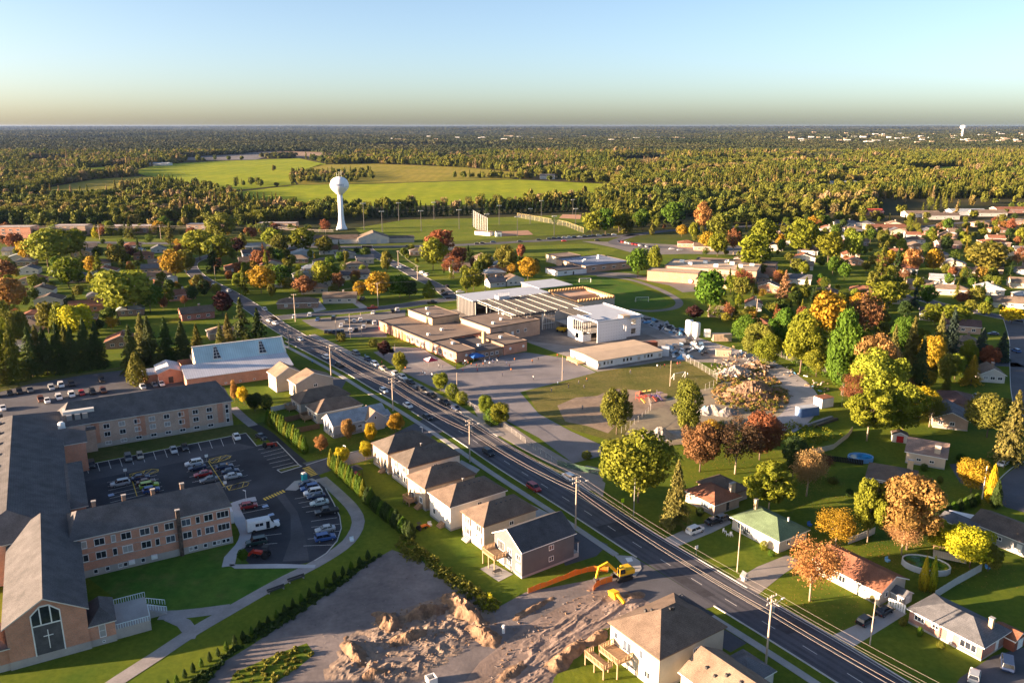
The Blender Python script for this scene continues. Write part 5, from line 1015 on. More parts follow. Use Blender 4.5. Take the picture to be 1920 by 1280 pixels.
CC = dict(ygreen=(.155, .18, .018), green=(.075, .14, .016), olive=(.14, .145, .026), gold=(.36, .23, .025), yellow=(.45, .35, .02), orange=(.34, .185, .07), brown=(.19, .10, .05), dkbrown=(.085, .055, .035), tan=(.33, .21, .105), plum=(.055, .022, .026), copper=(.22, .085, .045),
          dkgreen=(.04, .07, .02), spruce=(.065, .095, .03), blue=(.045, .07, .06), ltgreen=(.21, .25, .03), litspruce=(.17, .16, .045), lime=(.33, .33, .02))  # litspruce is spruce with sunlight mixed into its colour
CW = dict(ygreen='yellow-green', green='green', olive='olive', gold='golden', yellow='bright yellow', orange='orange', brown='brown', dkbrown='dark brown', tan='tan', plum='dark plum', copper='copper', dkgreen='dark green', spruce='dark green', blue='blue-green', ltgreen='light green', litspruce='sunlit olive', lime='lime-yellow')
KW = dict(round='broadleaf tree', tall='tall oval tree', wide='spreading tree', open='open-branched tree', bare='thin-leaved tree', spruce='spruce', column='columnar cedar', bush='round bush')
KN = dict(round='broadleaf_tree', tall='broadleaf_tree', wide='broadleaf_tree', open='broadleaf_tree', bare='thinning_tree', spruce='spruce_tree', column='cedar', bush='bush')
LANDMARK = [(r_['label'], r_.location.x, r_.location.y) for r_ in THINGS]
MARK = [(1440, 1000, 'by the green-roofed bungalow'), (1330, 940, 'by the wide-chimney bungalow'), (1610, 1080, 'by the orange-roofed bungalow'), (1790, 1180, 'by the pink-brick bungalow'), (1870, 990, 'by the grey bungalow'), (1735, 850, 'by the pink-brown gable roof'),
        (1650, 890, 'by the oval pool'), (1790, 770, 'by the white-gabled grey roof'), (1150, 780, 'by the playground'), (1370, 830, 'behind the gravel heaps'), (1400, 740, 'beside the gravel haul road'), (1560, 740, 'along the haul-road fence'), (900, 770, 'along the schoolyard fence'), (740, 680, 'in front of the brick school'),
        (450, 720, 'at the end of the brick residence'), (650, 830, 'beside the exit drive'), (560, 800, 'behind the pale grey house'), (700, 930, 'behind the two-storey row'), (120, 690, 'along the rear car park'), (270, 680, 'beside the metal-roofed church'), (430, 620, 'behind the metal-roofed church'), (350, 590, 'by the red-brick house'),
        (230, 580, 'around the light-green willow'), (60, 560, 'by the leftmost rank of bungalows'), (100, 470, 'below the walk-up flats'), (270, 480, 'by the dark pointed spruce'), (400, 470, 'at the street bend'), (490, 530, 'by the golden maple corner'), (560, 560, 'by the long brown bungalow'), (650, 500, 'by the broad tan roof'),
        (740, 540, 'along the upper street'), (830, 480, 'around the copper maple'), (980, 500, 'behind the joist roof'), (560, 440, 'left of the water tower'), (1180, 430, 'beside the ball field'), (1190, 490, 'between the far schools'), (1310, 540, 'by the orange-brick school'), (1330, 580, 'by the cement silos'), (1450, 620, 'behind the silo bushes'),
        (1500, 520, 'above the park lawn'), (1600, 560, 'by the brown maple'), (1600, 480, 'in the belt beyond the park lawn'), (1700, 530, 'by the tan lit roof'), (1800, 560, 'by the long cream house'), (1740, 640, 'by the navy-roofed house'), (1830, 650, 'by the square tan house'), (1870, 720, 'at the edge street'), (1640, 680, 'behind the haul-road corner'),
        (1800, 470, 'near the distant terraces'), (1480, 440, 'in the shade of the orange maples'), (1330, 450, 'at the far school street'), (1700, 420, 'below the distant terraces'), (900, 390, 'along the hay field')]
MARKW = [(G(a, b), c) for a, b, c in MARK]
def nearmark(x, y):
    best = min(MARKW, key=lambda m: math.hypot(m[0][0] - x, (m[0][1] - y)) / (30 + .12 * m[0][1])); return best[1]
TREES = []
def tree(px, py, hpx, wpx, kd, col, label=None, metres=None, name=None, group='trees'):
    x, y = G(px, py)
    if metres: hm, wm = metres
    else: hm = height_at(x, y, hpx); wm = wpx * depth(x, y, hm * .6) / F
    lod = 'n' if y < 330 else 'm'; cm, tm = random.choice(PROTO[kd, lod])
    c0 = CC[col]; k = random.uniform(.88, 1.12); c = tuple(v * k * random.uniform(.93, 1.07) for v in c0)
    size = 'tall ' if hm > 13 and kd != 'tall' else 'small ' if hm < 5 and kd not in ('bush', 'column') else ''
    lb = label or f"{size}{CW[col]} {KW[kd]} {nearmark(x, y)}"
    r_ = thing(name or KN[kd], lb, 'bush' if kd == 'bush' else 'tree', (x, y, 0), random.uniform(0, 6.28), group)
    if label is None: r_['auto'] = 1
    wf = wm / (.98 if kd in ('spruce',) else .95)
    a = link('crown', cm, r_, color=c); a.scale = (wf, wf, hm)
    b = link('trunk', tm, r_); b.scale = (min(wf, hm * .8), min(wf, hm * .8), hm)
    TREES.append((x, y, wm / 2)); return r_
T = [ # px, py of the base, height px, crown width px, kind, colour
 (1196, 942, 134, 146, 'wide', 'ygreen'), (1266, 988, 124, 64, 'spruce', 'litspruce'), (1156, 814, 94, 62, 'tall', 'olive'), (1285, 818, 102, 68, 'tall', 'olive'), (1312, 884, 92, 82, 'round', 'brown'), (1378, 888, 108, 100, 'bare', 'dkbrown'), (1424, 862, 88, 84, 'round', 'copper'), (1330, 850, 60, 60, 'round', 'gold'),
 (1440, 964, 98, 104, 'open', 'ygreen'), (1486, 900, 80, 62, 'round', 'dkgreen'), (1512, 930, 92, 76, 'bare', 'tan'), (1530, 900, 50, 60, 'bare', 'copper'), (1566, 1022, 66, 92, 'bare', 'gold'), (1518, 1126, 116, 112, 'bare', 'orange'), (1700, 1030, 136, 122, 'round', 'orange'), (1626, 1016, 120, 76, 'open', 'ygreen'), (1690, 1040, 70, 70, 'bare', 'tan'),
 (1762, 1034, 58, 66, 'round', 'lime'), (1818, 1064, 76, 96, 'round', 'lime'), (1852, 1070, 50, 50, 'round', 'olive'), (1730, 1106, 58, 20, 'column', 'yellow'), (1746, 1108, 62, 18, 'column', 'lime'), (1820, 924, 62, 68, 'round', 'gold'), (1856, 940, 64, 26, 'column', 'yellow'), (1866, 952, 50, 22, 'column', 'dkgreen'),
 (1890, 868, 134, 74, 'spruce', 'litspruce'), (1850, 820, 82, 90, 'round', 'olive'), (1625, 826, 96, 104, 'open', 'ygreen'), (1690, 818, 92, 92, 'round', 'ygreen'), (1722, 786, 62, 68, 'round', 'yellow'), (1742, 800, 60, 56, 'bare', 'olive'), (1640, 770, 112, 108, 'round', 'ltgreen'), (1628, 748, 122, 96, 'round', 'orange'), (1596, 770, 70, 60, 'bare', 'copper'),
 (1578, 740, 152, 86, 'tall', 'green'), (1500, 698, 124, 84, 'tall', 'ygreen'), (1548, 640, 96, 72, 'round', 'gold'), (1618, 640, 90, 72, 'bare', 'brown'), (1632, 620, 50, 40, 'round', 'copper'), (1465, 668, 90, 60, 'round', 'green'), (1420, 676, 70, 66, 'round', 'olive'), (1400, 650, 60, 60, 'round', 'green'), (1440, 690, 60, 60, 'round', 'ygreen'), (1530, 706, 60, 56, 'round', 'ygreen'),
 (1720, 740, 110, 50, 'spruce', 'spruce'), (1705, 690, 96, 44, 'spruce', 'litspruce'), (1755, 690, 104, 46, 'spruce', 'litspruce'), (1670, 700, 90, 40, 'spruce', 'litspruce'), (1780, 668, 90, 42, 'spruce', 'blue'), (1836, 680, 64, 44, 'spruce', 'blue'), (1876, 678, 56, 40, 'spruce', 'blue'), (1820, 722, 56, 44, 'spruce', 'gold'), (1740, 700, 70, 56, 'round', 'gold'), (1776, 720, 56, 40, 'round', 'olive'), (1688, 668, 74, 52, 'round', 'green'), (1752, 610, 40, 56, 'round', 'ygreen'), (1790, 614, 42, 66, 'round', 'ygreen'), (1896, 606, 30, 46, 'round', 'yellow'), (1655, 580, 54, 72, 'round', 'ygreen'), (1714, 578, 40, 26, 'spruce', 'blue'), (1330, 586, 78, 66, 'round', 'green'), (1390, 545, 40, 50, 'bare', 'copper'), (1300, 600, 26, 34, 'round', 'plum'), (1378, 600, 36, 24, 'spruce', 'ygreen'),
 (1652, 518, 58, 34, 'spruce', 'olive'), (1680, 520, 56, 26, 'spruce', 'dkgreen'), (1708, 512, 46, 40, 'round', 'orange'), (1750, 512, 44, 38, 'round', 'gold'), (1845, 512, 60, 84, 'wide', 'olive'), (1600, 492, 60, 36, 'round', 'ltgreen'), (1552, 492, 58, 54, 'round', 'ygreen'), (1500, 480, 68, 66, 'round', 'ygreen'), (1430, 470, 60, 60, 'wide', 'ygreen'), (1470, 562, 54, 40, 'spruce', 'tan'), (1510, 556, 36, 30, 'spruce', 'olive'), (1410, 510, 68, 70, 'round', 'ygreen'),
 # schoolyard and road side
 (720, 672, 34, 26, 'round', 'plum'), (752, 702, 46, 30, 'tall', 'ygreen'), (826, 734, 34, 34, 'round', 'ygreen'), (848, 746, 26, 24, 'bush', 'ygreen'), (866, 757, 22, 22, 'bush', 'ygreen'), (912, 782, 40, 34, 'round', 'ygreen'), (938, 800, 44, 44, 'round', 'ygreen'), (925, 796, 30, 34, 'bush', 'green'),
 (654, 826, 40, 30, 'round', 'orange'), (602, 850, 34, 28, 'round', 'orange'), (696, 828, 34, 30, 'tall', 'yellow'), (742, 812, 40, 32, 'tall', 'gold'), (686, 860, 32, 30, 'tall', 'yellow'), (640, 870, 34, 32, 'tall', 'yellow'), (440, 752, 38, 18, 'tall', 'orange'), (458, 758, 36, 26, 'tall', 'yellow'), (478, 772, 34, 34, 'round', 'dkgreen'), (500, 766, 26, 22, 'bush', 'dkgreen'),
 (259, 722, 58, 40, 'column', 'olive'), (455, 1055, 26, 22, 'round', 'green'),
 # left suburb
 (240, 592, 88, 116, 'wide', 'ltgreen'), (210, 570, 60, 70, 'round', 'ltgreen'), (282, 585, 56, 56, 'round', 'green'), (130, 540, 58, 58, 'round', 'ygreen'), (90, 500, 68, 84, 'round', 'ltgreen'), (135, 488, 60, 66, 'wide', 'ygreen'), (55, 492, 44, 44, 'round', 'gold'), (20, 585, 62, 66, 'round', 'orange'), (8, 530, 44, 46, 'round', 'brown'), (30, 655, 80, 54, 'tall', 'olive'), (12, 700, 100, 62, 'tall', 'ygreen'), (150, 635, 66, 66, 'wide', 'lime'), (92, 625, 60, 42, 'round', 'olive'), (115, 630, 62, 36, 'tall', 'ygreen'), (188, 530, 56, 40, 'spruce', 'ygreen'), (175, 515, 34, 34, 'round', 'gold'), (330, 525, 58, 48, 'round', 'gold'), (350, 515, 48, 40, 'round', 'olive'), (345, 490, 34, 36, 'round', 'copper'), (260, 478, 34, 14, 'spruce', 'dkgreen'), (402, 512, 56, 42, 'spruce', 'dkgreen'), (375, 488, 56, 64, 'round', 'ltgreen'), (415, 492, 50, 60, 'round', 'ygreen'), (445, 478, 34, 28, 'round', 'plum'), (418, 592, 44, 38, 'round', 'plum'), (222, 500, 42, 40, 'round', 'olive'), (170, 530, 20, 16, 'column', 'lime'), (240, 490, 30, 40, 'bare', 'plum'),
 (430, 650, 62, 32, 'spruce', 'litspruce'), (455, 640, 80, 50, 'spruce', 'spruce'), (485, 640, 62, 46, 'spruce', 'dkgreen'), (415, 655, 50, 26, 'spruce', 'litspruce'), (250, 700, 90, 52, 'spruce', 'spruce'), (285, 690, 96, 54, 'spruce', 'spruce'), (315, 680, 84, 50, 'spruce', 'dkgreen'), (345, 675, 74, 44, 'spruce', 'spruce'), (270, 668, 80, 48, 'spruce', 'litspruce'), (372, 668, 60, 36, 'spruce', 'olive'),
 (30, 715, 110, 60, 'spruce', 'olive'), (62, 706, 92, 54, 'spruce', 'spruce'), (90, 702, 88, 50, 'spruce', 'spruce'), (115, 698, 92, 50, 'spruce', 'dkgreen'), (140, 695, 84, 48, 'spruce', 'spruce'), (165, 690, 92, 50, 'spruce', 'spruce'), (186, 688, 84, 46, 'spruce', 'dkgreen'), (75, 690, 80, 44, 'spruce', 'litspruce'), (128, 684, 74, 44, 'spruce', 'olive'), (-10, 722, 110, 60, 'spruce', 'olive'),
 (490, 550, 50, 54, 'round', 'gold'), (458, 552, 54, 22, 'spruce', 'ygreen'), (525, 540, 44, 40, 'round', 'green'), (508, 528, 34, 30, 'round', 'olive'), (570, 555, 36, 46, 'round', 'brown'), (605, 540, 50, 44, 'round', 'ltgreen'), (620, 535, 40, 34, 'round', 'ygreen'), (635, 545, 34, 24, 'round', 'brown'), (675, 560, 34, 26, 'round', 'gold'), (712, 562, 54, 52, 'round', 'gold'), (750, 560, 44, 50, 'round', 'green'), (768, 560, 36, 36, 'round', 'dkgreen'), (805, 558, 30, 26, 'column', 'ygreen'), (725, 510, 42, 26, 'tall', 'olive'), (812, 506, 58, 54, 'round', 'ygreen'), (826, 476, 46, 54, 'round', 'copper'), (850, 520, 40, 50, 'bare', 'copper'), (862, 500, 38, 36, 'round', 'copper'), (888, 545, 40, 40, 'round', 'ygreen'), (875, 550, 42, 24, 'tall', 'ygreen'), (950, 512, 52, 44, 'round', 'olive'), (990, 526, 42, 44, 'round', 'gold'), (910, 510, 36, 34, 'round', 'olive'), (878, 496, 36, 18, 'spruce', 'dkgreen'), (512, 470, 44, 40, 'round', 'ltgreen'), (570, 476, 48, 50, 'round', 'ygreen'), (608, 478, 36, 38, 'round', 'olive'), (528, 478, 40, 36, 'round', 'olive'), (420, 450, 50, 60, 'round', 'olive'), (455, 470, 30, 24, 'column', 'olive'), (490, 502, 34, 40, 'round', 'copper'), (500, 512, 40, 14, 'column', 'ygreen'), (320, 458, 40, 30, 'spruce', 'olive'), (245, 448, 36, 30, 'spruce', 'olive'), (180, 446, 22, 16, 'column', 'lime'), (30, 470, 34, 36, 'round', 'copper'),
 # centre far
 (1196, 520, 56, 42, 'round', 'green'), (1225, 510, 48, 32, 'tall', 'ygreen'), (1110, 440, 44, 44, 'round', 'ygreen'), (1135, 440, 50, 42, 'round', 'green'), (1175, 436, 46, 30, 'spruce', 'olive'), (1160, 436, 42, 40, 'round', 'ygreen'), (1205, 432, 40, 36, 'round', 'green'), (1222, 440, 26, 12, 'column', 'olive'), (1278, 444, 22, 24, 'round', 'gold'), (1315, 436, 56, 34, 'round', 'orange'), (1300, 450, 34, 20, 'round', 'ygreen'), (1350, 450, 50, 50, 'round', 'olive'), (1330, 470, 36, 40, 'round', 'gold'), (1262, 424, 46, 44, 'round', 'green'), (1345, 480, 44, 40, 'round', 'ygreen'), (1375, 478, 50, 36, 'bare', 'copper')]
TLIST = T
for t in T: tree(*t)
for px, py in ((1560, 1000), (1580, 988), (1652, 982), (1500, 1012), (1484, 1002), (1592, 930), (1562, 905), (1542, 882), (1664, 925), (1702, 915), (1762, 905), (1732, 882), (1802, 865), (1842, 882), (1650, 1104), (1636, 1128), (1692, 1172), (1724, 1192), (1764, 1214), (1600, 1085), (1282, 962), (1312, 966), (1402, 1002), (1432, 1030), (1446, 1042), (1352, 938), (1140, 850), (1165, 870), (1100, 860), (640, 640), (700, 650)): tree(px, py, random.uniform(9, 17), random.uniform(10, 20), 'bush', random.choice(['green', 'dkgreen', 'olive', 'ygreen']))
# conifer row behind the ball field and cedar hedges, one tree each
for i in range(46):
    f_ = i / 45; px = 684 + 430 * f_
    if .47 < f_ < .51: continue
    tree(px, 409 - 14 * f_ + random.uniform(-1, 1), random.uniform(20, 30), random.uniform(10, 14), 'spruce', 'dkgreen')
def hedge(a, b, n, hpx, wpx, cols, lb):
    for i in range(n):
        t = i / (n - 1); tree(a[0] + (b[0] - a[0]) * t, a[1] + (b[1] - a[1]) * t, hpx * random.uniform(.85, 1.12), wpx * random.uniform(.9, 1.15), 'column', cols[i % len(cols)], lb.format(CW[cols[i % len(cols)]]), group=lb.replace('{} ', ''), name='hedge_cedar')['auto'] = 1
hedge((505, 798), (572, 850), 15, 34, 16, ['green', 'ygreen', 'green'], '{} cedar in the hedge behind the pale grey house'); hedge((622, 878), (682, 935), 13, 34, 17, ['ygreen', 'green', 'green'], '{} cedar in the hedge behind the two-storey row')
hedge((690, 944), (770, 1010), 13, 30, 24, ['dkgreen', 'green', 'dkgreen'], '{} cedar in the lower hedge towards the dirt lot'); hedge((300, 1300), (690, 1048), 26, 17, 10, ['dkgreen', 'dkgreen', 'green'], 'small {} cedar in the row along the curving path')
hedge((1830, 945), (1755, 975), 8, 22, 20, ['green', 'dkgreen'], '{} cedar in the clipped hedge by the grey bungalow')
# suburb trees between the houses
def free(x, y, r_):
    if any(math.hypot(x - a, y - b) < c + r_ * .3 for a, b, c in HOUSES): return False
    if any(math.hypot(x - a, y - b) < (c + r_) * .62 for a, b, c in TREES): return False
    for l in ST.values():
        if any(abs(x - a) < 7 and abs(y - b) < 7 for a, b in l): return False
    return True
PAL_L = ['ygreen', 'olive', 'green', 'gold', 'ltgreen', 'olive', 'brown', 'green', 'copper', 'dkgreen']; PAL_R = ['ygreen', 'olive', 'green', 'gold', 'ltgreen', 'olive', 'ygreen', 'green', 'ygreen', 'ltgreen', 'copper', 'dkgreen']
def scatter(poly, n, pal, hr=(6, 12)):
    xs = [p[0] for p in poly]; ys = [p[1] for p in poly]; k = 0; tries = 0
    while k < n and tries < 6000:
        tries += 1; px = random.uniform(min(xs), max(xs)); py = random.uniform(min(ys), max(ys))
        if not inpoly((px, py), poly): continue
        x, y = G(px, py); hm = random.uniform(*hr); wm = hm * random.uniform(.65, .95)
        if not free(x, y, wm / 2): continue
        kd = random.choice(['round', 'round', 'tall', 'wide', 'bare', 'spruce']); col = random.choice(pal)
        if kd == 'spruce': col = random.choice(['spruce', 'olive', 'dkgreen']); wm = hm * .5
        if kd == 'bare': col = random.choice(['copper', 'brown', 'gold'])
        tree(px, py, 0, 0, kd, col, metres=(hm, wm)); k += 1
scatter([(0, 462), (200, 460), (480, 468), (690, 470), (700, 545), (560, 560), (480, 560), (330, 580), (220, 620), (0, 690)], 54, PAL_L, (5, 10))
scatter([(700, 470), (1000, 480), (1010, 520), (850, 545), (740, 490)], 10, PAL_L)
scatter([(1250, 462), (1400, 470), (1560, 470), (1930, 470), (1930, 600), (1700, 600), (1640, 700), (1480, 640), (1330, 600), (1330, 530), (1400, 500)], 82, PAL_R, (6, 12))
scatter([(1400, 426), (1930, 420), (1930, 470), (1400, 472)], 44, PAL_R, (7, 12))
scatter([(1540, 700), (1680, 640), (1880, 690), (1900, 760), (1740, 740), (1600, 760)], 14, PAL_R, (6, 11))
scatter([(0, 432), (480, 432), (640, 440), (620, 450), (0, 450)], 14, PAL_L, (9, 14))
for q in ((1020, 870), (1330, 1035), (1500, 1060), (1700, 1110), (1610, 1130)): pass
# unseen tall trees beyond the chapel lawn, added to shade the dirt lot
for x, y, hm, col in ((-112, 96, 15, 'olive'), (-106, 88, 16, 'green'), (-118, 84, 15, 'ygreen'), (-104, 78, 14, 'olive'), (-112, 70, 15, 'green')):
    q = S(x, y); tree(q[0], q[1], 0, 0, 'round', col, metres=(hm, hm * .8))
# low weeds and shrubs round the dirt lot
def weeds(name, label, poly, n, cols, h=(.5, 1.6), heap=None):
    P_ = []; xs = [p[0] for p in poly]; ys = [p[1] for p in poly]; C = []; N = []
    while len(P_) < n:
        q = (random.uniform(min(xs), max(xs)), random.uniform(min(ys), max(ys)))
        if inpoly(q, poly): P_.append(G(*q))
    for x, y in P_:
        m_ = 22; s_ = random.uniform(*h); d = unit(m_); d[:, 2] = abs(d[:, 2]); zb = 0 if heap is None else heap[4] * max(0, 1 - math.hypot(x - heap[0], y - heap[1]) / heap[2]) ** 1.2; C.append(np.array([x, y, zb]) + d * np.array([s_ * .8, s_ * .8, s_]) * rng.uniform(.5, 1, (m_, 1))); N.append(d + rng.normal(size=(m_, 3)) * .6)
    C = np.concatenate(C); N = np.concatenate(N); o = link(name, quad_mesh(name, C, N, rng.uniform(.25, .5, len(C)), LEAF), color=CC[cols]); kind(o, 'stuff'); o['label'] = label; return o
weeds('undergrowth', 'dark weeds fringing the dirt lot below the houses', [(755, 1000), (800, 1035), (870, 1090), (935, 1135), (915, 1148), (850, 1105), (790, 1060), (735, 1035)], 150, 'olive')
weeds('undergrowth', 'low weeds between the cedar row and the dirt lot', [(690, 1048), (720, 1040), (560, 1155), (430, 1230), (380, 1290), (330, 1300), (480, 1180), (600, 1105)], 260, 'dkgreen', (.3, .8))
weeds('undergrowth', 'yellow flowering weeds at the lot corner', [(895, 1115), (925, 1120), (935, 1145), (905, 1142)], 24, 'lime', (.5, 1.2))
weeds('undergrowth', 'weeds growing on the dirt lot', [(440, 1260), (520, 1225), (575, 1205), (590, 1225), (560, 1250), (500, 1290), (420, 1300)], 70, 'olive', (.25, .6))
weeds('undergrowth', 'scrub on the spoil heap inside the haul road bend', [(1330, 735), (1345, 705), (1380, 690), (1430, 692), (1470, 722), (1482, 752), (1450, 776), (1390, 770), (1340, 755)], 200, 'olive', (.5, 1.4), (*G(1410, 740), 14, 0, 3.6))
weeds('undergrowth', 'pale dry brush on the spoil heap slopes', [(1330, 735), (1345, 705), (1380, 690), (1430, 692), (1470, 722), (1482, 752), (1450, 776), (1390, 770), (1340, 755)], 300, 'tan', (.4, 1.2), (*G(1410, 740), 14, 0, 3.4))
weeds('undergrowth', 'green scrub behind the rubbish pile and haul road', [(1320, 795), (1400, 790), (1560, 800), (1585, 815), (1510, 838), (1440, 830), (1380, 830)], 160, 'ygreen', (.6, 1.8))
weeds('undergrowth', 'shrubs below the haul-road fence', [(1440, 655), (1500, 690), (1580, 720), (1600, 735), (1590, 700), (1540, 690), (1480, 660)], 160, 'green', (.8, 2.5))
# leaf litter under the turning trees
def litter():
    C = []
    for (px, py, hp, wp, kd, col) in TLIST:
        x, y = G(px, py)
        if y < 300 and col in ('orange', 'gold', 'yellow', 'brown', 'copper', 'tan', 'lime'):
            rr = wp * depth(x, y) / F * .75; n_ = int(40 * rr); a_ = rng.uniform(0, 6.28, n_); q = rr * np.sqrt(rng.random(n_)) * 1.1; C.append(np.stack([x + q * np.cos(a_) + 1, y + q * np.sin(a_), np.full(n_, .045)], 1))
    C = np.concatenate(C); N = np.tile([0, 0, 1.0], (len(C), 1)) + rng.normal(size=(len(C), 3)) * .15
    o = link('fallen_leaves', quad_mesh('fallen_leaves', C, N, rng.uniform(.08, .24, len(C)), LEAF), color=(.34, .2, .06)); kind(o, 'stuff'); o['label'] = 'fallen autumn leaves on the lawns below the turning trees'
litter()
# ------------------------------------------------------------------ far woods (nobody could count them): points + instances of a few trees
STOPS = [(.05, (.035, .06, .016)), (.25, (.07, .10, .018)), (.45, (.14, .15, .022)), (.6, (.10, .115, .02)), (.72, (.19, .15, .045)), (.84, (.27, .20, .13)), (.97, (.16, .13, .06))]
WLEAF = leafmat('woodland_foliage', False, STOPS, .2, .0075, .3); FLEAF = leafmat('distant_foliage', False, [(.1, (.025, .04, .022)), (.45, (.048, .062, .028)), (.65, (.085, .085, .04)), (.85, (.035, .05, .026))], .1, .0016, .3)
lib = bpy.data.collections.new('woodland_kinds'); lib2 = bpy.data.collections.new('woodland_patches')
for k, (kd, hm, wm) in enumerate((('round', 11, 10), ('wide', 10, 11), ('tall', 13, 8), ('bare', 12, 8), ('round', 9, 9))):
    me = crown_mesh('wood_tree', kd, 380, .15, WLEAF)[0] if kd != 'bare' else crown_mesh('wood_tree', kd, 420, .075, WLEAF)[0]
    o = bpy.data.objects.new('wood_tree', me); me.transform(Matrix.Diagonal((wm, wm, hm, 1)) @ Matrix.Translation((0, 0, -.06))); lib.objects.link(o)
me = spruce_mesh('wood_tree', 46, 12, .15, WLEAF); me.transform(Matrix.Diagonal((6, 6, 13, 1))); lib.objects.link(bpy.data.objects.new('wood_tree', me))
for k in range(4):
    C = []; N = []
    for _ in range(30):
        cx, cy = rng.uniform(-34, 34, 2); h_ = rng.uniform(7, 14); d = unit(26); d[:, 2] = abs(d[:, 2]) * 1.1 - .1
        C.append(np.array([cx, cy, h_ * .5]) + d * np.array([h_ * .45, h_ * .45, h_ * .5])); N.append(d + rng.normal(size=(26, 3)) * .3)
    C = np.concatenate(C); N = np.concatenate(N); me = quad_mesh('wood_patch', C, N, rng.uniform(3, 5.5, len(C)), FLEAF); lib2.objects.link(bpy.data.objects.new('wood_patch', me))
def gn_instances(o, coll):
    g = bpy.data.node_groups.new('plant_instances', 'GeometryNodeTree'); g.interface.new_socket('Geometry', in_out='INPUT', socket_type='NodeSocketGeometry'); g.interface.new_socket('Geometry', in_out='OUTPUT', socket_type='NodeSocketGeometry')
    n = g.nodes; i = n.new('NodeGroupInput'); ou = n.new('NodeGroupOutput'); ip = n.new('GeometryNodeInstanceOnPoints'); ci = n.new('GeometryNodeCollectionInfo')
    ci.inputs[0].default_value = coll; ci.inputs['Separate Children'].default_value = True; ci.inputs['Reset Children'].default_value = True
    def at(nm, ty):
        a = n.new('GeometryNodeInputNamedAttribute'); a.data_type = ty; a.inputs['Name'].default_value = nm; return [s for s in a.outputs if s.enabled][0]
    ip.inputs['Pick Instance'].default_value = True
    g.links.new(i.outputs[0], ip.inputs['Points']); g.links.new(ci.outputs[0], ip.inputs['Instance']); g.links.new(at('pick', 'INT'), ip.inputs['Instance Index']); g.links.new(at('rot', 'FLOAT_VECTOR'), ip.inputs['Rotation']); g.links.new(at('scl', 'FLOAT_VECTOR'), ip.inputs['Scale'])
    g.links.new(ip.outputs[0], ou.inputs[0]); m_ = o.modifiers.new('plants', 'NODES'); m_.node_group = g
def wood(name, label, P_, pick, scl, coll):
    n = len(P_); me = bpy.data.meshes.new(name); me.vertices.add(n); me.vertices.foreach_set('co', np.asarray(P_, np.float32).ravel())
    a = me.attributes.new('pick', 'INT', 'POINT'); a.data.foreach_set('value', np.asarray(pick, np.int32))
    rt = np.zeros((n, 3), np.float32); rt[:, 2] = rng.uniform(0, 6.28, n); a = me.attributes.new('rot', 'FLOAT_VECTOR', 'POINT'); a.data.foreach_set('vector', rt.ravel())
    a = me.attributes.new('scl', 'FLOAT_VECTOR', 'POINT'); a.data.foreach_set('vector', np.asarray(scl, np.float32).ravel())
    me.update(); o = link(name, me); kind(o, 'stuff'); o['label'] = label; gn_instances(o, coll); return o
def np_inpoly(px, py, poly):
    c = np.zeros(len(px), bool); j = len(poly) - 1
    for i in range(len(poly)):
        xi, yi = poly[i]; xj, yj = poly[j]
        if yi != yj: c ^= ((yi > py) != (yj > py)) & (px < (xj - xi) * (py - yi) / (yj - yi) + xi)
        j = i
    return c
FLOORX = np.array([-400, 0, 480, 560, 690, 700, 1105, 1110, 1230, 1300, 1400, 1560, 1920, 2400]); FLOORY = np.array([424, 424, 424, 416, 412, 398, 388, 412, 416, 412, 422, 416, 410, 410])
def np_S(x, y, z=0): zz = z - H; dep = y * CP - zz * SP; return 960 + F * x / dep, 640 - F * (y * SP + zz * CP) / dep
N_ = 150000
yy = np.sqrt(rng.uniform(560 ** 2, 2700 ** 2, N_)); xx = rng.uniform(-.74, .74, N_) * yy
px, py = np_S(xx, yy); ok = py < np.interp(px, FLOORX, FLOORY)
for k, (poly, _) in FIELDS.items():
    for dy in (0, -4, -8): ok &= ~(np_inpoly(px, py + dy, poly) & ((dy == 0) | (rng.random(N_) < .8)))
for poly in ([(1640, 374), (1930, 372), (1930, 414), (1640, 412)], [(1540, 344), (1630, 344), (1700, 352), (1560, 356)], [(995, 326), (1060, 330), (1060, 345), (995, 342)], SPORT): ok &= ~(np_inpoly(px, py, poly) & (rng.random(N_) < .93))
mead = np.sin(xx / 190 + 1.7 * np.sin(yy / 260)) * np.sin(yy / 150 + 2 + np.sin(xx / 330)); ok &= ~((mead > .72) & (rng.random(N_) < .85) & (yy > 800))
ok &= rng.random(N_) < np.interp(yy, [560, 900, 2700], [.7, .55, .3])
P_ = np.stack([xx, yy, np.zeros(N_)], 1)[ok]; n = len(P_)
nz = np.sin(P_[:, 0] / 140 + 1) * np.sin(P_[:, 1] / 210 + 2) + np.sin(P_[:, 0] / 61 - P_[:, 1] / 97)
pk = rng.integers(0, 5, n); pk[(nz < -.6) & (rng.random(n) < .6)] = 5; pk[(nz > .8) & (rng.random(n) < .7)] = 3
s_ = rng.uniform(.5, 1.4, n) * np.interp(P_[:, 1], [600, 2700], [.92, 1.3]); wood('woods', 'mixed autumn woodland stretching away behind the town and round the fields', P_, pk, np.stack([s_, s_, s_ * rng.uniform(.85, 1.15, n)], 1), lib)
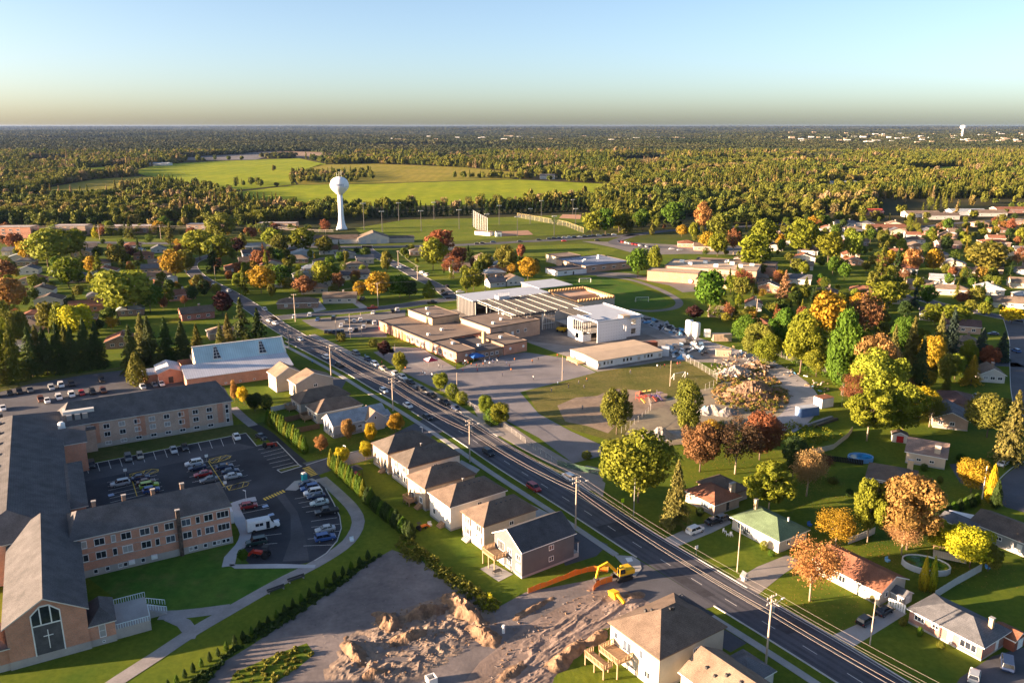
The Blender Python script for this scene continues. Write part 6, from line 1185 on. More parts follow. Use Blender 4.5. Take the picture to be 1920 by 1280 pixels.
# more garden trees of the outer streets, too many to count
SLEAF = leafmat('garden_foliage', False, [(.1, (.035, .06, .016)), (.3, (.07, .11, .018)), (.5, (.15, .17, .02)), (.62, (.12, .12, .025)), (.78, (.17, .19, .025)), (.9, (.28, .17, .03)), (.97, (.2, .09, .04))], .25, .05, .6)
lib3 = bpy.data.collections.new('garden_kinds')
for kd in ('round', 'wide', 'tall', 'bare', 'round'):
    me = random.choice(PROTO[kd, 'm'])[0].copy(); me.materials.clear(); me.materials.append(SLEAF); me.transform(Matrix.Diagonal((9, 9, 10, 1)) @ Matrix.Translation((0, 0, -.04))); lib3.objects.link(bpy.data.objects.new('garden_tree', me))
me = PROTO['spruce', 'm'][0][0].copy(); me.materials.clear(); me.materials.append(SLEAF); me.transform(Matrix.Diagonal((5, 5, 11, 1))); lib3.objects.link(bpy.data.objects.new('garden_tree', me))
Q = []
for poly, n in (([(0, 448), (200, 456), (480, 468), (690, 472), (700, 545), (560, 560), (480, 560), (330, 560), (220, 600), (0, 660)], 110), ([(1230, 462), (1400, 470), (1560, 470), (1930, 470), (1930, 600), (1700, 600), (1640, 680), (1480, 640), (1330, 600), (1330, 530), (1400, 500)], 140), ([(1300, 420), (1930, 412), (1930, 472), (1300, 462)], 150), ([(0, 426), (480, 428), (650, 436), (560, 446), (0, 446)], 90), ([(760, 470), (1000, 484), (1010, 515), (850, 540), (740, 490)], 26), ([(1105, 405), (1240, 412), (1290, 430), (1110, 436)], 40)):
    xs = [p[0] for p in poly]; ys = [p[1] for p in poly]; k = tries = 0
    while k < n and tries < 5000:
        tries += 1; q = (random.uniform(min(xs), max(xs)), random.uniform(min(ys), max(ys)))
        if not inpoly(q, poly) or inpoly(q, [(1440, 515), (1560, 500), (1640, 505), (1640, 545), (1500, 545)]): continue
        x, y = G(*q)
        if free(x, y, 3.5): Q.append((x, y, 0)); TREES.append((x, y, 4)); k += 1
n = len(Q); s_ = rng.uniform(.4, .95, n); wood('garden_trees', 'autumn garden trees crowding the outer suburban streets', Q, rng.integers(0, 6, n), np.stack([s_, s_, s_ * rng.uniform(.85, 1.15, n)], 1), lib3)
# lone trees and hedgerows in the fields
Q = []
for (a, b, c, d, k) in ((545, 700, 322, 344, 150), (850, 965, 331, 336, 26), (440, 490, 342, 352, 12), (500, 520, 318, 322, 3)):
    for _ in range(k): Q.append((*G(random.uniform(a, b), random.uniform(c, d)), .3))
Q = [q for q in Q if not (inpoly(S(*q[:2]), [(560, 346), (700, 340), (700, 344), (600, 348)]))]
n = len(Q); s_ = rng.uniform(.7, 1.15, n); wood('hedgerow', 'copse and hedgerow trees standing in the far fields', Q, rng.integers(0, 6, n), np.stack([s_, s_, s_], 1), lib)
# ridges to the horizon
n = 9500; yy = np.exp(rng.uniform(math.log(2400), math.log(22000), n)); xx = rng.uniform(-.76, .76, n) * yy; px, py = np_S(xx, yy)
ok = ~np_inpoly(px, py, FIELDS['quarry_floor'][0]) & ~np_inpoly(px, py, FIELDS['far_pasture'][0]) & ~np_inpoly(px, py, FIELDS['quarry_bank'][0])
clear = (np.sin(xx / 800 + 2) * np.sin(yy / 560 + 1) > .86) & (yy > 3000); ok &= ~clear
P_ = np.stack([xx, yy, [hill(a, b) for a, b in zip(xx, yy)]], 1)[ok]; n = len(P_); k = P_[:, 1] / 2400; s_ = k ** .9 * rng.uniform(.8, 1.2, n)
wood('forest', 'distant forest covering the low ridges up to the horizon', P_, rng.integers(0, 4, n), np.stack([s_, s_, rng.uniform(.8, 1.1, n) * np.minimum(k ** .25, 1.25)], 1), lib2)
# ------------------------------------------------------------------ vehicles
CARP = objcolor('car_paint', .32, .5); CGL = glassmat('car_glass', (.015, .018, .025), .06); TYRE = paint((.018, .018, .02), .8, name='tyre_rubber'); RIM = paint((.4, .4, .42), .35, .7, name='alloy'); HEADL = paint((.8, .8, .78), .2, name='headlight_lens'); TAILL = paint((.4, .02, .02), .3, name='tail_lens')
def loft(st, name, mat, cap=True):
    V = []; Fc = []; n = 10
    for x, hw, zb, zt in st:
        r_ = [(hw * .9, zb), (hw, zb + .14), (hw, zb + (zt - zb) * .62), (hw * .97, zt - .07), (hw * .86, zt)]
        V += [(x, y, z) for y, z in r_] + [(x, -y, z) for y, z in r_[::-1]]
    for i in range(len(st) - 1): Fc += [(i * n + k, i * n + (k + 1) % n, (i + 1) * n + (k + 1) % n, (i + 1) * n + k) for k in range(n)]
    Fc += [tuple(range(n - 1, -1, -1)), tuple(range((len(st) - 1) * n, len(st) * n))]
    m_ = mesh(name, V, Fc, mat, smooth=False); o = bpy.data.objects.new('tmp', m_); fix_normals(o); bpy.data.objects.remove(o); return m_
def frustum(b, t, z0, z1, name, mat):
    (x0, x1, hw), (a0, a1, hv) = b, t
    V = [(x0, -hw, z0), (x1, -hw, z0), (x1, hw, z0), (x0, hw, z0), (a0, -hv, z1), (a1, -hv, z1), (a1, hv, z1), (a0, hv, z1)]
    return mesh(name, V, [(0, 1, 5, 4), (1, 2, 6, 5), (2, 3, 7, 6), (3, 0, 4, 7), (4, 5, 6, 7)], mat)
STY = {
 'sedan': dict(L=4.6, b=[(-2.3, .72, .42, .84), (-2.15, .86, .28, .98), (-1.3, .9, .22, 1.0), (.4, .9, .22, .97), (1.3, .89, .22, .92), (2.05, .84, .26, .80), (2.3, .68, .36, .66)], c=((-1.75, 1.15, .80), (-1.05, .35, .62)), z=(.95, 1.43)),
 'suv': dict(L=4.7, b=[(-2.35, .78, .42, 1.05), (-2.2, .92, .3, 1.1), (-1.3, .94, .26, 1.1), (.5, .94, .26, 1.08), (1.4, .93, .26, 1.05), (2.1, .88, .3, .95), (2.35, .72, .4, .78)], c=((-2.15, 1.25, .85), (-1.85, .55, .70)), z=(1.07, 1.68)),
 'hatch': dict(L=4.1, b=[(-2.05, .74, .42, .95), (-1.9, .86, .28, 1.0), (-1.0, .88, .24, 1.0), (.5, .88, .24, .98), (1.3, .87, .24, .93), (1.85, .82, .27, .82), (2.05, .66, .36, .68)], c=((-1.85, 1.1, .80), (-1.5, .4, .64)), z=(.97, 1.5)),
 'van': dict(L=5.0, b=[(-2.5, .82, .42, 1.1), (-2.4, .96, .3, 1.12), (-1.3, .98, .26, 1.12), (.6, .98, .26, 1.1), (1.6, .97, .26, 1.05), (2.3, .9, .3, .92), (2.5, .72, .4, .75)], c=((-2.4, 1.7, .9), (-2.2, .85, .76)), z=(1.09, 1.75)),
 'pickup': dict(L=5.6, b=[(-2.8, .86, .5, 1.02), (-2.7, .96, .4, 1.08), (-1.3, .98, .34, 1.08), (.8, .98, .34, 1.12), (1.8, .96, .34, 1.1), (2.6, .92, .38, 1.02), (2.8, .78, .46, .85)], c=((-.7, 1.55, .86), (-.45, .85, .72)), z=(1.1, 1.78))}
CARM = {}
wm_ = MB().lathe([(.2, -.1), (.33, -.1), (.34, 0), (.33, .1), (.2, .1)], 14); WHEELM = mesh('wheel', [(x, z, y) for x, y, z in wm_.v], wm_.f, TYRE, smooth=True)
rm_ = MB().lathe([(.05, -.115), (.2, -.112), (.2, .112), (.05, .115)], 12); RIMM = mesh('rim', [(x, z, y) for x, y, z in rm_.v], rm_.f, RIM)
for k, s_ in STY.items():
    (a, b) = s_['c']; z0, z1 = s_['z']
    d = dict(body=loft(s_['b'], 'body', CARP), glasshouse=frustum((a[0], a[1], a[2]), (b[0], b[1], b[2]), z0 - .06, z1, 'glasshouse', CGL), roof=None)
    pil = MB().box(b[0] - .06, b[1] + .06, -b[2] - .04, b[2] + .04, z1 + .003, z1 + .06)
    for (p, q) in (((a[0], a[2]), (b[0], b[2])), ((a[1], a[2]), (b[1], b[2])), (((a[0] + a[1]) / 2 - .1, a[2]), ((b[0] + b[1]) / 2 - .05, b[2]))):
        for sg in (-1, 1): pil.beam((p[0], sg * (p[1] + .012), z0 - .02), (q[0], sg * (q[1] + .012), z1 + .02), .07, .05)
    d['roof'] = mesh('roof', pil.v, pil.f, CARP)
    L_ = s_['L']; lm = MB().box(-.05, .05, -.17, .17, -.07, .07); d['headlight'] = mesh('headlight', lm.v, lm.f, HEADL); d['tail_light'] = mesh('tail_light', lm.v, lm.f, TAILL)
    if k == 'pickup': bd = MB().box(-2.6, -.75, -.78, .78, 1.02, 1.09); d['bed'] = mesh('bed', bd.v, bd.f, BLACK)
    CARM[k] = d
PCOL = dict(white=(.72, .72, .72), black=(.012, .012, .014), silver=(.42, .44, .46), grey=(.14, .145, .155), navy=(.02, .035, .085), blue=(.03, .085, .26), red=(.35, .02, .02), lime=(.33, .46, .03), brown=(.12, .05, .03), green=(.02, .05, .045), pale=(.48, .55, .53), tan=(.40, .34, .27))
CWD = dict(pale='pale green', lime='lime-green'); SWD = dict(sedan='sedan', suv='SUV', hatch='hatchback', van='minivan', pickup='pickup truck')
def car(px, py, ang, style, col, where, world=None):
    x, y = world or G(px, py); d = CARM[style]
    r_ = thing('parked_car' if 'parked' in where else 'car', f"{CWD.get(col, col)} {SWD[style]} {where}", 'car', (x, y, .04), R(ang), 'cars'); c = PCOL[col]
    link('body', d['body'], r_, color=c); link('glasshouse', d['glasshouse'], r_); link('roof', d['roof'], r_, color=c)
    if y < 420:
        if 'bed' in d: link('bed', d['bed'], r_)
        hl = STY[style]['L'] * .31; hw = STY[style]['b'][2][1] - .08
        for sx in (-1, 1):
            for sy in (-1, 1): wl = link('wheel', WHEELM, r_, (sx * hl, sy * hw, .33)); (link('rim', RIMM, wl) if y < 260 else None)
        if y < 260:
            L_ = STY[style]['L'] / 2; zt = STY[style]['z'][0] * .74
            for sy in (-1, 1): link('headlight', d['headlight'], r_, (L_ - .12, sy * .6, zt)); link('tail_light', d['tail_light'], r_, (-L_ + .06, sy * .66, zt + .05))
def roadang(px, py):
    x, y = G(px, py); i = min(range(NR - 1), key=lambda k: math.hypot(KL[k][0] - x, KL[k][1] - y)); i = max(1, min(NR - 2, i)); return math.degrees(math.atan2(KL[i + 1][1] - KL[i - 1][1], KL[i + 1][0] - KL[i - 1][0]))
for px, py, st, col, wh in ((562, 638, 'sedan', 'white', 'driving near the top of the road'), (611, 672, 'suv', 'white', 'driving ahead of the black pickup'), (637, 687, 'pickup', 'black', 'driving behind the white SUV'), (720, 735, 'hatch', 'white', 'driving past the brown bungalow'), (765, 763, 'sedan', 'white', 'driving past the pale grey house'), (801, 785, 'sedan', 'black', 'driving below the white sedan'),
                            (690, 676, 'hatch', 'navy', 'parked at the school kerb'), (703, 685, 'suv', 'white', 'parked at the school kerb'), (719, 693, 'sedan', 'tan', 'parked at the school kerb'), (755, 710, 'suv', 'white', 'parked at the school kerb'), (790, 731, 'sedan', 'black', 'parked beside the schoolyard hedge'), (810, 743, 'sedan', 'black', 'parked beside the schoolyard hedge'), (834, 757, 'suv', 'black', 'parked beside the schoolyard hedge'),
                            (742, 703, 'hatch', 'silver', 'parked at the school kerb'), (770, 719, 'sedan', 'black', 'parked at the school kerb'), (668, 665, 'suv', 'grey', 'parked at the school kerb'), (855, 768, 'hatch', 'navy', 'parked beside the schoolyard hedge'), (916, 852, 'suv', 'black', 'on the road behind the white-walled houses'), (1001, 918, 'suv', 'red', 'on the road behind the slate-sided house')):
    car(px, py, roadang(px, py) + (180 if 'driving' in wh and py < 700 else 0), st, col, wh)
for a in [(1066, 898, 118, 'suv', 'white', 'parked on the gravel by the green fence'), (1303, 998, 35, 'suv', 'white', 'parked in the concrete driveway'), (1338, 981, 28, 'sedan', 'black', 'parked beside the pinkish brick bungalow'), (1355, 975, 30, 'hatch', 'grey', 'parked nose to nose with the black sedan'),
 (1622, 1168, 35, 'hatch', 'black', 'parked at the front of the concrete driveway'), (1657, 1149, 35, 'sedan', 'black', 'parked close to the orange-roofed bungalow'), (1888, 1248, 62, 'van', 'navy', 'parked beside the pink-brick bungalow'), (1826, 1272, 55, 'hatch', 'silver', 'parked below the navy minivan'),
 (1832, 748, 150, 'pickup', 'silver', 'parked by the dark red hip roof'), (1862, 628, 170, 'sedan', 'navy', 'parked by the square tan house'), (1815, 624, 160, 'suv', 'silver', 'parked by the maroon roof'), (1905, 660, 95, 'hatch', 'blue', 'parked on the edge street'), (1860, 700, 95, 'pickup', 'black', 'parked at the small porch house'), (1850, 564, 165, 'sedan', 'white', 'parked by the big white gable'), (1810, 556, 160, 'sedan', 'red', 'parked by the long cream house'), (1730, 590, 100, 'suv', 'black', 'parked by the navy-roofed house'), (1660, 596, 150, 'suv', 'black', 'parked among the trees'), (1880, 872, 40, 'sedan', 'white', 'parked at the turning circle')]: car(*a)
U, V_ = 29.8, 119.8
for px, py, st, col in ((172, 875, 'suv', 'black'), (241, 862, 'suv', 'grey'), (263, 858, 'hatch', 'tan'), (326, 847, 'sedan', 'silver'), (347, 842, 'sedan', 'black'), (444, 822, 'sedan', 'white')): car(px, py, -60, st, col, 'parked in the row below the brick wing')
for px, py, st, col, s_ in ((226, 910, 'suv', 'silver', 180), (264, 899, 'sedan', 'navy', 0), (274, 907, 'sedan', 'brown', 0), (280, 914, 'suv', 'lime', 0), (284, 922, 'hatch', 'blue', 0), (364, 872, 'suv', 'white', 180), (370, 880, 'sedan', 'navy', 180), (381, 892, 'sedan', 'red', 180), (392, 903, 'sedan', 'grey', 180), (421, 878, 'sedan', 'navy', 0), (432, 887, 'sedan', 'navy', 0), (437, 896, 'sedan', 'silver', 0)): car(px, py, U + s_, st, col, 'parked in the middle bays of the car park')
for px, py, st, col, s_ in ((467, 952, 'hatch', 'red', 0), (481, 1020, 'suv', 'green', 180), (577, 911, 'sedan', 'navy', 0), (581, 919, 'suv', 'blue', 180), (587, 927, 'suv', 'white', 180), (593, 934, 'sedan', 'navy', 180), (599, 946, 'sedan', 'pale', 180), (613, 963, 'pickup', 'black', 180), (610, 996, 'sedan', 'silver', 180), (610, 1012, 'suv', 'blue', 0)): car(px, py, U - 6 + s_, st, col, 'parked round the curved end of the car park')
car(490, 822, -45, 'sedan', 'black', 'standing on the black path')
for px, py, st, col in ((-5, 744, 'sedan', 'black'), (19, 740, 'sedan', 'black'), (37, 737, 'suv', 'black'), (57, 734, 'pickup', 'grey'), (97, 730, 'suv', 'silver'), (115, 725, 'suv', 'white'), (135, 723, 'suv', 'black'), (191, 715, 'suv', 'black'), (77, 752, 'suv', 'brown'), (89, 754, 'sedan', 'white'), (111, 748, 'suv', 'white'), (135, 743, 'suv', 'white'), (154, 740, 'hatch', 'red'), (174, 738, 'suv', 'black'), (194, 735, 'suv', 'brown'), (6, 768, 'sedan', 'white'), (268, 728, 'hatch', 'silver'), (290, 724, 'sedan', 'grey'), (303, 722, 'sedan', 'white')): car(px, py, -55, st, col, 'parked behind the north wing')
for px, py, st, col in ((581, 593, 'van', 'white'), (552, 596, 'suv', 'white'), (596, 601, 'sedan', 'blue'), (626, 598, 'suv', 'black'), (612, 624, 'sedan', 'black'), (619, 625, 'suv', 'black'), (627, 624, 'sedan', 'navy'), (634, 624, 'suv', 'black'), (642, 623, 'hatch', 'grey'), (657, 622, 'suv', 'white'), (650, 605, 'suv', 'grey'), (664, 604, 'sedan', 'silver'), (676, 602, 'suv', 'white'), (690, 606, 'suv', 'black'), (702, 608, 'van', 'white'), (714, 617, 'hatch', 'red'), (700, 588, 'sedan', 'white'), (736, 586, 'suv', 'black'), (745, 583, 'suv', 'white'), (640, 612, 'sedan', 'white'), (682, 616, 'suv', 'silver'), (668, 620, 'sedan', 'black')): car(px, py, 100 + random.uniform(-8, 8), st, col, 'parked in the school car park')
for px, py, an, st, col, wh in ((698, 579, 15, 'pickup', 'red', 'on the cross street'), (810, 569, 10, 'pickup', 'black', 'on the cross street'), (791, 512, 130, 'sedan', 'white', 'parked along the upper street'), (799, 517, 130, 'suv', 'white', 'parked along the upper street'), (838, 539, 110, 'suv', 'black', 'parked along the upper street'), (829, 548, 60, 'suv', 'black', 'parked by the street junction'), (834, 553, 60, 'sedan', 'black', 'parked by the street junction'), (863, 549, 10, 'sedan', 'white', 'parked by the street junction'), (750, 503, 140, 'suv', 'white', 'parked along the upper street'),
                                (392, 541, 140, 'suv', 'black', 'parked at the street bend'), (399, 537, 140, 'suv', 'white', 'parked at the street bend'), (428, 547, 135, 'sedan', 'white', 'parked below the street bend'), (516, 608, 130, 'sedan', 'white', 'waiting at the junction'), (496, 582, 120, 'suv', 'white', 'parked on the corner lawn edge'), (432, 522, 20, 'sedan', 'black', 'parked inside the street bend'), (442, 526, 20, 'suv', 'navy', 'parked inside the street bend'), (680, 562, 80, 'suv', 'grey', 'parked at the tan bungalow'), (505, 603, 130, 'sedan', 'silver', 'waiting at the junction')): car(px, py, an, st, col, wh)
for k in range(14): car(1030 + 9.5 * k - (k > 8) * 2, 449.3 - .62 * k, 5, random.choice(['sedan', 'suv', 'hatch']), random.choice(['black', 'white', 'silver', 'navy', 'grey', 'black']), 'parked along the ball field road')
for k in range(9): car(1160 + 6.5 * k, 454 + 1.2 * k, 95, random.choice(['sedan', 'suv']), random.choice(['white', 'silver', 'red', 'black', 'navy']), 'parked in the far school lot')
for px, py, col in ((895, 458, 'black'), (905, 457, 'black'), (925, 455, 'navy'), (975, 454, 'black'), (1010, 451, 'black'), (1058, 453, 'red'), (1120, 452, 'black'), (1260, 468, 'white'), (1275, 470, 'silver'), (765, 463, 'black')): car(px, py, 5, 'sedan', col, 'on the far road')
# white shuttle bus
r = thing('shuttle_bus', 'white shuttle bus parked by the curving footpath', 'bus', (*G(494, 992), .05), R(U - 4), None)
BW = paint((.74, .74, .74), .35, name='bus_white')
bb = MB().add([(-3.6, -1.1, .5), (1.6, -1.1, .5), (1.6, 1.1, .5), (-3.6, 1.1, .5), (-3.6, -1.1, 2.6), (1.6, -1.1, 2.6), (1.6, 1.1, 2.6), (-3.6, 1.1, 2.6), (-3.45, -.9, 2.85), (1.5, -.9, 2.85), (1.5, .9, 2.85), (-3.45, .9, 2.85)], [(0, 1, 5, 4), (1, 2, 6, 5), (2, 3, 7, 6), (3, 0, 4, 7), (4, 5, 9, 8), (5, 6, 10, 9), (6, 7, 11, 10), (7, 4, 8, 11), (8, 9, 10, 11), (3, 2, 1, 0)]).build('body', BW, r)
MB().add([(1.61, -1.0, .5), (3.6, -.95, .5), (3.6, .95, .5), (1.61, 1.0, .5), (1.61, -1.0, 2.2), (2.5, -.9, 1.35), (2.5, .9, 1.35), (1.61, 1.0, 2.2), (3.6, -.85, 1.15), (3.6, .85, 1.15)], [(0, 1, 8, 5, 4), (2, 3, 7, 6, 9), (1, 2, 9, 8), (8, 9, 6, 5), (5, 6, 7, 4), (0, 3, 2, 1)]).build('cab', BW, r)
MB().add([(1.75, -.8, 2.08), (2.42, -.78, 1.42), (2.42, .78, 1.42), (1.75, .8, 2.08)], [(0, 1, 2, 3)]).build('windscreen', CGL, r, loc=(.03, 0, .03))
for x in (-1.4, -.5): MB().box(x - .4, x + .4, -1.13, -1.1, 1.5, 2.2).build('window', CGL, r)
MB().box(.55, 1.35, -1.13, -1.1, .6, 2.3).build('door', CGL, r)
for x, y in ((-2.2, -1), (-2.2, 1), (2.6, -.9), (2.6, .9)): o = link('wheel', WHEELM, r, (x, y, .4)); o.scale = (1.2, 1.4, 1.2)
for y in (-.7, .7): MB().box(3.58, 3.66, y - .15, y + .15, .75, .95).build('headlight', HEADL, r)
# red compact tractor, red lift, portable toilet
def tractor(name, lb, px, py, ang, m_, sc_=1.0):
    r = thing(name, lb, 'tractor', (*G(px, py), .04), R(ang)); r.scale = (sc_,) * 3
    MB().box(-.2, 1.5, -.35, .35, .6, 1.15).build('hood', m_, r); MB().box(-1.3, -.2, -.5, .5, .6, .85).build('chassis', BLACK, r); MB().box(-1.0, -.4, -.3, .3, .853, 1.5).build('seat', BLACK, r)
    for y in (-.62, .62): o = link('wheel', WHEELM, r, (-.8, y, .62)); o.scale = (1.85, 1.6, 1.85); o = link('wheel', WHEELM, r, (1.1, y * .9, .38)); o.scale = (1.1, 1.1, 1.1)
    for y in (-.45, .45): MB().bar((.3, y, .8), (2.2, y, .9), .07).build('loader_arm', m_, r); MB().bar((-1.1, y, .9), (-1.1, y, 2.2), .04).build('roll_bar', BLACK, r)
    MB().add([(2.1, -.8, .3), (2.7, -.8, .3), (2.2, -.8, .95), (2.1, .8, .3), (2.7, .8, .3), (2.2, .8, .95)], [(0, 1, 2), (5, 4, 3), (0, 3, 4, 1), (0, 2, 5, 3)]).build('bucket', m_, r); MB().box(-1.3, -.2, -.55, .55, 2.2, 2.26).build('canopy', BLACK, r)
    return r
REDM = paint((.45, .04, .02), .4, name='red_machine_paint'); YELM = paint((.68, .40, .02), .45, name='yellow_machine_paint'); ORGM = paint((.70, .20, .03), .6, name='orange_plastic')
tractor('compact_tractor', 'red compact tractor with loader at the foot of the car park', 492, 1044, 165, REDM, 1.2); tractor('small_loader', 'small red loader parked on the black path corner', 502, 838, 20, REDM); tractor('garden_tractor', 'small orange and yellow ride-on tractor behind the white house', 790, 992, 40, ORGM, .8)
r = thing('portable_toilet', 'turquoise portable toilet beside the car park crossing', 'toilet', (*G(571, 902), .12), R(40)); TEAL = paint((.03, .36, .40), .45, name='turquoise_plastic')
MB().box(-.6, .6, -.6, .6, .08, 2.1).build('cabin', TEAL, r); MB().add([(-.64, -.64, 2.1), (.64, -.64, 2.1), (.64, .64, 2.1), (-.64, .64, 2.1), (-.4, -.4, 2.4), (.4, -.4, 2.4), (.4, .4, 2.4), (-.4, .4, 2.4)], [(0, 1, 5, 4), (1, 2, 6, 5), (2, 3, 7, 6), (3, 0, 4, 7), (4, 5, 6, 7), (3, 2, 1, 0)]).build('roof', OFFW, r); MB().box(-.42, .42, -.63, -.6, .15, 1.95).build('door', paint((.05, .42, .46), .4, name='turquoise_door'), r); MB().box(-.7, .7, -.7, .7, 0, .077).build('skid', OFFW, r)
# ------------------------------------------------------------------ excavator, orange fence and dug soil
r = thing('excavator', 'yellow tracked excavator at the mouth of the side street', 'excavator', (*G(1166, 1084), .02), R(205))
for y in (-1.1, 1.1):
    t_ = MB(); prof = [(-1.9, .35), (-1.6, .05), (1.6, .05), (1.9, .35), (1.9, .65), (1.6, .9), (-1.6, .9), (-1.9, .65)]
    V = [(x, y - .3, z) for x, z in prof] + [(x, y + .3, z) for x, z in prof]; t_.add(V, [tuple(range(8)), tuple(range(15, 7, -1))] + [(i, 8 + i, 8 + (i + 1) % 8, (i + 1) % 8) for i in range(8)]); o = t_.build('track', BLACK, r); fix_normals(o)
MB().box(-1.9, 1.3, -1.2, 1.2, 1.0, 1.35).build('turntable', DARKM, r); MB().box(-2.1, -.2, -1.2, 1.2, 1.353, 2.35).build('engine_cover', YELM, r); MB().box(-2.4, -2.1, -1.1, 1.1, 1.2, 2.2).build('counterweight', YELM, r)
cb = MB().box(-.1, 1.3, .15, 1.2, 1.353, 2.9).build('cab', YELM, r)
for q in ((1.303, 1.33, .25, 1.1, 1.7, 2.8), (0.0, 1.2, 1.203, 1.23, 1.8, 2.8), (0.0, 1.2, .12, .147, 1.8, 2.8)): MB().box(*q).build('cab_window', CGL, cb)
MB().beam((1.2, -.4, 1.7), (3.4, -.4, 4.2), .45, .55).build('boom', YELM, r); MB().beam((3.3, -.4, 4.2), (5.4, -.4, 3.6), .4, .5).build('boom', YELM, r); MB().beam((5.3, -.4, 3.8), (5.9, -.4, 1.4), .35, .4).build('stick', YELM, r); MB().bar((1.4, -.4, 2.4), (3.2, -.4, 3.8), .1).build('ram', STEEL, r)
MB().add([(5.5, -.9, 1.5), (6.3, -.9, 1.2), (6.2, -.9, .5), (5.5, -.9, .6), (5.5, .1, 1.5), (6.3, .1, 1.2), (6.2, .1, .5), (5.5, .1, .6)], [(0, 1, 2, 3), (7, 6, 5, 4), (0, 4, 5, 1), (1, 5, 6, 2), (2, 6, 7, 3)]).build('bucket', DARKM, r)
r = thing('trench_bucket', 'yellow digging attachment lying on the clay beside the excavator', 'attachment', (*G(1152, 1118), .02), R(120))
MB().add([(-1.2, -.7, 0), (1.0, -.7, 0), (1.3, -.7, .9), (-.6, -.7, 1.3), (-1.2, .7, 0), (1.0, .7, 0), (1.3, .7, .9), (-.6, .7, 1.3)], [(0, 1, 2, 3), (7, 6, 5, 4), (0, 4, 5, 1), (2, 6, 7, 3), (3, 7, 4, 0)]).build('shell', YELM, r); MB().beam((-1.0, 0, 1.0), (-3.2, 0, .4), .5, .5).build('arm', YELM, r)
OF = meshnet('orange_mesh', (.85, .22, .03), .88)
def fence(name, lb, pts, h_, mat, post, step=2.5, wob=0, rail=True, cat='fence', pr=.04, w3d=None):
    l = w3d or [G(*p) for p in pts]; L_ = sum(math.dist(a, b) for a, b in zip(l, l[1:])); l = resample(l, max(2, int(L_ / step) + 1))
    r = thing(name, lb, cat, (*l[0], 0)); x0, y0 = l[0]; V = []; Fc = []
    for i, (x, y) in enumerate(l):
        h1 = h_ * (1 + random.uniform(-wob, wob)); V += [(x - x0, y - y0, .03), (x - x0, y - y0, h1)]
        MB().bar((x - x0, y - y0, 0), (x - x0, y - y0, h1 + .08), pr, 5).build('post', post, r)
    for i in range(len(l) - 1):
        if mat:
            a = V[2 * i]; b = V[2 * i + 1]; c = V[2 * i + 3]; d = V[2 * i + 2]; n_ = Vector((-(c[1] - b[1]), c[0] - b[0], 0)).normalized() * .012
            q = [tuple(Vector(p) + s_ * n_) for s_ in (-1, 1) for p in (a, b, c, d)]
            o = MB().add(q, [(3, 2, 1, 0), (4, 5, 6, 7), (0, 1, 5, 4), (1, 2, 6, 5), (2, 3, 7, 6), (3, 0, 4, 7)]).build('panel', mat, r)
        if rail: MB().bar(V[2 * i + 1], V[2 * i + 3], pr * .7, 5).build('rail', post, r)
    return r
fence('safety_fence', 'orange plastic safety fence along the dirt lot', [(990, 1112), (1035, 1095), (1080, 1078), (1108, 1070), (1140, 1072)], 1.25, OF, WOOD, 1.4, .15, False); fence('safety_fence', 'short orange plastic fence beside the excavator', [(1112, 1108), (1120, 1098), (1148, 1090)], 1.2, OF, WOOD, 1.4, .15, False)
from mathutils import noise as mn
def mound(name, lb, px, py, ax, ay, h_, ang, mat, n=34, rough=.35, seed=0, cat='heap', sharp=1.0):
    """heap of soil: uneven outline, broken crest, edges dying into the ground"""
    x, y = G(px, py); V = []; Fc = []; o3 = Vector((seed * 3.7, seed * 1.3, seed * .7))
    for j in range(n + 1):
        for i in range(n + 1):
            u = -1 + 2 * i / n; v = -1 + 2 * j / n; q = Vector((u * ax, v * ay, 0)) * .8
            wb = 1 + rough * (mn.noise(q * .45 + o3) * .9 + mn.noise(q * 1.1 + o3) * .35); d = min(1, math.hypot(u, v) * 1.12 * wb)
            b_ = max(0, 1 - d); b_ = b_ * b_ * (3 - 2 * b_) * .9; r_ = 1 + rough * 1.3 * (mn.ridged_multi_fractal(q * .55 + o3, 1.0, 2.1, 5, 1.0, 2.0, noise_basis='PERLIN_ORIGINAL') - 1.1) * .7
            V.append((u * ax, v * ay, -.06 + max(0, 1.25 * h_ * b_ * max(.12, r_))))
    for j in range(n): Fc += [(j * (n + 1) + i, j * (n + 1) + i + 1, (j + 1) * (n + 1) + i + 1, (j + 1) * (n + 1) + i) for i in range(n)]
    o = link(name, mesh(name, V, Fc, mat), None, (x, y, .02), R(ang)); tag(o, lb, cat); return o
def edge_dist(p, poly):
    best = 1e9
    for a, b in zip(poly, poly[1:] + poly[:1]):
        d = Vector(b) - Vector(a); t = max(0, min(1, (Vector(p) - Vector(a)).dot(d) / d.length_squared)); best = min(best, (Vector(p) - Vector(a) - d * t).length)
    return best
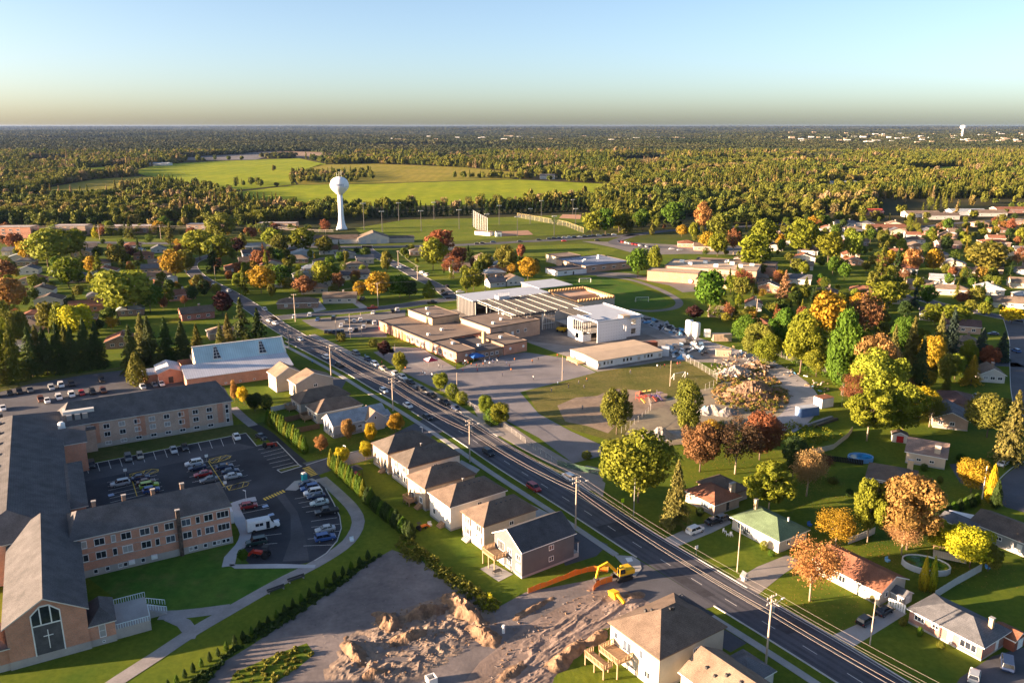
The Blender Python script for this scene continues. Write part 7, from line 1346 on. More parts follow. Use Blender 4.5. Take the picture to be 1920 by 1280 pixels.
def dug_ground(name, pts, amp, mat, step=.45, seed=0, fade=4.0, dirx=None):
    """churned soil: a low height field inside the outline, dying out at its edge"""
    poly = [G(*p) for p in pts]; xs = [p[0] for p in poly]; ys = [p[1] for p in poly]; nx = int((max(xs) - min(xs)) / step); ny = int((max(ys) - min(ys)) / step); V = []; Fc = []; ok = []
    for j in range(ny + 1):
        for i in range(nx + 1):
            x = min(xs) + i * step; y = min(ys) + j * step; ins = inpoly((x, y), poly); ok.append(ins); z = -.05
            if ins:
                k = min(1, edge_dist((x, y), poly) / fade); q = Vector((x, y, seed))
                if dirx is not None: c, s_ = math.cos(R(dirx)), math.sin(R(dirx)); q = Vector((x * c + y * s_, (-x * s_ + y * c) * 3.2, seed)) * .5
                z += amp * k * max(0, mn.ridged_multi_fractal(q * .33, 1.0, 2.1, 5, 1.0, 2.0, noise_basis='PERLIN_ORIGINAL') - .55)
            V.append((x, y, z))
    w_ = nx + 1
    for j in range(ny):
        for i in range(nx):
            f = (j * w_ + i, j * w_ + i + 1, (j + 1) * w_ + i + 1, (j + 1) * w_ + i)
            if all(ok[k] for k in f): Fc.append(f)
    kind(link(name, mesh(name, V, Fc, mat)), 'structure').location.z = .03
dug_ground('churned_soil', [(600, 1255), (660, 1180), (740, 1145), (850, 1105), (925, 1140), (935, 1165), (880, 1215), (820, 1262), (700, 1330), (610, 1300)], .42, stone('clay_soil', (.23, .19, .175), .3, .2, 1.3, 1, .1, c2=(.34, .25, .18)), .4, 3.0)
dug_ground('rutted_clay', [(860, 1330), (930, 1235), (1020, 1165), (1110, 1118), (1190, 1108), (1230, 1140), (1160, 1165), (1085, 1215), (1010, 1330)], .28, stone('packed_clay', (.30, .24, .215)), .4, 9.0, 3.0, 44)
for i, a in enumerate([(868, 1145, 3.2, 8.5, 2.3, 'tall ridge of dug clay nearest the weeds of the dirt lot'), (800, 1150, 9.5, 2.6, 1.7, 'long clay ridge across the middle of the dirt lot'), (728, 1168, 3.0, 5.0, 1.6, 'pointed clay heap at the inner end of the long ridge'), (768, 1195, 6.0, 2.4, 1.2, 'low clay heap below the long ridge'), (662, 1222, 2.4, 6.0, 1.3, 'narrow clay ridge on the open side of the dirt lot'), (905, 1190, 3.0, 5.5, 1.4, 'clay spoil beside the packed track'), (700, 1262, 3.5, 2.0, .9, 'small clay heap at the bottom of the dirt lot')]):
    mound('clay_heap', a[5], a[0], a[1], a[2], a[3], a[4], [38, 30, 40, 28, 35, 40, 25][i], CLAY, 56, .5, 31 + i)
for i, a in enumerate([(1060, 1232, 9.0, 2.6, 1.2, 'clay bank beside the cream house yard'), (1000, 1140, 7.0, 1.2, .5, 'low clay lip along the dug track'), (1120, 1196, 4.0, 2.0, 1.0, 'clay bank under the two-level deck'), (960, 1262, 5.0, 2.0, .7, 'rutted clay rise in the packed track'), (1190, 1116, 3.0, 1.6, .6, 'clay crumbs beside the yellow attachment')]):
    mound('clay_bank', a[5], a[0], a[1], a[2], a[3], a[4], [52, 44, 48, 45, 20][i], CLAY, 46, .5, 61 + i)
WROCK = stone('pale_rubble', (.36, .33, .30), .25, .4, 2, 1, .1)
for a in [(1235, 818, 9, 5, 2.4, 20, WROCK, 'pale gravel heap behind the big yellow-green tree'), (1335, 772, 6, 4, 2.0, 10, WROCK, 'pale sand heap beside the blue tarpaulin'), (1362, 775, 5, 3.5, 1.8, 30, GRAVEL, 'gravel heap inside the haul road bend'), (1410, 740, 15, 11, 4.2, 20, CLAY, 'large overgrown spoil heap inside the haul road bend'), (1378, 700, 10, 6, 2.6, 20, WROCK, 'heap of broken concrete behind the yard fence'), (1420, 688, 8, 5, 2.2, 0, CLAY, 'brown rubble heap beside the haul road')]:
    mound('spoil_heap', a[7], a[0], a[1], a[2], a[3], a[4], a[5], a[6], 44, .34, int(a[0]))
def rubble(name, lb, poly, n, mats, smin, smax, zmax=1.0):
    xs = [p[0] for p in poly]; ys = [p[1] for p in poly]; mb = MB(); k = 0
    while k < n:
        q = (random.uniform(min(xs), max(xs)), random.uniform(min(ys), max(ys)))
        if not inpoly(q, poly): continue
        x, y = G(*q); s_ = random.uniform(smin, smax); M_ = Matrix.Translation((x, y, random.uniform(.1, zmax))) @ Matrix.Rotation(random.uniform(0, 6.28), 4, Vector((random.uniform(-1, 1), random.uniform(-1, 1), 2)).normalized()) @ Matrix.Diagonal((s_ * random.uniform(.6, 2.2), s_ * random.uniform(.3, 1), s_ * random.uniform(.2, .7), 1))
        V = [tuple(M_ @ Vector(p)) for p in ((-.5, -.5, -.5), (.5, -.5, -.5), (.5, .5, -.5), (-.5, .5, -.5), (-.5, -.5, .5), (.5, -.5, .5), (.5, .5, .5), (-.5, .5, .5))]
        mb.add(V, [(0, 3, 2, 1), (4, 5, 6, 7), (0, 1, 5, 4), (1, 2, 6, 5), (2, 3, 7, 6), (3, 0, 4, 7)], k % len(mats)); k += 1
    o = mb.build(name, mats); kind(o, 'stuff'); o['label'] = lb
rubble('rubble', 'broken concrete and timber heaped behind the yard fence', [(1330, 690), (1350, 668), (1400, 668), (1440, 690), (1440, 712), (1390, 715), (1345, 708)], 240, [CLAY, WROCK, WOOD, SOIL, GRAVEL], .3, .9, 1.8)
rubble('debris', 'building debris scattered along the haul-road fence', [(1345, 645), (1400, 655), (1480, 690), (1560, 720), (1565, 745), (1530, 735), (1470, 705), (1400, 675), (1350, 660)], 80, [OFFW, DARKM, WOOD, STEEL, WOOD, DARKM, GRAVEL, WOOD, paint((.10, .28, .5), .5, name='blue_plastic')], .35, .9, .4)
rubble('debris', 'building materials standing behind the white extension', [(1200, 588), (1240, 605), (1290, 625), (1280, 632), (1225, 615), (1195, 598)], 80, [OFFW, DARKM, DARKM, paint((.10, .28, .5), .5, name='blue_plastic'), STEEL], .6, 1.8, 1.0)
rubble('debris', 'steel scrap lying beside the portable classroom block', [(1250, 650), (1310, 640), (1330, 660), (1290, 675), (1250, 668)], 90, [DARKM, STEEL, DARKM, paint((.25, .4, .55), .5, name='pale_blue_plastic'), WHITE], .5, 2.0, .8)
rubble('clods', 'loose clay clods on the dirt lot', [(640, 1230), (720, 1150), (800, 1130), (880, 1110), (930, 1170), (860, 1230), (760, 1270), (680, 1290)], 420, [CLAY, SOIL], .1, .35, .5); rubble('clods', 'loose clay clods along the dug track', [(960, 1160), (1100, 1100), (1190, 1110), (1210, 1150), (1090, 1230), (980, 1290), (900, 1290)], 200, [CLAY, SOIL], .1, .35, .08)
rubble('clods', 'scattered stones on the open soil', [(560, 1170), (680, 1070), (760, 1060), (840, 1110), (760, 1140), (600, 1220)], 90, [GRAVEL, SOIL], .08, .18, .04)
r = thing('concrete_chamber', 'open white concrete chamber at the bottom of the dirt lot', 'chamber', (*G(809, 1278), .02), R(30))
for q in ((-.8, .8, -.8, -.6), (-.8, .8, .6, .8), (-.8, -.6, -.6, .6), (.6, .8, -.6, .6)): MB().box(*q, 0, 1.1).build('wall', paint((.7, .69, .66), .8, name='pale_concrete'), r)
o = MB().bar((0, 0, 0), (0, 0, 1.6), .28, 12).build('standpipe', WHITE, loc=(*G(944, 1186), .02)); tag(o, 'white upright pipe in the middle of the packed track', 'pipe')
# ------------------------------------------------------------------ poles, wires, lamps
def upole(px, py, hpx, lb, arms=1, transf=False, lamp=None, hm=None, rz=None, thin=False, m_=None):
    x, y = G(px, py); h_ = hm or height_at(x, y, hpx); rz = R(roadang(px, py) + 90) if rz is None else rz
    r = thing('utility_pole', lb, 'pole', (x, y, 0), rz, 'utility poles'); k = .6 if thin else 1.0
    MB().bar((0, 0, 0), (0, 0, h_), .21 * k, 9, .13 * k).build('shaft', m_ or POLE, r)
    for i in range(arms):
        z = h_ - .45 - 1.1 * i; a = MB().box(-1.2, 1.2, -.07, .07, z - .07, z + .07).build('crossarm', m_ or POLE, r)
        for q in (-1.1, -.45, .45, 1.1): MB().bar((q, 0, z + .072), (q, 0, z + .35), .06, 6).build('insulator', OFFW, a)
    if transf: MB().lathe([(.05, h_ - 3.6), (.3, h_ - 3.55), (.32, h_ - 2.5), (.1, h_ - 2.35)], 12, (.5, 0)).build('transformer', STEEL, r)
    if lamp:
        MB().bar((0, 0, h_ - 2.4), (lamp, 0, h_ - 1.7), .05, 6).build('lamp_arm', STEEL, r); MB().box(lamp - .1, lamp + .6, -.14, .14, h_ - 1.78, h_ - 1.62).build('lamp_head', OFFW, r)
    return (x, y, h_)
MP = [upole(542, 654, 42, 'timber pole with twin crossarms beside the metal-roofed church', 2), upole(621, 706, 58, 'timber pole beside the beige house with the grey gable end', 1, True, 2.4), upole(737, 770, 62, 'timber pole in front of the brown and tan bungalows', 2, True, 2.4), upole(881, 866, 80, 'timber pole with transformer behind the second two-storey house', 2, True, 2.6), upole(1079, 990, 97, 'timber pole with transformer at the slate-sided house', 2, True, 2.8), upole(1436, 1243, 128, 'tall timber pole with transformer by the mottled tan roof', 2, True, 2.8)]
WIRE = paint((.34, .30, .27), .5, name='aluminium_wire')
def wire(pts3, lb, sag=.9, r_=.03, mat=None):
    mb = MB()
    for a, b in zip(pts3, pts3[1:]):
        pr = None
        for k in range(13):
            t = k / 12; q = (a[0] + (b[0] - a[0]) * t, a[1] + (b[1] - a[1]) * t, a[2] + (b[2] - a[2]) * t - sag * 4 * t * (1 - t))
            if pr: mb.bar(pr, q, r_, 4)
            pr = q
    o = mb.build('power_line', mat or WIRE); tag(o, lb, 'cable'); return o
ext = [(MP[0][0] - 22, MP[0][1] + 34, MP[0][2])] + MP + [(MP[-1][0] + 34, MP[-1][1] - 44, MP[-1][2])]
for off_, dz, nm in ((-1.1, -.1, 'topmost power cable on the house side of the road poles'), (1.1, -.1, 'topmost power cable on the road side of the road poles'), (1.1, -1.2, 'second-level power cable on the road side of the road poles'), (.2, -3.2, 'thick low communication cable along the road poles'), (.25, -4.0, 'lowest communication cable along the road poles')):
    a_ = R(126 - 90); wire([(x + off_ * math.cos(a_), y + off_ * math.sin(a_), z + dz) for x, y, z in ext], nm, .9, .022 if dz < -2 else .014)
upole(1188, 966, 80, 'slim steel pole on the lawn beside the big yellow-green tree', 0, m_=STEEL, thin=True); upole(1382, 1071, 90, 'bare timber pole on the green-roofed bungalow lawn', 0, thin=True); upole(1631, 1208, 100, 'bare timber pole beside the concrete driveway with two black cars', 0, thin=True); upole(857, 738, 40, 'timber pole at the schoolyard hedge', 0, thin=True); upole(1054, 713, 46, 'timber pole at the edge of the worn field', 0, thin=True); upole(1256, 724, 48, 'timber pole behind the playground', 0, thin=True); upole(741, 668, 24, 'slim pole beside the front walk of the brick school', 0, thin=True)
CP_ = [upole(554, 603, 52, 'timber pole with lamp at the junction', 1, False, -2.2, rz=0), upole(709, 574, 44, 'twin timber pole on the cross street', 1, rz=0), upole(783, 524, 26, 'timber pole with lamp on the upper street', 1, False, -2.2, rz=0), upole(747, 502, 32, 'timber pole by the narrow tree on the upper street', 1, rz=0), upole(404, 527, 28, 'timber pole inside the street bend', 0, rz=0, thin=True), upole(910, 550, 38, 'timber pole behind the long white roof deck', 1, rz=0)]
upole(631, 640, 40, 'timber pole at the school car park corner', 0, thin=True); upole(657, 634, 46, 'timber pole on the school front lawn', 0, thin=True); upole(678, 630, 44, 'second timber pole on the school front lawn', 0, thin=True); upole(1418, 592, 32, 'timber pole by the white red-roofed house', 1, rz=0); upole(1822, 574, 46, 'timber pole at the edge street lawn', 0, rz=0, thin=True); upole(1841, 935, 62, 'street lamp pole at the turning circle', 0, False, 2.2, rz=0, thin=True, m_=OFFW)
FP = [upole(px, 449, 27, f'{w_} distant timber pole of the power line below the flats', 2, rz=R(90)) for px, w_ in ((40, 'leftmost'), (187, 'second'), (302, 'third'), (504, 'rightmost'))]
for dz, nm in ((-.1, 'far power cable below the flats, upper strand'), (-1.3, 'far power cable below the flats, lower strand')): wire([(x, y, z + dz) for x, y, z in [(FP[0][0] - 90, FP[0][1], FP[0][2])] + FP + [(FP[-1][0] + 60, FP[-1][1] - 30, FP[-1][2])]], nm, 1.2, .09)
wire([(x, y, z) for x, y, z in (CP_[0], CP_[1], CP_[5])], 'overhead cable along the cross street', 1.2, .05); wire([(x, y, z) for x, y, z in (CP_[1], CP_[2], CP_[3])], 'overhead cable up the upper street', 1.0, .05)
for px, py, hp in ((683, 432, 50), (717, 435, 38), (790, 434, 38), (814, 413, 33), (861, 430, 36), (748, 415, 34), (913, 438, 36), (936, 421, 35), (994, 420, 28), (1015, 407, 30), (1079, 424, 32), (1074, 403, 28), (1124, 396, 20), (1039, 442, 36), (970, 443, 36)):
    x, y = G(px, py); h_ = height_at(x, y, hp); r = thing('floodlight_mast', 'steel floodlight mast round the ball field', 'mast', (x, y, 0), R(20), 'floodlight masts'); MB().bar((0, 0, 0), (0, 0, h_), .3, 7, .18).build('mast', DARKM, r)
    hd = MB().box(-2.2, 2.2, -.12, .12, h_, h_ + .25).build('headframe', STEEL, r)
    for q in (-1.8, -.6, .6, 1.8): MB().box(q - .4, q + .4, -.5, -.13, h_ - .1, h_ + .7).build('floodlight', OFFW, hd)
for px, py, lb in ((388, 866, 'white twin sign post at the top of the middle bays'), (236, 893, 'white sign post at the left middle bays'), (423, 917, 'white post box at the end of the middle bays'), (1305, 1040, 'white street sign on the green-roofed bungalow lawn'), (1167, 952, 'fluorescent green crossing sign under the big tree')):
    r = thing('sign_post', lb, 'sign', (*G(px, py), 0), R(30)); g_ = 'fluorescent' in lb; MB().bar((0, 0, 0), (0, 0, 2.2), .05, 6).build('post', STEEL, r); MB().box(-.42, .42, -.06, -.02, 1.5, 2.5 if g_ else 2.3).build('plate', paint((.55, .8, .02), .4, name='fluorescent_green') if g_ else WHITE, r)
for px, py, hp, lb in ((649, 862, 26, 'white lamp post beside the exit drive'), (792, 815, 14, 'white lamp post at the drive mouth'), (462, 942, 22, 'slim white lamp post at the car park walk')):
    x, y = G(px, py); h_ = height_at(x, y, hp); r = thing('lamp_post', lb, 'lamp post', (x, y, 0), R(150)); MB().bar((0, 0, 0), (0, 0, h_), .09, 7, .06).build('shaft', WHITE, r); MB().box(-.1, .8, -.12, .12, h_ - .02, h_ + .12).build('lamp_head', WHITE, r)
# ------------------------------------------------------------------ water tower
x, y = G(641, 430); TH = height_at(x, y, 99); TR = 17.5 * depth(x, y, TH) / F
r = thing('water_tower', 'white pedestal water tower with rounded tank beyond the suburb', 'tower', (x, y, 0)); TW = paint((.76, .77, .80), .5, name='tank_paint'); q = TR / 7.5
MB().lathe([(4.6 * q, 0), (4.3 * q, 1.2), (3.2 * q, 4), (2.4 * q, 8), (2.05 * q, 14), (1.95 * q, TH - 14.5 * q)], 28).build('pedestal', TW, r, smooth=True)
MB().lathe([(1.96 * q, TH - 14.6 * q), (3.4 * q, TH - 13.2 * q), (6.0 * q, TH - 10.6 * q), (7.2 * q, TH - 8.6 * q), (7.5 * q, TH - 7.0 * q), (7.35 * q, TH - 5.2 * q), (6.4 * q, TH - 3.0 * q), (4.6 * q, TH - 1.3 * q), (2.2 * q, TH - .35 * q), (.3, TH)], 36).build('tank', TW, r, smooth=True)
for k in range(3): MB().bar(((k - 1) * 2.0, 0, TH - .8), ((k - 1) * 2.0, 0, TH + 3.2 + k), .12, 5).build('antenna', STEEL, r)
for k in range(9):
    a_ = R(-128 + 9 * k); MB().box(-.35, .35, -.06, .06, -.9, .9).build('lettering', paint((.30, .36, .52), .6, name='faded_blue_lettering'), r, loc=(7.5 * q * math.cos(a_), 7.5 * q * math.sin(a_), TH - 6.4 * q), rz=a_ + math.pi / 2)
lb_ = MB().lathe([(7.55 * q, TH - 8.0 * q), (7.62 * q, TH - 7.9 * q), (7.62 * q, TH - 7.7 * q), (7.55 * q, TH - 7.6 * q)], 36).build('band', paint((.6, .62, .68), .5, name='tank_band'), r)
x, y = G(1803, 262); o = thing('far_water_tower', 'tiny white water tower on the right skyline', 'tower', (x, y, 0)); MB().lathe([(9, 0), (6, 14), (5, 70)], 12).build('pedestal', TW, o, smooth=True); MB().lathe([(5, 66), (18, 74), (20, 82), (16, 90), (3, 94)], 16).build('tank', TW, o, smooth=True)
# far town roofs
def far_town():
    mb = MB()
    for _ in range(170):
        px = random.uniform(1480, 1960); py = random.uniform(252, 272); x, y = G(px, py)
        if random.random() > .75: px = random.uniform(640, 1300); x, y = G(px, random.uniform(256, 268))
        s_ = random.uniform(9, 20); mb.box(x - s_, x + s_, y - s_ * .5, y + s_ * .5, hill(x, y), hill(x, y) + random.uniform(13, 19), random.randint(0, 1))
    o = mb.build('far_rooftops', [WHITE, BEIGER]); kind(o, 'stuff'); o['label'] = 'pale roofs of a distant town below the skyline'
far_town()
# ------------------------------------------------------------------ sports ground
NET = meshnet('backstop_net', (.12, .12, .13), .12); CHAIN = meshnet('chain_link', (.34, .32, .30), .07); CHAING = meshnet('green_chain_link', (.08, .16, .09), .4)
fence('backstop_net', 'tall dark backstop net beside the ball diamond', [(886, 424), (897, 432), (914, 442)], 15, NET, STEEL, 8, pr=.2, cat='net'); fence('outfield_fence', 'curving yellow-topped outfield fence of the ball diamond', [(970, 408), (1010, 415), (1060, 424), (1094, 437)], 4.5, CHAIN, paint((.40, .33, .12), .6, name='yellow_pipe'), 8, pr=.15)
r = thing('dugout', 'white ball-field dugout below the backstop net', 'dugout', (*G(890, 440), 0), R(-35)); block(r, 0, 16, 0, 6, 3, OFFW, FLATR); window(r, 'S', 5, 1, 3, 1.4, 3); r = thing('ticket_hut', 'small white hut beside the red infield strip', 'hut', (*G(930, 444), 0), R(10)); block(r, 0, 5, 0, 5, 4, WPAN, FLATR); door(r, 'S', 2.5, 0)
sheet('clay_strip', [(935, 434), (990, 432), (1000, 440), (940, 443)], stone('infield_clay', (.42, .24, .15)), .06)
def goal(px, py, ang, w_, h_, lb):
    r = thing('soccer_goal', lb, 'goal', (*G(px, py), 0), R(ang))
    for q in (-w_ / 2, w_ / 2): MB().bar((q, 0, 0), (q, 0, h_), .09, 6).build('post', WHITE, r); MB().bar((q, 0, h_), (q, 1.6, 0), .06, 6).build('stay', WHITE, r)
    MB().bar((-w_ / 2, 0, h_), (w_ / 2, 0, h_), .09, 6).build('crossbar', WHITE, r); MB().add([(-w_ / 2, .05, h_), (w_ / 2, .05, h_), (w_ / 2, 1.6, .02), (-w_ / 2, 1.6, .02)], [(0, 1, 2, 3)]).build('net', meshnet('goal_net', (.8, .8, .8), .2), r)
goal(1274, 710, 28, 5.2, 2.4, 'white soccer goal on the worn field by the fence'); goal(1097, 530, 8, 7, 2.6, 'far white soccer goal on the green field'); goal(1204, 566, 8, 7, 2.6, 'near white soccer goal on the green field')
# ------------------------------------------------------------------ schoolyard: people, tents, playground
SKINP = None
def person_mesh(pose):
    bm = bmesh.new(); J = dict(p=(0, 0, .95), ch=(0, 0, 1.32), nk=(0, 0, 1.48), hd=(0, .01, 1.60), tp=(0, 0, 1.74), sl=(.19, 0, 1.40), sr=(-.19, 0, 1.40), hl=(.1, 0, .90), hr=(-.1, 0, .90))
    st = .22 if pose == 1 else .03
    J.update(kl=(.11, -st, .50), kr=(-.11, st * .8, .50), fl=(.12, -st * .6, .06), fr=(-.12, st * 1.4, .06), tl=(.13, -st * .6 - .14, .04), tr=(-.13, st * 1.4 - .14, .04), el=(.27, .04, 1.12), er=(-.27, -.04, 1.12), wl=(.28, -.12 - st * .5, .92), wr=(-.28, -.10 + st * .5, .90))
    if pose == 2: J.update(er=(-.30, -.18, 1.25), wr=(-.22, -.38, 1.38))
    Rr = dict(p=.145, ch=.16, nk=.06, hd=.10, tp=.085, sl=.075, sr=.075, hl=.105, hr=.105, kl=.07, kr=.07, fl=.05, fr=.05, tl=.04, tr=.04, el=.05, er=.05, wl=.04, wr=.04)
    K = list(J); E_ = [('p', 'ch'), ('ch', 'nk'), ('nk', 'hd'), ('hd', 'tp'), ('ch', 'sl'), ('ch', 'sr'), ('sl', 'el'), ('el', 'wl'), ('sr', 'er'), ('er', 'wr'), ('p', 'hl'), ('p', 'hr'), ('hl', 'kl'), ('kl', 'fl'), ('fl', 'tl'), ('hr', 'kr'), ('kr', 'fr'), ('fr', 'tr')]
    me = bpy.data.meshes.new('tmp_person'); me.from_pydata([J[k] for k in K], [(K.index(a), K.index(b)) for a, b in E_], []); o = bpy.data.objects.new('tmp_person', me); SC.collection.objects.link(o)
    m_ = o.modifiers.new('s', 'SKIN'); o.modifiers.new('u', 'SUBSURF').levels = 1
    sv = me.skin_vertices
    if len(sv) == 0: bm = bmesh.new(); bm.from_mesh(me); bm.verts.layers.skin.verify(); bm.to_mesh(me); bm.free(); sv = me.skin_vertices
    for i, k in enumerate(K): sv[0].data[i].radius = (Rr[k] * (1.15 if k in ('p', 'ch') else 1), Rr[k] * (.8 if k in ('p', 'ch') else 1)); sv[0].data[i].use_root = (k == 'p')
    dg = bpy.context.evaluated_depsgraph_get(); res = bpy.data.meshes.new_from_object(o.evaluated_get(dg)); bpy.data.objects.remove(o); res.name = 'person'
    res.materials.clear(); res.materials.append(SKINP); return res
def clothes():
    m, n, b, o = _nodes('clothes_and_skin'); v = _coord(n, False); s_ = n.nodes.new('ShaderNodeSeparateXYZ'); n.links.new(v, s_.inputs[0]); oi = n.nodes.new('ShaderNodeObjectInfo')
    sh = n.nodes.new('ShaderNodeMath'); sh.operation = 'MULTIPLY'; sh.inputs[1].default_value = .5; n.links.new(s_.outputs[2], sh.inputs[0])
    r_ = n.nodes.new('ShaderNodeValToRGB'); r_.color_ramp.interpolation = 'CONSTANT'; e = r_.color_ramp.elements; e[0].position = 0; e[0].color = (.03, .03, .03, 1); e[1].position = .045; e[1].color = (.04, .045, .07, 1)
    for p, c in ((.745, (.42, .25, .17)), (.835, (.05, .03, .02))): q = e.new(p); q.color = (*c, 1)
    n.links.new(sh.outputs[0], r_.inputs[0]); g_ = n.nodes.new('ShaderNodeMath'); g_.operation = 'COMPARE'; g_.inputs[1].default_value = .605; g_.inputs[2].default_value = .14; n.links.new(sh.outputs[0], g_.inputs[0])
    n.links.new(_mix(n, r_.outputs[0], oi.outputs['Color'], g_.outputs[0]), b.inputs['Base Color']); b.inputs['Roughness'].default_value = .85; return m
SKINP = clothes(); PM = [person_mesh(k) for k in (0, 1, 2)]
PC = [('white', (.7, .7, .7)), ('black', (.02, .02, .02)), ('navy', (.03, .05, .12)), ('red', (.4, .03, .03)), ('grey', (.2, .2, .2)), ('pale blue', (.25, .4, .6)), ('orange', (.6, .2, .04))]
def person(px, py, where):
    k = random.randrange(3); nm, c = random.choice(PC); x, y = G(px, py); s_ = random.uniform(.86, 1.04)
    o = link('person', PM[k], None, (x, y, .03), random.uniform(0, 6.28), c); o.scale = (s_,) * 3; tag(o, f"person in a {nm} top {('standing', 'walking', 'waving')[k]} {where}", 'person', 'people in the schoolyard')
poly = [(842, 684), (880, 676), (935, 666), (945, 680), (900, 690), (862, 696)]; k = 0
while k < 26:
    q = (random.uniform(842, 945), random.uniform(666, 696))
    if inpoly(q, poly): person(*q, 'by the school entrance'); k += 1
for q in ((895, 697), (868, 698), (955, 690), (950, 684), (965, 678), (998, 681), (1009, 677), (1045, 670), (1050, 671), (958, 697), (942, 705), (1000, 712), (830, 690), (823, 690), (760, 694)): person(*q, 'out on the schoolyard asphalt')
for q in ((1100, 716), (1085, 720), (1182, 701), (1232, 690), (1238, 691), (1246, 689), (1270, 686), (1275, 685), (1289, 706), (1066, 728), (1095, 728), (1046, 722), (1034, 735), (1092, 768), (1055, 700)): person(*q, 'on the worn field')
for q in ((790, 703), (797, 704), (810, 707), (816, 708), (668, 661), (685, 670), (716, 684), (586, 682), (792, 702)): person(*q, 'on the pavement by the school')
def tent(px, py, lb, m1, m2, s_=3.0):
    r = thing('canopy_tent', lb, 'tent', (*G(px, py), 0), R(30))
    for a in (-1, 1):
        for b in (-1, 1): MB().bar((a * s_ / 2, b * s_ / 2, 0), (a * s_ / 2, b * s_ / 2, 2.2), .04, 5).build('leg', STEEL, r)
    h_ = s_ / 2 + .1; q = [(-h_, -h_), (h_, -h_), (h_, h_), (-h_, h_)]; o = MB().add([(x, y, 2.2) for x, y in q] + [(0, 0, 3.3)] + [(x, y, 1.95) for x, y in q], [(0, 1, 4), (1, 2, 4), (2, 3, 4), (3, 0, 4), (5, 6, 1, 0), (6, 7, 2, 1), (7, 8, 3, 2), (8, 5, 0, 3)]).build('canopy', [m1, m2], r); o.data.polygons.foreach_set('material_index', [0, 1, 0, 1, 0, 0, 0, 0])
tent(808, 684, 'red and white canopy tent at the schoolyard gate', paint((.5, .03, .06), .7, name='red_canvas'), WHITE, 4.0); tent(893, 676, 'blue canopy tent in the schoolyard crowd', paint((.03, .12, .40), .7, name='blue_canvas'), paint((.03, .12, .40), .7), 5.0)
r = thing('playground_set', 'red, yellow and purple climbing frame with slides on the bare ground', 'playground', (*G(1215, 748), .03), R(25)); r.scale = (.72,) * 3; PR = paint((.42, .08, .05), .6, name='red_plastic'); PY = paint((.55, .34, .08), .6, name='yellow_plastic'); PP = paint((.20, .15, .30), .6, name='purple_plastic')
for x in (-6, -3, 0, 3, 6):
    for y in (-1.5, 1.5): MB().bar((x, y, 0), (x, y, 3.4), .09, 6).build('post', PP if x > 1 else PR, r)
for x0, x1, z in ((-6, -3, 1.4), (-3, 0, 1.8), (0, 3, 1.4), (3, 6, 1.0)): MB().box(x0, x1, -1.5, 1.5, z - .1, z).build('platform', PP if x0 >= 0 else PR, r)
for x, m_ in ((-4.5, PR), (-1.5, PY), (1.5, PY)): MB().add([(x - 1.8, -1.8, 3.4), (x + 1.8, -1.8, 3.4), (x + 1.8, 1.8, 3.4), (x - 1.8, 1.8, 3.4), (x, 0, 4.6)], [(0, 1, 4), (1, 2, 4), (2, 3, 4), (3, 0, 4), (3, 2, 1, 0)]).build('canopy', m_, r)
for x, m_ in ((-5, PY), (1.5, PR), (4.6, PP)): MB().beam((x, -1.5, 1.5), (x, -5.0, .3), .8, .12).build('slide', m_, r); MB().beam((x - .4, -1.5, 1.7), (x - .4, -5.0, .5), .08, .25).build('slide_side', m_, r); MB().beam((x + .4, -1.5, 1.7), (x + .4, -5.0, .5), .08, .25).build('slide_side', m_, r)
for k in range(5): MB().bar((6.2 + .5 * k, -1.5, 2.2), (6.2 + .5 * k, 1.5, 2.2), .05, 5).build('rung', PP, r)
# ------------------------------------------------------------------ construction yard
for i, (px, py) in enumerate(((1291, 640), (1304, 645))):
    r = thing('cement_silo', ('left' if i == 0 else 'right') + ' white cement silo on steel legs in the construction yard', 'silo', (*G(px, py), 0)); MB().lathe([(.4, 2.2), (1.7, 4.2), (1.7, 9.0), (1.5, 9.4)], 18).build('tank', WHITE, r, smooth=True)
    for a in range(4): MB().bar((1.4 * math.cos(a * 1.57 + .8), 1.4 * math.sin(a * 1.57 + .8), 0), (1.4 * math.cos(a * 1.57 + .8), 1.4 * math.sin(a * 1.57 + .8), 4.4), .14, 6).build('leg', DARKM, r)
    MB().box(-1.5, 1.5, -1.5, 1.5, 0, 1.2).build('base', DARKM, r)
def container(px, py, ang, L_, W_, h_, m_, lb, roof=None, cat='container'):
    r = thing('container', lb, cat, (*G(px, py), .02), R(ang)); MB().box(0, L_, 0, W_, 0, h_).build('body', m_, r); MB().box(-.05, L_ + .05, -.05, W_ + .05, h_ + .003, h_ + .12).build('roof', roof or m_, r)
    for k in range(int(L_ / .6)): MB().box(.2 + .6 * k, .45 + .6 * k, -.06, -.003, .2, h_ - .2).build('rib', m_, r)
    for y in (W_ * .27, W_ * .75): MB().box(-.06, -.003, y - W_ * .22, y + W_ * .22, .15, h_ - .15).build('door', m_, r)
container(1502, 783, 20, 7.0, 3.0, 2.8, paint((.13, .22, .42), .5, name='blue_container'), 'blue shipping container beside the haul road', paint((.42, .46, .52), .5, name='faded_blue')); container(1540, 766, 25, 5.2, 3.6, 3.2, WPAN, 'white site hut with orange roof beside the blue container', ROOF_RED, 'hut'); container(1337, 640, 0, 8, 3.2, 3.0, BEIGER, 'beige site container behind the gravel yard'); container(1322, 632, 0, 2.4, 2.4, 3.0, WHITE, 'small white site cabin beside the beige container', None, 'hut'); container(1342, 668, -10, 6, 2.6, 2.6, BEIGER, 'pale skip standing above the rubble heap', None, 'skip'); container(1204, 655, 15, 7, 3, 2.6, paint((.30, .10, .05), .6, name='rust_container'), 'rust-red skip behind the portable block', None, 'skip'); container(1254, 668, 80, 3.5, 3.0, 3.2, WPAN, 'upright white site toilet block by the portable corner', None, 'hut')
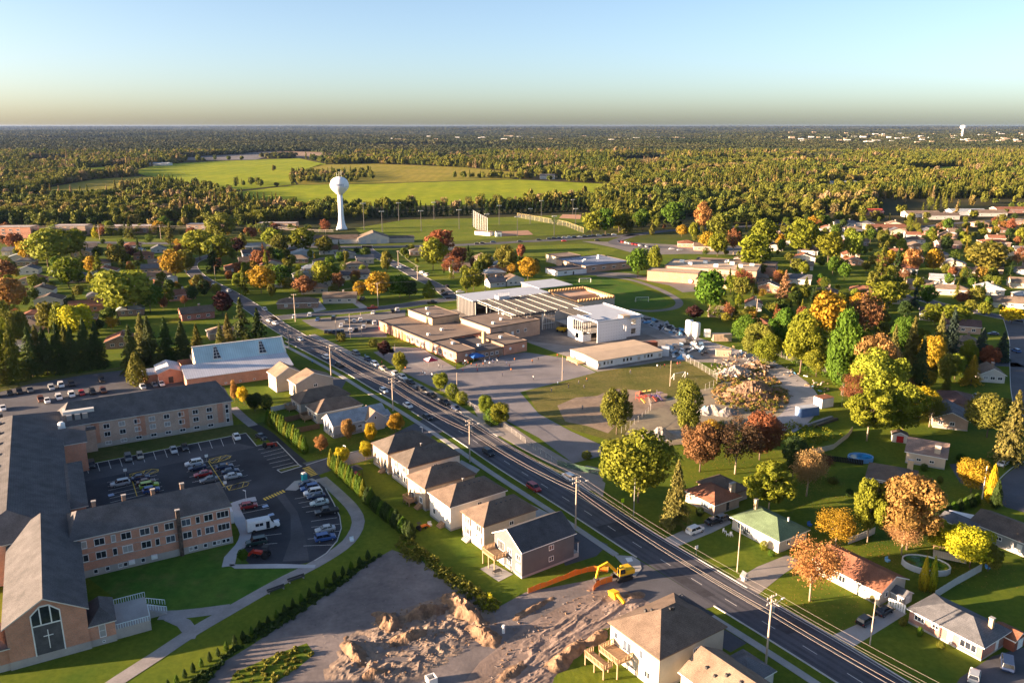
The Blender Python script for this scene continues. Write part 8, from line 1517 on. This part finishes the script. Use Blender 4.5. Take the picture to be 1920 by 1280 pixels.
for px, py, lb, m_ in ((1244, 664, 'blue tarpaulin bundle at the portable corner', 'blue_tarp'), (1277, 672, 'second blue tarpaulin bundle by the yard fence', 'blue_tarp'), (1322, 770, 'light blue tarpaulin beside the sand heap', 'pale_tarp')): mound('tarpaulin', lb, px, py, 2.6, 1.8, 1.5, 20, paint((.06, .26, .55) if m_ == 'blue_tarp' else (.22, .5, .62), .4, name=m_), 14, .3, int(px), 'tarpaulin')
r = thing('telehandler', 'yellow telehandler between the school and the extension', 'machine', (*G(1052, 622), 0), R(-35)); MB().box(-2, 2, -1, 1, .7, 1.7).build('chassis', YELM, r); MB().box(-.6, .8, .1, 1.1, 1.703, 2.8).build('cab', CGL, r); MB().beam((-1.8, -.5, 1.9), (3.8, -.5, 2.3), .5, .5).build('boom', YELM, r)
for x in (-1.3, 1.3):
    for y in (-1, 1): o = link('wheel', WHEELM, r, (x, y, .6)); o.scale = (1.8, 2, 1.8)
r = thing('dark_slide_tubes', 'pair of long dark culvert troughs beside the blue container', 'trough', (*G(1528, 802), .02), R(35)); MB().box(0, 12, 0, .9, 0, .7).build('trough', DARKM, r); MB().box(-1, 12, 1.8, 2.7, 0, .7).build('trough', paint((.2, .21, .24), .5, name='grey_plastic'), r)
fence('chain_fence', 'chain-link fence along the haul road by the trees', [(1425, 652), (1470, 672), (1530, 695), (1565, 706), (1582, 718), (1580, 745), (1578, 762)], 2.6, CHAIN, STEEL, 3); fence('chain_fence', 'chain-link fence round the corner of the worn field', [(1280, 674), (1310, 690), (1345, 712), (1343, 722), (1322, 732)], 2.4, CHAIN, STEEL, 3); fence('chain_fence', 'chain-link fence along the gravel shoulder of the road', [(858, 748), (905, 776), (955, 808), (990, 834), (1030, 862), (1045, 872)], 1.6, CHAIN, STEEL, 3); fence('green_fence', 'green chain-link fence across the end of the schoolyard path', [(1045, 872), (1075, 880), (1115, 888), (1128, 892)], 1.6, CHAING, DARKM, 3); fence('chain_fence', 'leaning chain-link fence below the playground conifers', [(1165, 812), (1190, 795), (1210, 780), (1222, 766), (1214, 752)], 2.0, CHAIN, STEEL, 3)
WBOARD = paint((.50, .48, .46), .85, name='weathered_boards'); BBOARD = paint((.20, .11, .07), .85, name='brown_boards')
def plank_fence(lb, pts, h_, m_):
    """upright boards, each its own piece, turned along the fence line"""
    l = [G(*p) for p in pts]; L_ = sum(math.dist(a, b) for a, b in zip(l, l[1:])); n = int(L_ / .4); l = resample(l, n); r = thing('board_fence', lb, 'fence', (*l[0], 0)); x0, y0 = l[0]
    bd = MB().box(-.185, .185, -.025, .025, 0, h_); me = mesh('board', bd.v, bd.f, m_)
    for i in range(n - 1):
        a, b = l[i], l[i + 1]; o = link('board', me, r, ((a[0] + b[0]) / 2 - x0, (a[1] + b[1]) / 2 - y0, random.uniform(-.05, .03)), math.atan2(b[1] - a[1], b[0] - a[0]))
    for q in (.4, h_ - .4):
        mb = MB()
        for a, b in zip(l, l[1:]): mb.beam((a[0] - x0, a[1] - y0, q), (b[0] - x0, b[1] - y0, q), .1, .08)
        mb.build('rail', m_, r)
plank_fence('grey board fence behind the pink-brick bungalow', [(1752, 1122), (1790, 1098), (1840, 1070)], 1.8, WBOARD); plank_fence('white board fence between the orange-roofed and pink-brick bungalows', [(1664, 1135), (1682, 1142), (1697, 1150)], 1.8, WHITE); plank_fence('weathered fence behind the gold tree', [(1590, 1020), (1622, 1008), (1640, 1000)], 1.7, WBOARD); plank_fence('dark board fence below the blue pool', [(1540, 862), (1575, 866), (1618, 872)], 1.6, BLACK)
plank_fence('brown fence of the tan bungalow patio', [(552, 812), (575, 808), (600, 803)], 1.7, BBOARD); plank_fence('brown fence between the two bungalow patios', [(530, 792), (552, 788), (578, 780)], 1.7, BBOARD); plank_fence('dark fence behind the brown bungalow', [(508, 772), (535, 766), (548, 762)], 1.7, WBOARD); plank_fence('pale fence below the haul-road scrub', [(1520, 852), (1562, 842), (1590, 820), (1598, 808)], 1.6, paint((.5, .42, .3), .85, name='pale_tan_boards'))  # last fence has pale tan boards
# ------------------------------------------------------------------ garden things
def pool(px, py, rx, ry, h_, ang, wall, water, lb):
    r = thing('swimming_pool', lb, 'pool', (*G(px, py), .02), R(ang)); n = 40; c = [(math.cos(2 * math.pi * i / n), math.sin(2 * math.pi * i / n)) for i in range(n)]
    V = [(rx * a, ry * b, 0) for a, b in c] + [(rx * a, ry * b, h_) for a, b in c] + [((rx - .2) * a, (ry - .2) * b, h_) for a, b in c] + [((rx - .2) * a, (ry - .2) * b, h_ - .35) for a, b in c]
    MB().add(V, [(k * n + i, k * n + (i + 1) % n, (k + 1) * n + (i + 1) % n, (k + 1) * n + i) for k in range(3) for i in range(n)]).build('wall', wall, r)
    MB().add([((rx - .19) * a, (ry - .19) * b, h_ - .22) for a, b in c], [tuple(range(n))]).build('water', water, r)
    for i in range(0, n, 3): MB().box(-.06, .06, -.05, .05, 0, h_ - .02).build('upright', wall, r, loc=(rx * 1.012 * c[i][0], ry * 1.012 * c[i][1], 0), rz=2 * math.pi * i / n + 1.57)
PWG = glassmat('green_pool_water', (.03, .10, .015), .12); PWB = glassmat('blue_pool_water', (.02, .20, .42), .08)
pool(1735, 1064, 4.6, 3.2, 1.3, -25, paint((.62, .63, .63), .6, name='pool_wall'), PWG, 'oval above-ground pool with green water and white wall'); pool(1613, 862, 3.4, 2.6, 1.2, 0, paint((.16, .34, .58), .5, name='blue_pool_wall'), PWB, 'round blue pool by the pink-brown gable roof')
r = thing('pool_deck', 'grey timber deck behind the oval pool', 'deck', (*G(1778, 1050), .01), R(-28))
for k in range(14): MB().box(-3 + .45 * k, -2.58 + .45 * k, -1.6, 1.6, .9, 1.0).build('plank', WBOARD, r)
MB().beam((-3.2, 1.7, 1.9), (3.4, 1.7, 1.9), .12, .12).build('rail', WOOD, r)
for q in (-3, 0, 3.2): MB().box(q - .07, q + .07, 1.63, 1.77, 0, 1.9).build('post', WOOD, r)
r = thing('tent_shelter', 'white arched tent shelter behind the grey bungalow', 'shelter', (*G(1800, 980), .01), R(-30)); n = 12
V = [(x, 1.9 * math.cos(math.pi * i / n), 2.6 * math.sin(math.pi * i / n) ** .8) for x in (-2.6, 2.6) for i in range(n + 1)]
MB().add(V, [(i, i + 1, n + 2 + i, n + 1 + i) for i in range(n)]).build('cover', WHITE, r); MB().add(V[:n + 1], [tuple(range(n + 1))]).build('end_panel', WHITE, r); MB().add(V[n + 1:], [tuple(range(n, -1, -1))]).build('end_panel', WHITE, r)
def shed(px, py, ang, X, Y, e, wm, rm, lb, dm=None): r = thing('garden_shed', lb, 'shed', (*G(px, py), 0), R(ang)); wing(r, 0, X, 0, Y, e, 1.0, 'gy', wm, rm, WHITE, .2, 0); door(r, 'S', X / 2, .1, X * .45, e * .85, dm or WHITE)
shed(1672, 828, -20, 4.2, 3, 2.3, WHITE_W, ROOF_BR, 'small white shed with red door below the yellow-green tree', paint((.35, .02, .02), .5, name='red_door')); shed(1900, 1222, 33, 4, 4, 2.2, siding((.25, .08, .05)), ROOF_RED, 'red-brown garden shed beside the pink-brick bungalow'); shed(1692, 1136, 33, 3, 2.6, 1.9, WHITE_W, ROOF_GY, 'low grey-topped shed behind the white board fence'); shed(1395, 1090, 30, .9, .8, 1.0, WHITE_W, ROOF_GY, 'tiny white letter box shed on the gravel driveway'); shed(310, 530, 30, 7, 5, 2.6, WHITE_W, ROOF_LG, 'white arched carport above the orange gable bungalow')
for i, (px, py, an) in enumerate(((1358, 998, 40), (1364, 1004, 80), (1371, 1005, 10))):
    r = thing('lawn_chair', 'white plastic lawn chair before the green-roofed bungalow', 'chair', (*G(px, py), .02), R(an), 'white lawn chairs'); MB().box(-.3, .3, -.3, .3, .4, .46).build('seat', WHITE, r); MB().box(-.3, .3, .25, .32, .463, 1.0).build('backrest', WHITE, r)
    for a in (-.26, .26):
        for b in (-.26, .26): MB().box(a - .04, a + .04, b - .04, b + .04, 0, .397).build('leg', WHITE, r)
r = thing('gazebo', 'dark canopied gazebo over red seating behind the cedar hedge', 'gazebo', (*G(664, 892), 0), R(35)); MB().add([(-1.9, -1.9, 2.2), (1.9, -1.9, 2.2), (1.9, 1.9, 2.2), (-1.9, 1.9, 2.2), (0, 0, 3.1)], [(0, 1, 4), (1, 2, 4), (2, 3, 4), (3, 0, 4), (3, 2, 1, 0)]).build('canopy', DARKM, r); MB().box(-1.2, 1.2, -1.2, 1.2, .02, .7).build('sofa', REDM, r)
for a in (-1.7, 1.7):
    for b in (-1.7, 1.7): MB().bar((a, b, 0), (a, b, 2.2), .05, 5).build('post', DARKM, r)
for i, (px, py, lb) in enumerate(((556, 1088, 'upper of the two long dark benches beside the curving path'), (518, 1108, 'lower of the two long dark benches beside the curving path'))):
    r = thing('park_bench', lb, 'bench', (*G(px, py), .05), R(38))
    for k in range(3): MB().box(-1.8, 1.8, -.3 + .2 * k, -.14 + .2 * k, .42, .47).build('slat', DARKM, r)
    for q in (-1.5, 1.5): MB().box(q - .08, q + .08, -.28, .28, 0, .417).build('leg', CONC, r)
    MB().box(-1.8, 1.8, .3, .36, .5, .9).build('backrest', DARKM, r)
r = thing('patio_table', 'dark patio table set on slabs under the raised deck', 'table', (*G(932, 1075), .03), R(35)); MB().box(-.9, .9, -.5, .5, .68, .74).build('table_top', DARKM, r)
for a in (-.8, .8):
    for b in (-.4, .4): MB().box(a - .04, a + .04, b - .04, b + .04, 0, .677).build('leg', DARKM, r)
sheet('patio', [(900, 1066), (925, 1056), (962, 1076), (935, 1090)], CONC, .03)
for px, py, c_, lb in ((1852, 1065, (.1, .3, .6), 'blue plastic chair beside the pool fence'), (1664, 1052, (.3, .55, .75), 'pale blue toy on the pool lawn'), (1518, 985, (.05, .15, .45), 'blue garden swing seat behind the green roof'), (806, 985, (.6, .6, .58), 'white garden table on the rear lawn'), (660, 1014, (.6, .7, .75), 'pale plastic sack beside the curving path')):
    r = thing('garden_item', lb, 'toy' if 'toy' in lb else 'furniture', (*G(px, py), .02), R(25)); m_ = paint(c_, .5, name='garden_plastic'); MB().box(-.45, .45, -.4, .4, .3, .42).build('seat', m_, r); MB().box(-.45, .45, .34, .42, .42, .95).build('backrest', m_, r); MB().box(-.4, .4, -.35, .35, 0, .297).build('base', m_, r)
# manhole, letterbox-scale details
for q in ((700, 742), (880, 850), (1110, 985), (1290, 1080)): 
    x, y = G(*q); n = 14; o = MB().add([(x + .35 * math.cos(6.283 * i / n), y + .35 * math.sin(6.283 * i / n), .047) for i in range(n)], [tuple(range(n))]).build('manhole_cover', DARKM, road)
# ------------------------------------------------------------------ haze: the air itself
HAZE = 1.0e-5
m = bpy.data.materials.new('haze_air'); m.use_nodes = True; n = m.node_tree; n.nodes.clear(); o_ = n.nodes.new('ShaderNodeOutputMaterial'); pv = n.nodes.new('ShaderNodeVolumePrincipled')
pv.inputs['Color'].default_value = (.34, .52, .95, 1); pv.inputs['Density'].default_value = HAZE; pv.inputs['Anisotropy'].default_value = .2; n.links.new(pv.outputs[0], o_.inputs['Volume'])
hz = MB().box(-26000, 26000, -2000, 29000, -8, 104).build('haze', m); kind(hz, 'stuff'); hz['label'] = 'thin evening haze lying over the town and woods'
# ------------------------------------------------------------------ labels: tell look-alikes apart by their order
ORD = ['', 'second', 'third', 'fourth', 'fifth', 'sixth', 'seventh', 'eighth', 'ninth', 'tenth', 'eleventh', 'twelfth', 'thirteenth', 'fourteenth', 'fifteenth', 'sixteenth', 'seventeenth', 'eighteenth', 'nineteenth', 'twentieth', 'twenty-first', 'twenty-second', 'twenty-third', 'twenty-fourth', 'twenty-fifth', 'twenty-sixth', 'twenty-seventh', 'twenty-eighth', 'twenty-ninth', 'thirtieth']
by = {}
for o in THINGS: by.setdefault(o['label'], []).append(o)
for lb, os_ in by.items():
    if len(os_) > 1:
        os_.sort(key=lambda o: S(o.location.x, o.location.y)[0])
        for i, o in enumerate(os_):
            if len(os_) == 2: o['label'] = lb + (', the left one' if i == 0 else ', the right one')
            else: o['label'] = lb + (', leftmost' if i == 0 else ', rightmost' if i == len(os_) - 1 else f', {ORD[min(i, 29)]} from left')
for o in THINGS:
    if 'auto' in o: del o['auto']
